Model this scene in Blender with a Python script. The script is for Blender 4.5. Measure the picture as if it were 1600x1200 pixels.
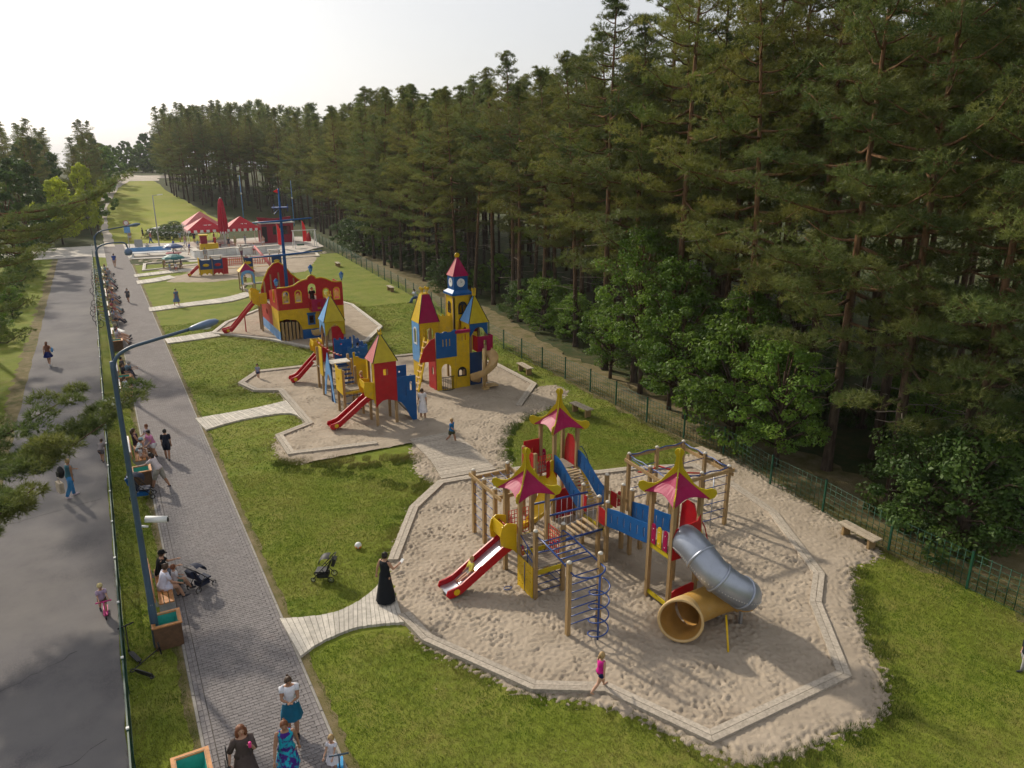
import bpy, bmesh, math, random
import numpy as np
from mathutils import Vector, Matrix
from mathutils.geometry import tessellate_polygon
R = math.radians
random.seed(7)
rng = np.random.default_rng(11)
for o in list(bpy.data.objects):
    bpy.data.objects.remove(o)
SC = bpy.context.scene
COL = SC.collection

# ------------------------------------------------------------------ camera, sky, sun, exposure
CAM_H, FPX = 12.6, 1170.0                       # height above the playground, focal length in photo pixels
PITCH = math.atan((600 - 240) / FPX)
YAW = math.atan((800 - 132) * math.cos(PITCH) / FPX)   # the paved path runs along +Y
cam = bpy.data.cameras.new("camera")
cam.sensor_width = 36.0
cam.lens = 36.0 * FPX / 1600.0
cam.clip_end = 4000.0
camo = bpy.data.objects.new("camera", cam)
COL.objects.link(camo)
camo.location = (0, 0, CAM_H)
camo.rotation_euler = (math.pi / 2 - PITCH, 0, -YAW)
SC.camera = camo

SUN_AZ, SUN_EL = R(-16.0), R(31.0)               # azimuth clockwise from +Y
world = bpy.data.worlds.new("World")
SC.world = world
world.use_nodes = True
wn = world.node_tree
wn.nodes.clear()
w_out = wn.nodes.new("ShaderNodeOutputWorld")
w_bg = wn.nodes.new("ShaderNodeBackground")
w_sky = wn.nodes.new("ShaderNodeTexSky")
w_sky.sky_type = 'NISHITA'
w_sky.sun_disc = False
w_sky.sun_elevation = SUN_EL
w_sky.sun_rotation = SUN_AZ % (2 * math.pi)
w_sky.altitude = 10
w_sky.air_density = 1.0
w_sky.dust_density = 3.0
w_sky.ozone_density = 1.0
w_hs = wn.nodes.new("ShaderNodeHueSaturation")
w_hs.inputs['Saturation'].default_value = 0.42   # thin high cloud over the whole sky
w_mix = wn.nodes.new("ShaderNodeMixRGB")
w_mix.inputs[0].default_value = 0.45
w_mix.inputs[2].default_value = (8.0, 8.05, 8.2, 1)
wn.links.new(w_sky.outputs[0], w_hs.inputs['Color'])
wn.links.new(w_hs.outputs[0], w_mix.inputs[1])
wn.links.new(w_mix.outputs[0], w_bg.inputs[0])
w_bg.inputs[1].default_value = 0.112
wn.links.new(w_bg.outputs[0], w_out.inputs[0])

sun = bpy.data.lights.new("sun", 'SUN')
sun.energy = 4.0
sun.angle = R(2.0)
sun.color = (1.0, 0.90, 0.74)
suno = bpy.data.objects.new("sun", sun)
COL.objects.link(suno)
sdir = Vector((math.sin(SUN_AZ) * math.cos(SUN_EL), math.cos(SUN_AZ) * math.cos(SUN_EL), math.sin(SUN_EL)))
suno.rotation_euler = sdir.to_track_quat('Z', 'Y').to_euler()
suno.location = (0, 60, 60)

SC.view_settings.view_transform = 'Standard'
SC.view_settings.look = 'None'
SC.view_settings.exposure = 0.02
SC.view_settings.gamma = 1.0
SC.render.engine = 'CYCLES'
SC.cycles.max_bounces = 5
SC.cycles.diffuse_bounces = 2
SC.cycles.glossy_bounces = 2
SC.cycles.transmission_bounces = 3
SC.cycles.transparent_max_bounces = 4
SC.cycles.caustics_reflective = False
SC.cycles.caustics_refractive = False
SC.cycles.use_denoising = True
SC.cycles.use_adaptive_sampling = True
SC.cycles.adaptive_threshold = 0.03

# ------------------------------------------------------------------ measuring: where a point of the photo stands on the ground
_fw = np.array([math.sin(YAW) * math.cos(PITCH), math.cos(YAW) * math.cos(PITCH), -math.sin(PITCH)])
_rt = np.array([math.cos(YAW), -math.sin(YAW), 0.0])
_up = np.cross(_rt, _fw)
def g(px, py, z=0.0):
    d = _fw * FPX + _rt * (px - 800) - _up * (py - 600)
    t = (z - CAM_H) / d[2]
    return Vector((d[0] * t, d[1] * t, z))
def gy(px, py, y):                               # the point at depth y
    d = _fw * FPX + _rt * (px - 800) - _up * (py - 600)
    t = y / d[1]
    return Vector((d[0] * t, y, CAM_H + d[2] * t))
def terrain(x, y):                               # the meadow climbs to a dune far behind
    t = min(max((y - 135.0) / 130.0, 0), 1)
    return 6.6 * t * t * (3 - 2 * t)

# ------------------------------------------------------------------ materials
MATS = {}
def M(name, col, rough=0.6, var=0.12, scale=5.0, bump=0.0, bscale=60.0, metal=0.0, rand=0.0, col2=None,
      stretch=(1, 1, 1), spec=0.4, thresh=(0.35, 0.65), dist=0.02, trans=0.0, wear=None, wscale=9.0):
    """A procedural surface: two tones mixed by noise, a tint per object, fine relief and worn spots."""
    m = bpy.data.materials.new(name)
    m.use_nodes = True
    nt = m.node_tree
    N, L = nt.nodes, nt.links
    b = N["Principled BSDF"]
    tc = N.new("ShaderNodeTexCoord")
    mp = N.new("ShaderNodeMapping")
    mp.inputs['Scale'].default_value = stretch
    L.new(tc.outputs['Object'], mp.inputs[0])
    n1 = N.new("ShaderNodeTexNoise")
    n1.inputs['Scale'].default_value = scale
    n1.inputs['Detail'].default_value = 6
    n1.inputs['Roughness'].default_value = 0.62
    L.new(mp.outputs[0], n1.inputs['Vector'])
    rp = N.new("ShaderNodeValToRGB")
    rp.color_ramp.elements[0].position, rp.color_ramp.elements[1].position = thresh
    c = np.array(col[:3])
    c2 = np.array(col2[:3]) if col2 is not None else c * (1 + var)
    c1 = c if col2 is not None else c * (1 - var)
    rp.color_ramp.elements[0].color = (*c1, 1)
    rp.color_ramp.elements[1].color = (*c2, 1)
    L.new(n1.outputs['Fac'], rp.inputs[0])
    out = rp.outputs[0]
    if wear is not None:
        n3 = N.new("ShaderNodeTexNoise")
        n3.inputs['Scale'].default_value = wscale
        n3.inputs['Detail'].default_value = 8
        n3.inputs['Roughness'].default_value = 0.7
        L.new(mp.outputs[0], n3.inputs['Vector'])
        r3 = N.new("ShaderNodeValToRGB")
        r3.color_ramp.elements[0].position, r3.color_ramp.elements[1].position = 0.56, 0.74
        L.new(n3.outputs['Fac'], r3.inputs[0])
        mw = N.new("ShaderNodeMixRGB")
        mw.inputs[2].default_value = (*wear[:3], 1)
        L.new(out, mw.inputs[1])
        L.new(r3.outputs[0], mw.inputs[0])
        out = mw.outputs[0]
    if rand > 0:
        oi = N.new("ShaderNodeObjectInfo")
        mr = N.new("ShaderNodeMapRange")
        mr.inputs['To Min'].default_value = 1 - rand
        mr.inputs['To Max'].default_value = 1 + rand
        L.new(oi.outputs['Random'], mr.inputs[0])
        hs = N.new("ShaderNodeHueSaturation")
        L.new(mr.outputs[0], hs.inputs['Value'])
        L.new(out, hs.inputs['Color'])
        out = hs.outputs[0]
    L.new(out, b.inputs['Base Color'])
    b.inputs['Roughness'].default_value = rough
    b.inputs['Metallic'].default_value = metal
    b.inputs['Specular IOR Level'].default_value = spec
    if bump > 0:
        n2 = N.new("ShaderNodeTexNoise")
        n2.inputs['Scale'].default_value = bscale
        n2.inputs['Detail'].default_value = 5
        L.new(mp.outputs[0], n2.inputs['Vector'])
        bp = N.new("ShaderNodeBump")
        bp.inputs['Strength'].default_value = bump
        bp.inputs['Distance'].default_value = dist
        L.new(n2.outputs['Fac'], bp.inputs['Height'])
        L.new(bp.outputs[0], b.inputs['Normal'])
    if trans > 0:
        tr = N.new("ShaderNodeBsdfTranslucent")
        L.new(out, tr.inputs[0])
        mx = N.new("ShaderNodeMixShader")
        mx.inputs[0].default_value = trans
        L.new(b.outputs[0], mx.inputs[1])
        L.new(tr.outputs[0], mx.inputs[2])
        L.new(mx.outputs[0], N["Material Output"].inputs[0])
    MATS[name] = m
    return m

# playground
M('red', (0.40, 0.003, 0.010), 0.42, 0.10, 3, wear=(0.35, 0.045, 0.04), wscale=4)
M('magenta', (0.30, 0.002, 0.06), 0.5, 0.10, 3, spec=0.25, wear=(0.33, 0.012, 0.08), wscale=5)
M('yellow', (0.62, 0.40, 0.004), 0.45, 0.10, 3, wear=(0.47, 0.33, 0.06), wscale=4)
M('olive_yellow', (0.47, 0.36, 0.006), 0.45, 0.10, 3, wear=(0.40, 0.31, 0.03), wscale=6)
M('blue', (0.004, 0.085, 0.28), 0.45, 0.12, 3, spec=0.3, wear=(0.03, 0.125, 0.29), wscale=5)
M('light_blue', (0.13, 0.32, 0.62), 0.45, 0.12, 3)
M('navy', (0.008, 0.045, 0.16), 0.4, 0.1, 3)
M('blue_steel', (0.010, 0.05, 0.22), 0.35, 0.1, 3, spec=0.6)
M('red_rope', (0.55, 0.035, 0.02), 0.8, 0.2, 20)
M('steel', (0.62, 0.64, 0.68), 0.32, 0.1, 5, metal=0.85)
M('tube_metal', (0.40, 0.43, 0.50), 0.42, 0.10, 1.5, metal=0.75, wear=(0.30, 0.33, 0.40), wscale=2.0)
M('tube_tan', (0.46, 0.255, 0.055), 0.5, 0.12, 2, wear=(0.44, 0.30, 0.12), wscale=3)
M('tube_inside', (0.42, 0.22, 0.05), 0.6, 0.15, 2)
M('tan_plastic', (0.56, 0.38, 0.17), 0.5, 0.1, 2)
M('bolt', (0.7, 0.68, 0.62), 0.4, 0.05)
M('post_wood', (0.33, 0.215, 0.095), 0.75, 0.2, 4, rand=0.13, stretch=(6, 6, 0.6), bump=0.3, bscale=30, wear=(0.30, 0.24, 0.16), wscale=4)
M('cap', (0.62, 0.58, 0.50), 0.6, 0.1)
M('deck_wood', (0.27, 0.225, 0.175), 0.85, 0.22, 5, rand=0.14, stretch=(1, 9, 9), bump=0.4, bscale=20)
M('log', (0.42, 0.30, 0.17), 0.8, 0.2, 5, rand=0.12)
M('board_grey', (0.40, 0.345, 0.28), 0.85, 0.22, 4, rand=0.12, bump=0.5, bscale=18, stretch=(3, 3, 3), wear=(0.27, 0.23, 0.185), wscale=3)
M('plank_pale', (0.52, 0.475, 0.41), 0.85, 0.18, 5, rand=0.14, bump=0.4, bscale=22, wear=(0.36, 0.32, 0.265), wscale=3)
M('bench_wood', (0.40, 0.33, 0.245), 0.8, 0.2, 6, rand=0.12, bump=0.3, bscale=25)
M('bench_orange', (0.46, 0.20, 0.065), 0.6, 0.2, 6, rand=0.1)
M('black', (0.012, 0.012, 0.014), 0.6, 0.2)
M('dark_navy', (0.012, 0.018, 0.045), 0.75, 0.2)
M('white', (0.74, 0.74, 0.72), 0.6, 0.07, 4, wear=(0.6, 0.59, 0.55), wscale=3)
M('grey', (0.33, 0.34, 0.35), 0.6, 0.1)
M('kerb', (0.27, 0.25, 0.225), .9, .15, 4, rand=.1)
M('concrete', (0.42, 0.41, 0.385), 0.85, 0.12, 4, bump=0.3, bscale=40)
M('green_steel', (0.010, 0.052, 0.036), 0.5, 0.15)
M('fence_green', (0.012, 0.075, 0.040), 0.5, 0.15)
M('lamp_blue', (0.045, 0.085, 0.135), 0.45, 0.1, 2, spec=0.5)
M('lamp_head', (0.13, 0.19, 0.30), 0.4, 0.1, 2)
M('cladding', (0.115, 0.062, 0.032), 0.7, 0.2, 6, rand=0.1)
M('liner', (0.03, 0.36, 0.30), 0.45, 0.12, 8)
M('tent_red', (0.52, 0.012, 0.030), 0.6, 0.12, 2, trans=0.25)
M('tent_pink', (0.62, 0.20, 0.20), 0.7, 0.1, 2, trans=0.2)
M('parasol_red', (0.40, 0.006, 0.030), 0.7, 0.15, 4)
M('kiosk_red', (0.26, 0.006, 0.030), 0.5, 0.12, 3)
M('flag_red', (0.75, 0.04, 0.05), 0.7, 0.1, 3, trans=0.3)
M('glass_dark', (0.015, 0.018, 0.022), 0.12, 0.1, spec=0.7)
M('sand', (0.33, 0.272, 0.208), 0.95, 0.10, .8, bump=0.5, bscale=32, dist=0.03, spec=0.1, col2=(0.42, 0.348, 0.27), wear=(0.29, 0.235, 0.18), wscale=.5)
M('tar', (.085, .08, .08), 1.0, .1, spec=0.0)
M('dune_sand', (0.50, 0.44, 0.37), 0.95, 0.1, 0.4, spec=0.1)
M('gravel', (0.50, 0.46, 0.41), 0.95, 0.15, 0.7, bump=0.3, bscale=30, spec=0.1)

def ground_mat(name, cols, scales, bump=0.5, bscale=25.0, rough=0.95, dist=0.05):
    """Three tones laid over each other by noises of different size, in metres."""
    m = bpy.data.materials.new(name)
    m.use_nodes = True
    nt = m.node_tree
    N, L = nt.nodes, nt.links
    b = N["Principled BSDF"]
    tc = N.new("ShaderNodeTexCoord")
    prev = None
    for i, (c, s) in enumerate(zip(cols, scales)):
        if i == 0:
            rgb = N.new("ShaderNodeRGB")
            rgb.outputs[0].default_value = (*c, 1)
            prev = rgb.outputs[0]
            continue
        n = N.new("ShaderNodeTexNoise")
        n.inputs['Scale'].default_value = s
        n.inputs['Detail'].default_value = 7
        n.inputs['Roughness'].default_value = 0.65
        L.new(tc.outputs['Object'], n.inputs['Vector'])
        r = N.new("ShaderNodeValToRGB")
        r.color_ramp.elements[0].position, r.color_ramp.elements[1].position = 0.42, 0.66
        L.new(n.outputs['Fac'], r.inputs[0])
        mx = N.new("ShaderNodeMixRGB")
        mx.inputs[2].default_value = (*c, 1)
        L.new(r.outputs[0], mx.inputs[0])
        L.new(prev, mx.inputs[1])
        prev = mx.outputs[0]
    L.new(prev, b.inputs['Base Color'])
    b.inputs['Roughness'].default_value = rough
    b.inputs['Specular IOR Level'].default_value = 0.12
    n = N.new("ShaderNodeTexNoise")
    n.inputs['Scale'].default_value = bscale
    n.inputs['Detail'].default_value = 6
    L.new(tc.outputs['Object'], n.inputs['Vector'])
    bp = N.new("ShaderNodeBump")
    bp.inputs['Strength'].default_value = bump
    bp.inputs['Distance'].default_value = dist
    L.new(n.outputs['Fac'], bp.inputs['Height'])
    L.new(bp.outputs[0], b.inputs['Normal'])
    MATS[name] = m
    return m
ground_mat('forest_floor', [(0.048, 0.058, 0.020), (0.03, 0.055, 0.014), (0.08, 0.072, 0.03)], [0, 0.35, 1.3])
ground_mat('lawn', [(0.14, 0.172, 0.02), (0.09, 0.135, 0.015), (0.22, 0.205, 0.05), (0.17, 0.205, 0.027)], [0, 0.28, 0.55, 3.5])
ground_mat('meadow', [(0.25, 0.27, 0.03), (0.18, 0.225, 0.022), (0.30, 0.28, 0.06)], [0, 0.07, 0.12], bscale=3)
ground_mat('dry_verge', [(0.15, 0.125, 0.055), (0.08, 0.085, 0.025), (0.22, 0.17, 0.10)], [0, 0.5, 1.7])
ground_mat('asphalt', [(0.150, 0.142, 0.148), (0.098, 0.092, 0.10), (0.205, 0.192, 0.184), (0.18, 0.167, 0.162)], [0, 0.5, 0.22, 45], bscale=160, bump=0.25, dist=0.01, rough=0.9)
ground_mat('paver_joint', [(0.13, 0.115, 0.10), (0.09, 0.085, 0.07)], [0, 2], bscale=60)
M('paver', (0.200, 0.182, 0.180), 0.85, 0.2, 7.0, bump=0.25, bscale=70, dist=0.006, rand=0.12, wear=(0.165, 0.135, 0.13), wscale=1.1)
M('grass_blade', (0.102, 0.166, 0.015), 0.6, 0.2, 0.42, trans=0.36, spec=0.2, col2=(0.26, 0.235, 0.065), thresh=(0.42, 0.70), wear=(0.085, 0.15, 0.014), wscale=2.2)
M('grass_dark', (0.055, 0.095, 0.013), 0.6, 0.2, 0.8, trans=0.3, spec=0.2, col2=(0.10, 0.125, 0.02))
M('grass_dry', (0.20, 0.165, 0.060), 0.7, 0.2, 0.6, trans=0.3, spec=0.1, col2=(0.12, 0.125, 0.03))

# ------------------------------------------------------------------ mesh building
class MB:
    """Collects shapes and links them as one mesh object."""
    def __init__(s):
        s.v, s.f, s.m, s.sm = [], [], [], []
        s.mats = []
    def mi(s, mat):
        if mat not in s.mats:
            s.mats.append(mat)
        return s.mats.index(mat)
    def add(s, verts, faces, mat=None, smooth=False):
        o = len(s.v)
        s.v.extend([tuple(p) for p in verts])
        k = s.mi(mat) if mat else 0
        for f in faces:
            s.f.append([i + o for i in f])
            s.m.append(k)
            s.sm.append(smooth)
        return s
    def box(s, c, size, mat=None, rot=None):
        x, y, z = size[0] / 2, size[1] / 2, size[2] / 2
        p = [Vector((a, b_, d)) for d in (-z, z) for b_ in (-y, y) for a in (-x, x)]
        if rot is not None:
            mt = rot if isinstance(rot, Matrix) else Matrix.Rotation(rot, 3, 'Z')
            p = [mt @ q for q in p]
        c = Vector(c)
        p = [q + c for q in p]
        return s.add(p, [(0, 2, 3, 1), (4, 5, 7, 6), (0, 1, 5, 4), (2, 6, 7, 3), (0, 4, 6, 2), (1, 3, 7, 5)], mat)
    def cbox(s, c, size, ch=0.01, mat=None, rot=0.0):
        """A box with chamfered top edges."""
        x, y, z = size[0] / 2, size[1] / 2, size[2] / 2
        rings = [(-z, 0), (z - ch, 0), (z, ch)]
        p = []
        for zz, i in rings:
            p += [Vector((sx * (x - i), sy * (y - i), zz)) for sx, sy in ((-1, -1), (1, -1), (1, 1), (-1, 1))]
        mt = Matrix.Rotation(rot, 3, 'Z')
        c = Vector(c)
        p = [mt @ q + c for q in p]
        f = [(3, 2, 1, 0), (8, 9, 10, 11)]
        for k in (0, 4):
            for i in range(4):
                j = (i + 1) % 4
                f.append((k + i, k + j, k + 4 + j, k + 4 + i))
        return s.add(p, f, mat)
    def bar(s, a, b, w, h=None, mat=None, upv=(0, 0, 1)):
        """A rectangular bar from a to b."""
        a, b = Vector(a), Vector(b)
        h = w if h is None else h
        d = (b - a).normalized()
        u = Vector(upv)
        if abs(d.dot(u)) > 0.98:
            u = Vector((0, 1, 0))
        r = d.cross(u).normalized()
        u = r.cross(d)
        p = []
        for q in (a, b):
            p += [q + r * w / 2 * i + u * h / 2 * j for i, j in ((-1, -1), (1, -1), (1, 1), (-1, 1))]
        return s.add(p, [(0, 1, 2, 3), (7, 6, 5, 4), (0, 4, 5, 1), (1, 5, 6, 2), (2, 6, 7, 3), (3, 7, 4, 0)], mat)
    def tube(s, pts, r, n=8, mat=None, caps=True, closed=False):
        pts = [Vector(p) for p in pts]
        k = len(pts)
        rr = r if hasattr(r, '__len__') else [r] * k
        V = []
        pu = None
        for i, p in enumerate(pts):
            if closed:
                d = pts[(i + 1) % k] - pts[i - 1]
            else:
                d = pts[min(i + 1, k - 1)] - pts[max(i - 1, 0)]
            d = d.normalized() if d.length > 1e-9 else Vector((0, 0, 1))
            if pu is None:
                u = Vector((0, 0, 1)) if abs(d.z) < 0.9 else Vector((1, 0, 0))
            else:
                u = pu
            r_ = d.cross(u)
            if r_.length < 1e-6:
                r_ = d.cross(Vector((1, 0.3, 0)))
            r_.normalize()
            u = r_.cross(d).normalized()
            pu = u
            for j in range(n):
                t = 2 * math.pi * j / n
                V.append(p + (r_ * math.cos(t) + u * math.sin(t)) * rr[i])
        Fc = []
        for i in range(k if closed else k - 1):
            i2 = (i + 1) % k
            for j in range(n):
                j2 = (j + 1) % n
                Fc.append((i * n + j, i2 * n + j, i2 * n + j2, i * n + j2))
        if caps and not closed:
            Fc.append(tuple(range(n)))
            Fc.append(tuple(reversed(range((k - 1) * n, k * n))))
        return s.add(V, Fc, mat, True)
    def lathe(s, prof, c=(0, 0, 0), n=16, mat=None, sx=1.0, sy=1.0, smooth=True, rot=None, phase=0.0):
        V, Fc = [], []
        c = Vector(c)
        for r, z in prof:
            for j in range(n):
                t = 2 * math.pi * j / n + phase
                q = Vector((r * math.cos(t) * sx, r * math.sin(t) * sy, z))
                if rot is not None:
                    q = rot @ q
                V.append(q + c)
        for i in range(len(prof) - 1):
            for j in range(n):
                j2 = (j + 1) % n
                Fc.append((i * n + j, i * n + j2, (i + 1) * n + j2, (i + 1) * n + j))
        if prof[0][0] > 1e-4:
            Fc.append(tuple(reversed(range(n))))
        if prof[-1][0] > 1e-4:
            Fc.append(tuple(range((len(prof) - 1) * n, len(prof) * n)))
        return s.add(V, Fc, mat, smooth)
    def ball(s, c, r, n=10, mat=None, sc=(1, 1, 1), rot=None):
        k = max(5, n // 2 + 1)
        prof = [(max(math.sin(math.pi * i / (k - 1)), 1e-5) * r, -math.cos(math.pi * i / (k - 1)) * r * sc[2]) for i in range(k)]
        return s.lathe(prof, c, n, mat, sc[0], sc[1], True, rot)
    def plate(s, outer, holes=(), thick=0.02, origin=(0, 0, 0), ux=(1, 0, 0), uy=(0, 0, 1), mat=None, edge=None):
        """A flat panel cut to an outline, with openings: 2-D points along ux/uy, thickness along ux x uy."""
        ux, uy = Vector(ux).normalized(), Vector(uy).normalized()
        nn = ux.cross(uy).normalized()
        o = Vector(origin)
        loops = [[Vector((p[0], p[1], 0)) for p in outer]] + [[Vector((p[0], p[1], 0)) for p in h] for h in holes]
        tris = tessellate_polygon(loops)
        flat = [p for l in loops for p in l]
        k = len(flat)
        V = [o + ux * p.x + uy * p.y + nn * thick / 2 for p in flat] + [o + ux * p.x + uy * p.y - nn * thick / 2 for p in flat]
        Fc = []
        for t in tris:
            a, b, c = flat[t[0]], flat[t[1]], flat[t[2]]
            ccw = (b.x - a.x) * (c.y - a.y) - (b.y - a.y) * (c.x - a.x) > 0
            t = tuple(t) if ccw else tuple(reversed(t))
            Fc.append(t)
            Fc.append(tuple(i + k for i in reversed(t)))
        s.add(V, Fc, mat)
        i0, E = 0, []
        for li, l in enumerate(loops):
            area = sum(l[i].x * l[(i + 1) % len(l)].y - l[(i + 1) % len(l)].x * l[i].y for i in range(len(l)))
            fl = (area > 0) == (li == 0)
            for i in range(len(l)):
                j = (i + 1) % len(l)
                q = (i0 + i, i0 + i + k, i0 + j + k, i0 + j)
                E.append(q if fl else tuple(reversed(q)))
            i0 += len(l)
        return s.add(V, E, edge or mat)
    def build(s, name, parent=None, mat=None, loc=None):
        me = bpy.data.meshes.new(name)
        me.from_pydata(s.v, [], s.f)
        for mname in ([mat] if mat else s.mats):
            me.materials.append(MATS[mname] if mname else None)
        if not mat and len(s.mats) > 1:
            me.polygons.foreach_set('material_index', s.m)
        me.polygons.foreach_set('use_smooth', s.sm)
        me.update()
        o = bpy.data.objects.new(name, me)
        COL.objects.link(o)
        if parent is not None:
            o.parent = parent
        if loc is not None:
            o.location = loc
        return o
def tag(o, label, cat, group=None):
    o['label'], o['category'] = label, cat
    if group:
        o['group'] = group
    return o
def struct(o):
    o['kind'] = 'structure'
    return o
def stuff(o, label=None, cat=None):
    o['kind'] = 'stuff'
    if label:
        o['label'] = label
    if cat:
        o['category'] = cat
    return o
def thing(name, label, cat, loc=(0, 0, 0), rz=0.0, group=None):
    o = bpy.data.objects.new(name, None)
    o.empty_display_size = 0.3
    COL.objects.link(o)
    o.location = loc
    o.rotation_euler = (0, 0, rz)
    return tag(o, label, cat, group)
def dup(root, loc, rz=0.0, label=None, scale=None):
    def cp(o, par):
        c = o.copy()
        COL.objects.link(c)
        c.parent = par
        for ch in o.children:
            cp(ch, c)
        return c
    r = cp(root, None)
    r.location = loc
    r.rotation_euler = (0, 0, rz)
    if label:
        r['label'] = label
    if scale is not None:
        r.scale = (scale,) * 3 if not hasattr(scale, '__len__') else scale
    return r
def share(src, name, parent, loc=(0, 0, 0), rot=(0, 0, 0), scale=(1, 1, 1)):
    """Another piece with the same mesh."""
    o = bpy.data.objects.new(name, src.data)
    COL.objects.link(o)
    o.parent = parent
    o.location, o.rotation_euler, o.scale = loc, rot, scale
    return o
def arc(cx, cy, r, a0, a1, n):
    return [(cx + r * math.cos(R(a0 + (a1 - a0) * i / n)), cy + r * math.sin(R(a0 + (a1 - a0) * i / n))) for i in range(n + 1)]
def rect(x0, y0, x1, y1):
    return [(x0, y0), (x1, y0), (x1, y1), (x0, y1)]
def archwin(x0, x1, y0, y1, n=8):
    """An arched opening outline."""
    r = (x1 - x0) / 2
    return [(x0, y0), (x1, y0)] + arc((x0 + x1) / 2, y1 - r, r, 0, 180, n)
def spline(pts, n=8):
    """Smooth curve through points."""
    P = [Vector(p) for p in pts]
    P = [P[0] * 2 - P[1]] + P + [P[-1] * 2 - P[-2]]
    out = []
    for i in range(1, len(P) - 2):
        for k in range(n):
            t = k / n
            a, b, c, d = P[i - 1], P[i], P[i + 1], P[i + 2]
            out.append(0.5 * ((2 * b) + (c - a) * t + (2 * a - 5 * b + 4 * c - d) * t * t + (3 * b - a - 3 * c + d) * t ** 3))
    out.append(P[-2])
    return out
def inside(px, py, poly):
    """Which of the points lie in the polygon (numpy)."""
    res = np.zeros(px.shape, bool)
    k = len(poly)
    j = k - 1
    for i in range(k):
        xi, yi, xj, yj = poly[i][0], poly[i][1], poly[j][0], poly[j][1]
        c = ((yi > py) != (yj > py)) & (px < (xj - xi) * (py - yi) / (yj - yi + 1e-12) + xi)
        res ^= c
        j = i
    return res
# ------------------------------------------------------------------ ground, road, path
def sheet(name, outer, z, mat, jit=0.0, step=None, holes=(), parent=None):
    """A flat sheet with an uneven outline."""
    pts = [Vector((p[0], p[1])) for p in outer]
    if step:
        out = []
        for i, p in enumerate(pts):
            q = pts[(i + 1) % len(pts)]
            k = max(1, int((q - p).length / step))
            for j in range(k):
                a = p.lerp(q, j / k)
                out.append((a.x + random.uniform(-jit, jit), a.y + random.uniform(-jit, jit)))
        pts = out
    flat = [Vector((p[0], p[1], 0)) for p in pts]
    tr = tessellate_polygon([flat])
    mb = MB()
    fs = []
    for t in tr:
        a, b, c = flat[t[0]], flat[t[1]], flat[t[2]]
        fs.append(tuple(t) if (b.x - a.x) * (c.y - a.y) - (b.y - a.y) * (c.x - a.x) > 0 else tuple(reversed(t)))
    mb.add([(p.x, p.y, z) for p in flat], fs, mat)
    o = mb.build(name, parent)
    return o

# one terrain sheet to the horizon
xs = np.concatenate([np.linspace(-1500, -120, 8), np.linspace(-100, 120, 45), np.linspace(150, 1500, 8)])
ys = np.concatenate([np.linspace(-400, -40, 5), np.linspace(-30, 400, 87), np.linspace(450, 2500, 8)])
mb = MB()
nx = len(xs)
mb.add([(x, y, terrain(x, y) - 0.06 - (0.02 * max(0, y - 400) if y > 400 else 0)) for y in ys for x in xs],
       [(j * nx + i, j * nx + i + 1, (j + 1) * nx + i + 1, (j + 1) * nx + i) for j in range(len(ys) - 1) for i in range(nx - 1)], 'forest_floor', True)
struct(mb.build('ground'))

RF = [g(1700, 1013), g(1510, 920), g(1388, 860), g(1285, 800), g(1203, 758), g(1130, 710), g(1068, 685), g(1010, 660), g(962, 633),
      g(922, 612), g(883, 592), g(847, 575), g(815, 560), g(787, 545)]
PX0, PX1 = 0.5, 3.02                               # the paved path's edges
FX = -0.91                                         # the low fence beside the road
struct(sheet('lawn', [(PX1 - .3, -6), (24, -6), (24.5, 40), (26.5, 64), (28.5, 88), (30, 99), (PX1 - .3, 99)], 0.0, 'lawn', 0.1, 2.0))
struct(sheet('grass_strip', [(FX - .15, -4), (PX0 + .2, -4), (PX0 + .2, 112), (FX - .15, 112)], 0.0, 'lawn'))
struct(sheet('fence_verge', [(21.3, 4), (26, 4), (26, 40), (29, 60), (31, 100), (28, 100), (25.5, 62), (22.2, 30)], 0.004, 'dry_verge', 0.35, 0.8))
struct(sheet('road', [(-4.75, -4), (FX - .12, -4), (FX - .12, 118), (-4.75, 118)], 0.008, 'asphalt', 0.05, 1.2))
struct(sheet('road_verge', [(-40, -4), (-4.7, -4), (-4.7, 112), (-40, 112)], 0.002, 'lawn', 0.05, 1.5))
struct(sheet('road_edge', [(-5.5, 14), (-4.6, 14), (-4.6, 112), (-5.4, 112)], 0.005, 'dry_verge', 0.22, 0.5))
struct(sheet('path_edge', [(PX1 - .05, -4), (PX1 + .30, -4), (PX1 + .30, 100), (PX1 - .05, 100)], 0.005, 'dry_verge', 0.07, 0.3))
struct(sheet('path_side', [(PX0 - .28, -4), (PX0 + .05, -4), (PX0 + .05, 100), (PX0 - .28, 100)], 0.005, 'dry_verge', 0.07, 0.3))

# cracks across the road: thin sunk seams of tar
mb = MB()
for (a, b) in (((-4.5, 18.9), (-2.0, 20.4)), ((-3.9, 15.2), (-1.4, 16.4)), ((-4.4, 29.5), (-1.3, 30.4)), ((-4.6, 43), (-1.2, 42.2))):
    pts = []
    for i in range(15):
        t = i / 14
        pts.append(Vector((a[0] + (b[0] - a[0]) * t + random.uniform(-.05, .05), a[1] + (b[1] - a[1]) * t + random.uniform(-.1, .1), 0.011)))
    for p, q in zip(pts, pts[1:]):
        w = random.uniform(.005, .014)
        mb.add([(p.x, p.y - w, p.z), (q.x, q.y - w, q.z), (q.x, q.y + w, q.z), (p.x, p.y + w, p.z)], [(0, 1, 2, 3)], 'tar')
o = mb.build('road_crack')
o.parent = bpy.data.objects['road']

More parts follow.
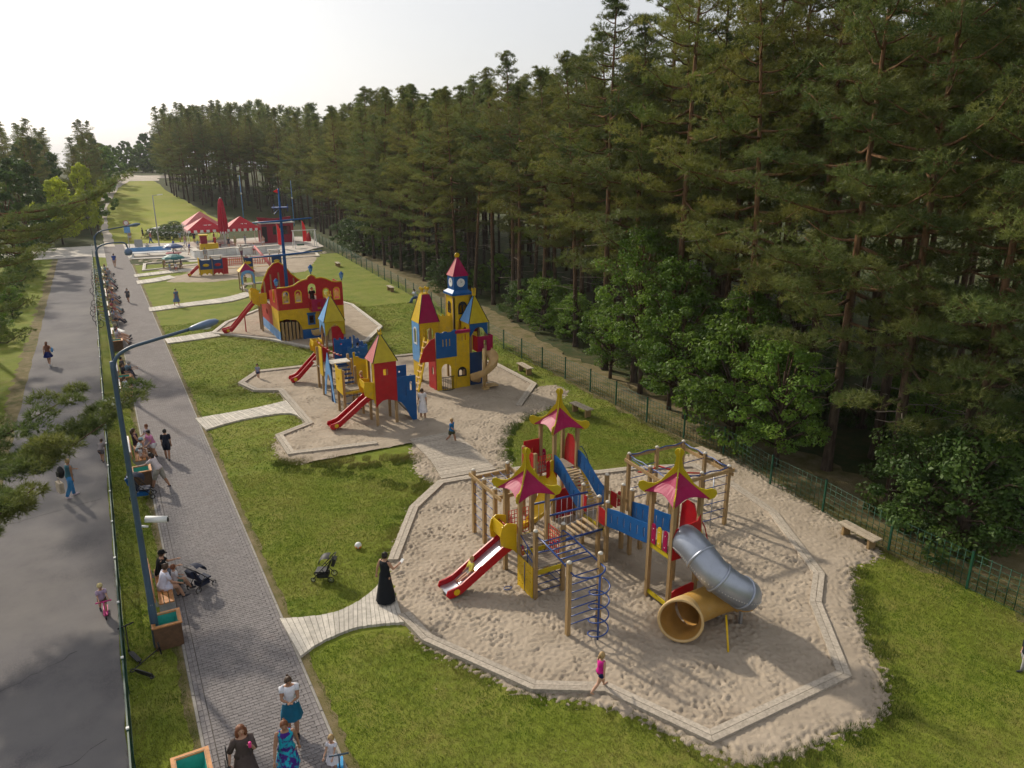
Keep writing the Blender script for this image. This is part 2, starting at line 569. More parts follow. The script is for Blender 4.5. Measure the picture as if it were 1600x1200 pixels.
# paved path: near pavers are single stones, farther ones joined, the far path takes a brick pattern
def brick_mat():
    m = bpy.data.materials.new('far_paving')
    m.use_nodes = True
    N, L = m.node_tree.nodes, m.node_tree.links
    b = N["Principled BSDF"]
    tc = N.new("ShaderNodeTexCoord")
    bt = N.new("ShaderNodeTexBrick")
    bt.inputs['Scale'].default_value = 1.0
    bt.inputs['Brick Width'].default_value = 0.2
    bt.inputs['Row Height'].default_value = 0.1
    bt.inputs['Mortar Size'].default_value = 0.006
    bt.inputs['Color1'].default_value = (0.222, 0.202, 0.198, 1)
    bt.inputs['Color2'].default_value = (0.185, 0.165, 0.16, 1)
    bt.inputs['Mortar'].default_value = (0.12, 0.105, 0.09, 1)
    L.new(tc.outputs['Object'], bt.inputs['Vector'])
    ns = N.new("ShaderNodeTexNoise")
    ns.inputs['Scale'].default_value = 0.8
    ns.inputs['Detail'].default_value = 6
    L.new(tc.outputs['Object'], ns.inputs['Vector'])
    mr = N.new("ShaderNodeMapRange")
    mr.inputs['To Min'].default_value, mr.inputs['To Max'].default_value = 0.8, 1.22
    L.new(ns.outputs['Fac'], mr.inputs[0])
    hs = N.new("ShaderNodeHueSaturation")
    L.new(mr.outputs[0], hs.inputs['Value'])
    L.new(bt.outputs['Color'], hs.inputs['Color'])
    L.new(hs.outputs[0], b.inputs['Base Color'])
    b.inputs['Roughness'].default_value = 0.9
    b.inputs['Specular IOR Level'].default_value = 0.15
    MATS['far_paving'] = m
brick_mat()
YP0, YPN, YFAR = 12.6, 36.0, 124.0
path = struct(sheet('path', [(PX0, -4), (PX1, -4), (PX1, YPN), (PX0, YPN)], 0.010, 'paver_joint'))
fp = sheet('far_paving', [(PX0, YPN - .15), (PX1, YPN - .15), (PX1, 100), (PX1, YFAR), (PX0, YFAR)], 0.029, 'far_paving', parent=path)
pl = []
y = YP0
row = 0
while y < YPN - 0.1:
    x = PX0 + 0.21
    off = 0.1 if row % 2 else 0.0
    if off:
        pl.append((x + .05, y, .094, .094))
        x += .1
    while x < PX1 - 0.305:
        pl.append((x + .1, y, .194, .094))
        x += .2
    if PX1 - 0.21 - x > 0.05:
        wd = PX1 - 0.21 - x
        pl.append((x + wd / 2, y, wd - .006, .094))
    if row % 2 == 0:
        for xx in (PX0 + .05, PX0 + .15, PX1 - .05, PX1 - .15):
            pl.append((xx, y + .05, .094, .194))
    y += 0.1
    row += 1
cyc = g(400, 1195)
pl.sort(key=lambda p: (p[1] < 13.6, p[1]))         # the first stones in view come first
first = {}
rest = MB()
for i, (x, y, w, d) in enumerate(pl):
    zz = 0.016 + random.uniform(-.0025, .0025)
    if i < 300:
        key = (round(w, 2), round(d, 2))
        if key not in first:
            b = MB()
            b.cbox((0, 0, 0), (w, d, 0.03), 0.006, 'paver')
            first[key] = b.build('paver', path)
            o = first[key]
        else:
            o = share(first[key], 'paver', path)
        o.location = (x, y, zz)
        o.rotation_euler = (random.uniform(-.008, .008), random.uniform(-.008, .008), random.uniform(-.006, .006))
    else:
        rest.cbox((x, y, zz), (w, d, 0.03), 0.006, 'paver', random.uniform(-.006, .006))
stuff(rest.build('paving_stones', path))
# concrete kerb stones of the path
kb = None
for sx in (PX0 - .04, PX1 + .04):
    k = 0
    y = 12.0
    while y < 60:
        if kb is None:
            b = MB()
            b.cbox((0, 0, 0), (.07, .985, .09), .01, 'kerb')
            kb = o = b.build('kerb_stone', path)
        else:
            o = share(kb, 'kerb_stone', path)
        o.location = (sx, y + .5, -.012 + random.uniform(-.004, .004))
        y += 1.0
far_k = MB()
for sx in (PX0 - .04, PX1 + .04):
    far_k.box((sx, 80, -.012), (.07, 40, .09), 'kerb')
far_k.build('far_kerb', path)

# ------------------------------------------------------------------ sand pits
def W(l):
    return [g(*p) for p in l]
PIT1 = W([(622, 966), (606, 880), (640, 796), (684, 755), (738, 746), (812, 733), (934, 739), (984, 733), (1085, 728), (1150, 760), (1213, 803),
          (1288, 902), (1283, 947), (1330, 1063), (1113, 1167), (945, 1087), (832, 1084), (660, 1006)])
PIT2 = W([(372, 601), (400, 582), (497, 571), (652, 554), (772, 567), (839, 602), (815, 637), (700, 684), (590, 697), (450, 714), (430, 683), (478, 664), (435, 613), (397, 613)])
PIT3 = W([(330, 522), (352, 505), (420, 478), (520, 468), (552, 477), (598, 512), (575, 535), (480, 545), (420, 532)])
CORR = W([(640, 700), (700, 675), (815, 630), (842, 590), (890, 612), (868, 632), (830, 650), (800, 668), (788, 700), (800, 728), (740, 758), (690, 762), (650, 740)])
APR1 = W([(640, 997), (700, 1028), (744, 1050), (829, 1089), (915, 1096), (964, 1110), (1040, 1142), (1100, 1178), (1180, 1200), (1240, 1182), (1317, 1147), (1388, 1118), (1383, 1053), (1353, 1000), (1340, 950),
          (1333, 887), (1385, 868), (1290, 802), (1180, 735), (1110, 700), (1060, 715), (1085, 735), (1213, 810), (1280, 902), (1278, 947), (1320, 1060), (1112, 1160), (940, 1080), (832, 1078)])
APR0 = W([(680, 700), (560, 730), (440, 722), (420, 690), (450, 700), (600, 690), (690, 680)])
def fftnoise(shape, lo, hi, cell):
    """Smooth random relief with features between lo and hi metres."""
    fy = np.fft.fftfreq(shape[0], cell)[:, None]
    fx = np.fft.rfftfreq(shape[1], cell)[None, :]
    f = np.sqrt(fx * fx + fy * fy)
    sp = rng.normal(size=f.shape) + 1j * rng.normal(size=f.shape)
    sp *= (f > 1 / hi) * (f < 1 / lo)
    n = np.fft.irfft2(sp, s=shape)
    return n / (n.std() + 1e-9)
def blur(a, k):
    for _ in range(2):
        for ax in (0, 1):
            c = np.cumsum(np.insert(np.pad(a, [(k, k) if i == ax else (0, 0) for i in (0, 1)], mode='edge'), 0, 0, axis=ax), axis=ax)
            n = a.shape[ax]
            sl = lambda s: tuple(slice(s, s + n) if i == ax else slice(None) for i in (0, 1))
            a = (c[sl(2 * k + 1)] - c[sl(0)]) / (2 * k + 1)
    return a
def sandfield(name, polys, x0, x1, y0, y1, cell, amp, parent=None, dents=26, calm=()):
    X = np.arange(x0, x1, cell)
    Y = np.arange(y0, y1, cell)
    gx, gy_ = np.meshgrid(X, Y)
    m = np.zeros(gx.shape)
    for p in polys:
        m = np.maximum(m, inside(gx, gy_, p).astype(float))
    soft = blur(m, max(1, int(0.34 / cell)))
    tread = np.clip(1.0 + .35 * fftnoise(gx.shape, 1.2, 5.0, cell), .6, 1.4)
    h = amp * (0.30 * fftnoise(gx.shape, 0.12, 0.35, cell) + 0.25 * fftnoise(gx.shape, 0.5, 2.0, cell))
    for p in calm:
        tread *= np.where(inside(gx, gy_, p) & ~inside(gx, gy_, polys[0]), .5, 1.0)
    area = m.sum() * cell * cell
    k = int(area * dents)
    yy, xx = np.nonzero(m)
    pick = rng.integers(0, len(xx), k)
    w = max(2, int(0.22 / cell))
    oy, ox = np.mgrid[-w:w + 1, -w:w + 1] * cell
    for i in pick:
        r1, r2, th, dp = rng.uniform(.028, .052), rng.uniform(.055, .105), rng.uniform(0, math.pi), rng.uniform(.4, 1.3) * amp
        c, s = math.cos(th), math.sin(th)
        u, v = (ox * c + oy * s) / r2, (-ox * s + oy * c) / r1
        q = u * u + v * v
        d = -dp * np.exp(-q) + 0.45 * dp * np.exp(-(np.sqrt(q) - 1.65) ** 2 * 4)
        a, b = yy[i], xx[i]
        if a - w < 0 or b - w < 0 or a + w + 1 > h.shape[0] or b + w + 1 > h.shape[1]:
            continue
        h[a - w:a + w + 1, b - w:b + w + 1] += d
    h = np.clip(h, -2.2 * amp, 2.2 * amp)
    edge = 0.35 * fftnoise(gx.shape, 0.15, 1.2, cell) * 0.25
    lift = np.clip((soft - 0.46 + 1.6 * edge * (soft < 0.97)) * 0.13, -0.2, 0.066)
    z = lift + h * tread * np.clip(soft * 2.4 - 1.35, 0, 1)
    keep = z > -0.03
    idx = np.full(gx.shape, -1)
    fk = keep[:-1, :-1] | keep[1:, :-1] | keep[:-1, 1:] | keep[1:, 1:]
    used = np.zeros(gx.shape, bool)
    for a in (0, 1):
        for b in (0, 1):
            used[a:a + fk.shape[0], b:b + fk.shape[1]] |= fk
    idx[used] = np.arange(used.sum())
    V = np.stack([gx[used], gy_[used], z[used]], 1)
    fy, fx = np.nonzero(fk)
    Fq = np.stack([idx[fy, fx], idx[fy, fx + 1], idx[fy + 1, fx + 1], idx[fy + 1, fx]], 1)
    me = bpy.data.meshes.new(name)
    me.vertices.add(len(V))
    me.vertices.foreach_set('co', V.ravel())
    me.loops.add(Fq.size)
    me.loops.foreach_set('vertex_index', Fq.ravel())
    me.polygons.add(len(Fq))
    me.polygons.foreach_set('loop_start', np.arange(0, Fq.size, 4))
    me.polygons.foreach_set('use_smooth', np.ones(len(Fq), bool))
    me.update(calc_edges=True)
    me.materials.append(MATS['sand'])
    o = bpy.data.objects.new(name, me)
    COL.objects.link(o)
    return struct(o)
sandfield('sand', [PIT1, CORR, APR1], 5.0, 24.5, 8.2, 34.6, 0.045, 0.022, dents=70, calm=[APR1])
sandfield('sand', [PIT2, APR0], 5.0, 24.0, 30.0, 48.0, 0.065, 0.024, dents=40)
sandfield('sand', [PIT3], 5.0, 22.0, 46.0, 72.0, 0.12, 0.03, dents=9)

# timber edging: every edge carries two boards side by side, mitred at the corners
def edging(name, pts, label, closed=True, w=0.16, gap=0.012, z=0.135, skip=(), mat='board_grey'):
    root = thing(name, label, 'sandpit edging', (0, 0, 0))
    k = len(pts)
    P = [Vector((p[0], p[1])) for p in pts]
    ar = sum(P[i].x * P[(i + 1) % k].y - P[(i + 1) % k].x * P[i].y for i in range(k))
    def offs(d):
        out = []
        for i in range(k):
            a, b, c = P[i - 1], P[i], P[(i + 1) % k]
            if not closed and i == 0:
                a = b - (c - b)
            if not closed and i == k - 1:
                c = b + (b - a)
            e1, e2 = (b - a).normalized(), (c - b).normalized()
            n1, n2 = Vector((-e1.y, e1.x)), Vector((-e2.y, e2.x))
            if ar < 0:
                n1, n2 = -n1, -n2
            m = (n1 + n2)
            m = m / max(m.length, .3)
            out.append(b + m * d / max(0.35, m.dot(n1)))
        return out
    lines = [offs(0), offs(w), offs(w + gap), offs(2 * w + gap)]
    for i in range(k if closed else k - 1):
        if i in skip:
            continue
        j = (i + 1) % k
        for (A, B) in ((lines[0], lines[1]), (lines[2], lines[3])):
            q = [A[i], A[j], B[j], B[i]]
            c = (q[0] + q[1] + q[2] + q[3]) / 4
            q = [c + (p - c) * 0.998 for p in q]
            zz = z + random.uniform(-.006, .006)
            b = MB()
            V = [(p.x, p.y, zz) for p in q] + [(p.x, p.y, -.06) for p in q]
            fs = [(0, 1, 2, 3), (7, 6, 5, 4)] + [(a, a + 4, (a + 1) % 4 + 4, (a + 1) % 4) for a in range(4)]
            if ar < 0:
                fs = [tuple(reversed(f)) for f in fs]
            b.add(V, fs, 'board_grey' if mat is None else mat)
            b.build('board', root)
    return root
edging('sandpit_edging', PIT1, 'grey timber board edging round the big nearest sandpit', skip=(0,))
edging('sandpit_edging', PIT2, 'timber board edging round the sandpit of the two castle playsets', skip=(6, 7), mat='board_grey')
edging('sandpit_edging', PIT3, 'pale board edging round the ship playset sandpit', w=0.14, mat='plank_pale')

# boardwalks: one plank after the other between two curved edges
def boardwalk(name, A, B, pw, label, z=0.085, mat='plank_pale'):
    root = thing(name, label, 'boardwalk')
    A = spline([(p.x, p.y, 0) for p in W(A)], 10)
    B = spline([(p.x, p.y, 0) for p in W(B)], 10)
    def resample(l, n):
        d = [0]
        for p, q in zip(l, l[1:]):
            d.append(d[-1] + (q - p).length)
        out = []
        for i in range(n + 1):
            t = d[-1] * i / n
            k = max(0, min(len(l) - 2, int(np.searchsorted(d, t)) - 1))
            u = (t - d[k]) / max(1e-6, d[k + 1] - d[k])
            out.append(l[k].lerp(l[k + 1], u))
        return out
    ln = (sum((q - p).length for p, q in zip(A, A[1:])) + sum((q - p).length for p, q in zip(B, B[1:]))) / 2
    n = max(3, int(ln / pw))
    A, B = resample(A, n), resample(B, n)
    for i in range(n):
        q = [A[i], A[i + 1], B[i + 1], B[i]]
        q[0], q[1] = A[i].lerp(A[i + 1], .04), A[i].lerp(A[i + 1], .96)
        q[3], q[2] = B[i].lerp(B[i + 1], .04), B[i].lerp(B[i + 1], .96)
        ex = (q[3] - q[0]).normalized() * random.uniform(-.015, .015)
        zz = z + random.uniform(-.004, .004)
        b = MB()
        V = [Vector((p.x, p.y, zz)) - (ex if j < 2 else -ex) for j, p in enumerate(q)]
        V += [Vector((v.x, v.y, 0.0)) for v in V]
        fs = [(0, 1, 2, 3), (7, 6, 5, 4)] + [(a, a + 4, (a + 1) % 4 + 4, (a + 1) % 4) for a in range(4)]
        ar = (V[1] - V[0]).cross(V[3] - V[0]).z
        if ar < 0:
            fs = [tuple(reversed(f)) for f in fs]
        b.add(V, fs, mat)
        b.build('plank', root)
    return root
boardwalk('boardwalk', [(437, 970), (480, 967), (530, 958), (575, 932), (606, 900)], [(470, 1029), (500, 1008), (550, 986), (600, 978), (632, 976)], 0.145,
          'weathered plank boardwalk curving from the path to the nearest sandpit')
boardwalk('boardwalk', [(305, 656), (350, 648), (400, 639), (445, 628), (452, 622)], [(322, 674), (365, 661), (410, 652), (455, 648), (478, 662)], 0.15,
          'pale plank boardwalk from the path to the castle playset sandpit')
boardwalk('boardwalk', [(640, 690), (672, 722), (690, 752)], [(705, 678), (742, 705), (775, 737)], 0.15,
          'sandy grey plank walkway between the two large sandpits', z=0.125, mat='board_grey')
boardwalk('boardwalk', [(257, 531), (290, 526), (335, 519)], [(262, 538), (300, 533), (345, 526)], 0.2, 'short pale walkway from the path to the ship playset')
boardwalk('boardwalk', [(232, 482), (300, 473), (350, 466), (385, 457)], [(234, 488), (300, 479), (360, 472), (400, 461)], 0.25, 'pale walkway curving to the small play hut by the ship')
boardwalk('boardwalk', [(213, 440), (240, 436), (265, 431)], [(215, 445), (245, 441), (275, 435)], 0.3, 'short pale walkway to the low train playset')
boardwalk('boardwalk', [(209, 430), (260, 424), (320, 418)], [(211, 434), (262, 428), (322, 421)], 0.3, 'straight pale walkway below the green umbrella table')
# ------------------------------------------------------------------ the big playset in the nearest sandpit
def post(root, x, y, h, w=0.115, cap=True, mat='post_wood', z0=-0.1):
    b = MB()
    b.cbox((0, 0, (h + z0) / 2), (w, w, h - z0), 0.012, mat)
    o = b.build('post', root)
    o.location = (x, y, 0)
    if cap:
        c = MB()
        c.lathe([(w * .62, 0), (w * .62, .035), (w * .3, .065), (1e-5, .068)], (0, 0, 0), 8, 'cap', phase=R(22.5))
        k = c.build('post_cap', o)
        k.location = (0, 0, h + .001)
    return o
def deck(root, x0, x1, y0, y1, z, axis='x', n=7, mat='deck_wood'):
    """Deck boards, each its own piece."""
    for i in range(n):
        b = MB()
        if axis == 'x':
            w = (y1 - y0) / n
            b.box((0, 0, 0), (x1 - x0, w - .012, .035), mat)
            c = ((x0 + x1) / 2, y0 + w * (i + .5), z)
        else:
            w = (x1 - x0) / n
            b.box((0, 0, 0), (w - .012, y1 - y0, .035), mat)
            c = (x0 + w * (i + .5), (y0 + y1) / 2, z)
        o = b.build('deck_board', root)
        o.location = c
def pagoda(root, cx, cy, z, s=0.66, k=1.0, pan='magenta', hip='olive_yellow'):
    """Four cloth-red panels between curved yellow hip boards with upturned tips and a round finial."""
    ap = 0.74 * k
    for a in range(4):
        b = MB()
        t0, t1 = R(45 + 90 * a), R(135 + 90 * a)
        A = Vector((math.cos(t0), math.sin(t0), 0)) * s * 1.414
        B = Vector((math.cos(t1), math.sin(t1), 0)) * s * 1.414
        ap3 = Vector((0, 0, ap))
        n = 6
        V, Fc = [], []
        for i in range(n + 1):
            u = i / n
            q = A.lerp(B, u)
            up = 0.24 * math.sin(math.pi * u)
            q = q.lerp(ap3, up * 0.8)
            sag = 0.05
            mid = q.lerp(ap3, .5) - Vector((0, 0, sag * math.sin(math.pi * u) + .03))
            V += [q, mid]
        V.append(ap3)
        for i in range(n):
            Fc.append((2 * i, 2 * i + 2, 2 * i + 3, 2 * i + 1))
            Fc.append((2 * i + 1, 2 * i + 3, len(V) - 1))
        b.add(V, Fc, pan)
        b.add([v - Vector((0, 0, .018)) for v in V], [tuple(reversed(f)) for f in Fc], pan)
        o = b.build('roof_panel', root)
        o.location = (cx, cy, z)
    D = s * 1.414
    half = [(D * .93, -.06), (D + .10, .03), (D + .16, .16), (D + .13, .26), (D + .02, .30), (D - .14, .25), (D - .32, .27), (D - .48, .38), (D - .62, .58),
            (.13, .82), (.085, 1.05), (.085, 1.16), (.125, 1.22), (.13, 1.29), (.09, 1.36)]
    low = [(0.0, ap - .06)]
    out = [(x, y * k) for x, y in half] + [(0, 1.39 * k)] + [(-x, y * k) for x, y in reversed(half)] + low
    for a in (45, 135):
        b = MB()
        t = R(a)
        b.plate(out, (), 0.035, (0, 0, 0), (math.cos(t), math.sin(t), 0), (0, 0, 1), hip)
        o = b.build('hip_board', root)
        o.location = (cx, cy, z + .012)
        if a == 45:
            c = MB()
            for sgn in (-1, 1):
                for (u, v) in ((.62, .10), (.38, .33), (.2, .6)):
                    for side in (-1, 1):
                        q = Vector((math.cos(t), math.sin(t), 0)) * sgn * u * D / .85 + Vector((0, 0, v))
                        c.ball(q + Vector((-math.sin(t), math.cos(t), 0)) * side * .02, .014, 6, 'bolt')
            c.build('bolts', o)
def slats_panel(root, a, b, z0, z1, cols, w=0.13, arch=True):
    """Coloured slats side by side from a to b, rounded tops."""
    a, b = Vector(a), Vector(b)
    n = len(cols)
    d = (b - a) / n
    for i, c in enumerate(cols):
        p = MB()
        h = z1 - z0
        out = [(-w / 2, 0), (w / 2, 0)] + ([(x, y) for x, y in arc(0, h - w / 2, w / 2, 0, 180, 6)] if arch else [(w / 2, h), (-w / 2, h)])
        p.plate(out, (), .025, (0, 0, 0), d, (0, 0, 1), c)
        for zz in (.12, h - .16):
            nn = Vector(d).normalized().cross(Vector((0, 0, 1)))
            p.ball(nn * .014 + Vector((0, 0, zz)), .018, 6, 'bolt')
        o = p.build('slat', root)
        q = a + d * (i + .5)
        o.location = (q.x, q.y, z0)
def rungs(root, a0, b0, a1, b1, n, r=0.018, mat='blue_steel', name='rung'):
    """Bars between two uprights (a0-a1) and (b0-b1)."""
    a0, b0, a1, b1 = map(Vector, (a0, b0, a1, b1))
    for i in range(n):
        t = i / max(1, n - 1)
        p = MB()
        p.tube([a0.lerp(a1, t), b0.lerp(b1, t)], r, 6, mat)
        p.build(name, root)
def chute(root, top, end, w=0.5, side='red', bed='steel', wall=0.2, lip=True, drop=0.16):
    """A straight slide with raised sides and a run-out at the foot."""
    top, end = Vector(top), Vector(end)
    hd = Vector((end.x - top.x, end.y - top.y, 0))
    L = hd.length
    hd.normalize()
    sd = Vector((-hd.y, hd.x, 0))
    prof = [(0, top.z), (.12 * L, top.z - .06), (.72 * L, end.z + .18), (.80 * L, end.z + .075), (.90 * L, end.z + .02), (L, end.z)]
    prof = [(p.x, p.y) for p in spline([(a, b, 0) for a, b in prof], 4)]
    b = MB()
    V = []
    for (a, z) in prof:
        q = Vector((top.x, top.y, 0)) + hd * a
        V += [q + sd * (w / 2 - .03) + Vector((0, 0, z)), q - sd * (w / 2 - .03) + Vector((0, 0, z))]
    b.add(V, [(2 * i, 2 * i + 2, 2 * i + 3, 2 * i + 1) for i in range(len(prof) - 1)], bed, True)
    b.add([v - Vector((0, 0, .02)) for v in V], [(2 * i + 1, 2 * i + 3, 2 * i + 2, 2 * i) for i in range(len(prof) - 1)], bed, True)
    b.build('slide_bed', root)
    for sg in (-1, 1):
        s = MB()
        out = []
        for i, (a, z) in enumerate(prof):
            out.append((a, z - .12))
        for i, (a, z) in reversed(list(enumerate(prof))):
            t = a / L
            out.append((a, z + wall * (1.0 if t < .75 else 1.0 - .25 * (t - .75) / .25)))
        out[len(prof) - 1] = (L + .05, prof[-1][1] + .0)
        s.plate(out, (), .05, Vector((top.x, top.y, 0)) + sd * sg * w / 2, hd, (0, 0, 1), side)
        s.build('slide_side', root)
        d = MB()
        a, z = prof[int(len(prof) * .72)]
        q = Vector((top.x, top.y, 0)) + hd * a + sd * sg * (w / 2 + .03 * 1) + Vector((0, 0, z + .02))
        d.lathe([(.1, -.008), (.1, .008)], q, 12, 'yellow', rot=Vector((0, 0, 1)).rotation_difference(sd * sg).to_matrix(), smooth=False)
        d.build('joint_cover', root)
    f = MB()
    q = Vector((top.x, top.y, 0)) + hd * (.86 * L)
    f.bar(q + sd * .15 + Vector((0, 0, -.1)), q + sd * .15 + Vector((0, 0, end.z)), .05, .05, 'steel')
    f.bar(q - sd * .15 + Vector((0, 0, -.1)), q - sd * .15 + Vector((0, 0, end.z)), .05, .05, 'steel')
    f.build('slide_foot', root)

PS = thing('climbing_playset', 'big wooden playset with three pagoda roofs, blue bridges and a metal tube slide', 'playset', (0, 0, 0))
# left tower with the red slide
AX0, AX1, AY0, AY1 = 9.82, 10.76, 17.5, 18.42
for x in (AX0, AX1):
    for y in (AY0, AY1):
        post(PS, x, y, 2.98, cap=False)
deck(PS, AX0 + .02, AX1 - .02, AY0 + .07, AY1 - .07, 1.16)
b = MB()
for (p, q) in (((AX0, AY0), (AX1, AY0)), ((AX0, AY1), (AX1, AY1)), ((AX0, AY0), (AX0, AY1)), ((AX1, AY0), (AX1, AY1))):
    b.bar((*p, 1.07), (*q, 1.07), .035, .13, 'olive_yellow')
b.build('deck_beam', PS)
pagoda(PS, 10.29, 17.96, 2.86)
# slide hood: two cheeks and a bar
for y in (AY0 + .12, AY1 - .12):
    b = MB()
    b.plate([(0, 1.08), (-.16, 1.22), (-.52, 1.42), (-.56, 1.75), (-.50, 2.02), (-.34, 2.12), (-.16, 2.08), (0, 2.02)], (), .03, (AX0 - .05, y, 0), (1, 0, 0), (0, 0, 1), 'yellow')
    b.build('slide_cheek', PS)
b = MB()
b.plate([(-.34, 1.62), (.34, 1.62), (.34, 2.08), (-.34, 2.08)], (), .03, (AX0 - .50, 17.96, 0), (0, 1, 0), (.0, 0, 1), 'yellow')
b.tube([(AX0 - .3, AY0 + .12, 1.95), (AX0 - .3, AY1 - .12, 1.95)], .02, 6, 'red')
b.build('slide_hood', PS)
chute(PS, (AX0 - .1, 17.96, 1.30), (7.5, 17.96, .25), .62, wall=.2)
# red rope nets on the tower sides
def net(root, a, b, z0, z1, nx, nz, mat='red_rope', r=.011, name='rope_net'):
    a, b = Vector(a), Vector(b)
    m = MB()
    for i in range(nx + 1):
        p = a.lerp(b, i / nx)
        m.tube([(p.x, p.y, z0), (p.x, p.y, z1)], r, 5, mat)
    for j in range(nz + 1):
        z = z0 + (z1 - z0) * j / nz
        m.tube([(a.x, a.y, z), (b.x, b.y, z)], r, 5, mat)
    return m.build(name, root)
net(PS, (AX0 + .12, AY1, 0), (AX1 - .12, AY1, 0), 1.22, 2.05, 7, 6)
# lower deck in front of it with the yellow climbing wall
LY0, LZ = 16.58, .98
for x in (AX0, AX1):
    post(PS, x, LY0, 2.25)
deck(PS, AX0 + .02, AX1 - .02, LY0 + .06, AY0 - .07, LZ, 'x', 6)
net(PS, (AX1, LY0 + .12, 0), (AX1, AY0 - .1, 0), 1.05, 1.9, 6, 6)
b = MB()
for (p, q) in (((AX0 + .06, LY0), (AX1 - .06, LY0)), ((AX0 + .06, AY0 - .08), (AX1 - .06, AY0 - .08))):
    b.bar((*p, LZ - .09), (*q, LZ - .09), .035, .14, 'olive_yellow')
b.build('deck_beam', PS)
holes = [arc(u, v, .028, 0, 330, 8) for u in (-.32, -.14, .14, .32) for v in (.25, .55, .85)]
b = MB()
b.plate(rect(-.44, .04, .44, 1.08), holes, .03, (AX0 - .075, (LY0 + AY0) / 2, 0), (0, 1, 0), (0, 0, 1), 'yellow')
b.build('climbing_wall', PS)
b = MB()
b.tube([(AX0 - .10, 17.03, 1.06), (AX0 - .11, 17.03, .06)], .012, 5, 'blue_steel')
b.tube([(AX0 - .5 + .12 * math.cos(t * .7), 17.35 + .1 * math.sin(t * .7), .12 + .002 * t) for t in range(10)], .014, 5, 'blue_steel')
b.build('climbing_rope', PS)
rungs(PS, (AX0, LY0, .25), (AX1, LY0, .25), (AX0, LY0, .75), (AX1, LY0, .75), 3, .015)
rungs(PS, (AX1, LY0, .25), (AX1, AY0, .25), (AX1, LY0, .75), (AX1, AY0, .75), 3, .015)
b = MB()
b.tube([(AX0, LY0, 1.35), (AX0, AY0, 1.75)], .02, 6, 'blue_steel')
b.tube([(AX0, LY0, 1.12), (AX0, AY0, 1.42)], .02, 6, 'blue_steel')
b.tube([(AX0, LY0, 1.55), (AX1, LY0, 1.5)], .02, 6, 'blue_steel')
b.tube([(AX0, 17.04, 1.02), (AX0, 17.04, 1.6)], .014, 6, 'blue_steel')
b.build('guard_rail', PS)
for yy, zz in ((AY0 - .3, 1.35), (AY0 + .42, 2.0)):
    b = MB()
    b.tube([(AX0 - .07, yy + .06 * math.cos(t * .7), zz + .16 * math.sin(t * .7)) for t in range(9)], .013, 5, 'red', closed=True)
    b.build('hand_loop', PS)
# monkey bars out to the arch with the corkscrew climber
for x in (9.70, 10.70):
    post(PS, x, 14.62, 2.28)
for x, x2 in ((AX0 + .04, 9.74), (AX1 - .04, 10.66)):
    b = MB()
    b.tube([(x, LY0 + .02, 1.75), (x, LY0 - .03, 2.08), (x * .8 + x2 * .2, 16.2, 2.12), (x2, 14.68, 2.05)], .026, 7, 'blue_steel')
    b.build('ladder_rail', PS)
rungs(PS, (AX0 + .02, 16.2, 2.11), (AX1 - .04, 16.2, 2.11), (9.75, 14.95, 2.06), (10.66, 14.95, 2.06), 6, .02)
rungs(PS, (9.70, 14.62, .38), (10.70, 14.62, .38), (9.70, 14.62, 1.85), (10.70, 14.62, 1.85), 7, .017)
b = MB()
b.tube([(9.72, 14.62, 2.02)] + [(10.2 + .5 * math.cos(R(a)), 14.5 + .42 * math.sin(R(a)), 2.02) for a in range(195, 350, 12)] + [(10.68, 14.62, 2.02)], .024, 7, 'blue_steel')
b.build('arch_hoop', PS)
b = MB()
b.tube([(10.30, 14.06, -.05), (10.30, 14.06, 2.02)], .03, 8, 'blue_steel')
b.build('climbing_pole', PS)
b = MB()
sp = []
for i in range(97):
    t = i / 96
    a = R(40 + 360 * 4.0 * t)
    sp.append((10.30 + .27 * math.cos(a), 14.06 + .27 * math.sin(a), .12 + 1.7 * t))
b.tube(sp, .02, 6, 'blue_steel')
b.build('corkscrew', PS)
# rope bridge of logs to the middle platform
DX0, DX1 = 12.86, 13.80
for i in range(9):
    x = 11.0 + (12.7 - 11.0) * i / 8
    sag = .16 * math.sin(math.pi * (i + .5) / 9)
    b = MB()
    b.lathe([(.045, -.46), (.055, -.44), (.055, .44), (.045, .46)], (0, 0, 0), 8, 'log', rot=Matrix.Rotation(math.pi / 2, 3, 'X'))
    o = b.build('bridge_log', PS)
    o.location = (x, 17.98, 1.16 - sag)
    o.rotation_euler = (0, 0, random.uniform(-.06, .06))
for y in (17.52, 18.42):
    b = MB()
    b.tube([(AX1 + .05, y, 2.08), (DX0, y, 2.04)], .035, 8, 'blue_steel')
    b.build('bridge_rail', PS)
b = MB()
b.tube([(AX1 + .05, 17.50, 1.14), (DX0, 17.50, 1.12)], .035, 8, 'blue_steel')
b.build('bridge_rail', PS)
b = MB()
for y in (17.54, 18.40):
    b.tube([(AX1 + (DX0 - AX1) * t / 10, y, 1.2 - .16 * math.sin(math.pi * t / 10)) for t in range(11)], .012, 5, 'steel')
    for i in range(9):
        x = 11.0 + (12.7 - 11.0) * i / 8
        b.tube([(x, y, 2.05), (x, y, 1.18 - .16 * math.sin(math.pi * (i + .5) / 9))], .007, 5, 'steel')
b.build('bridge_chains', PS)
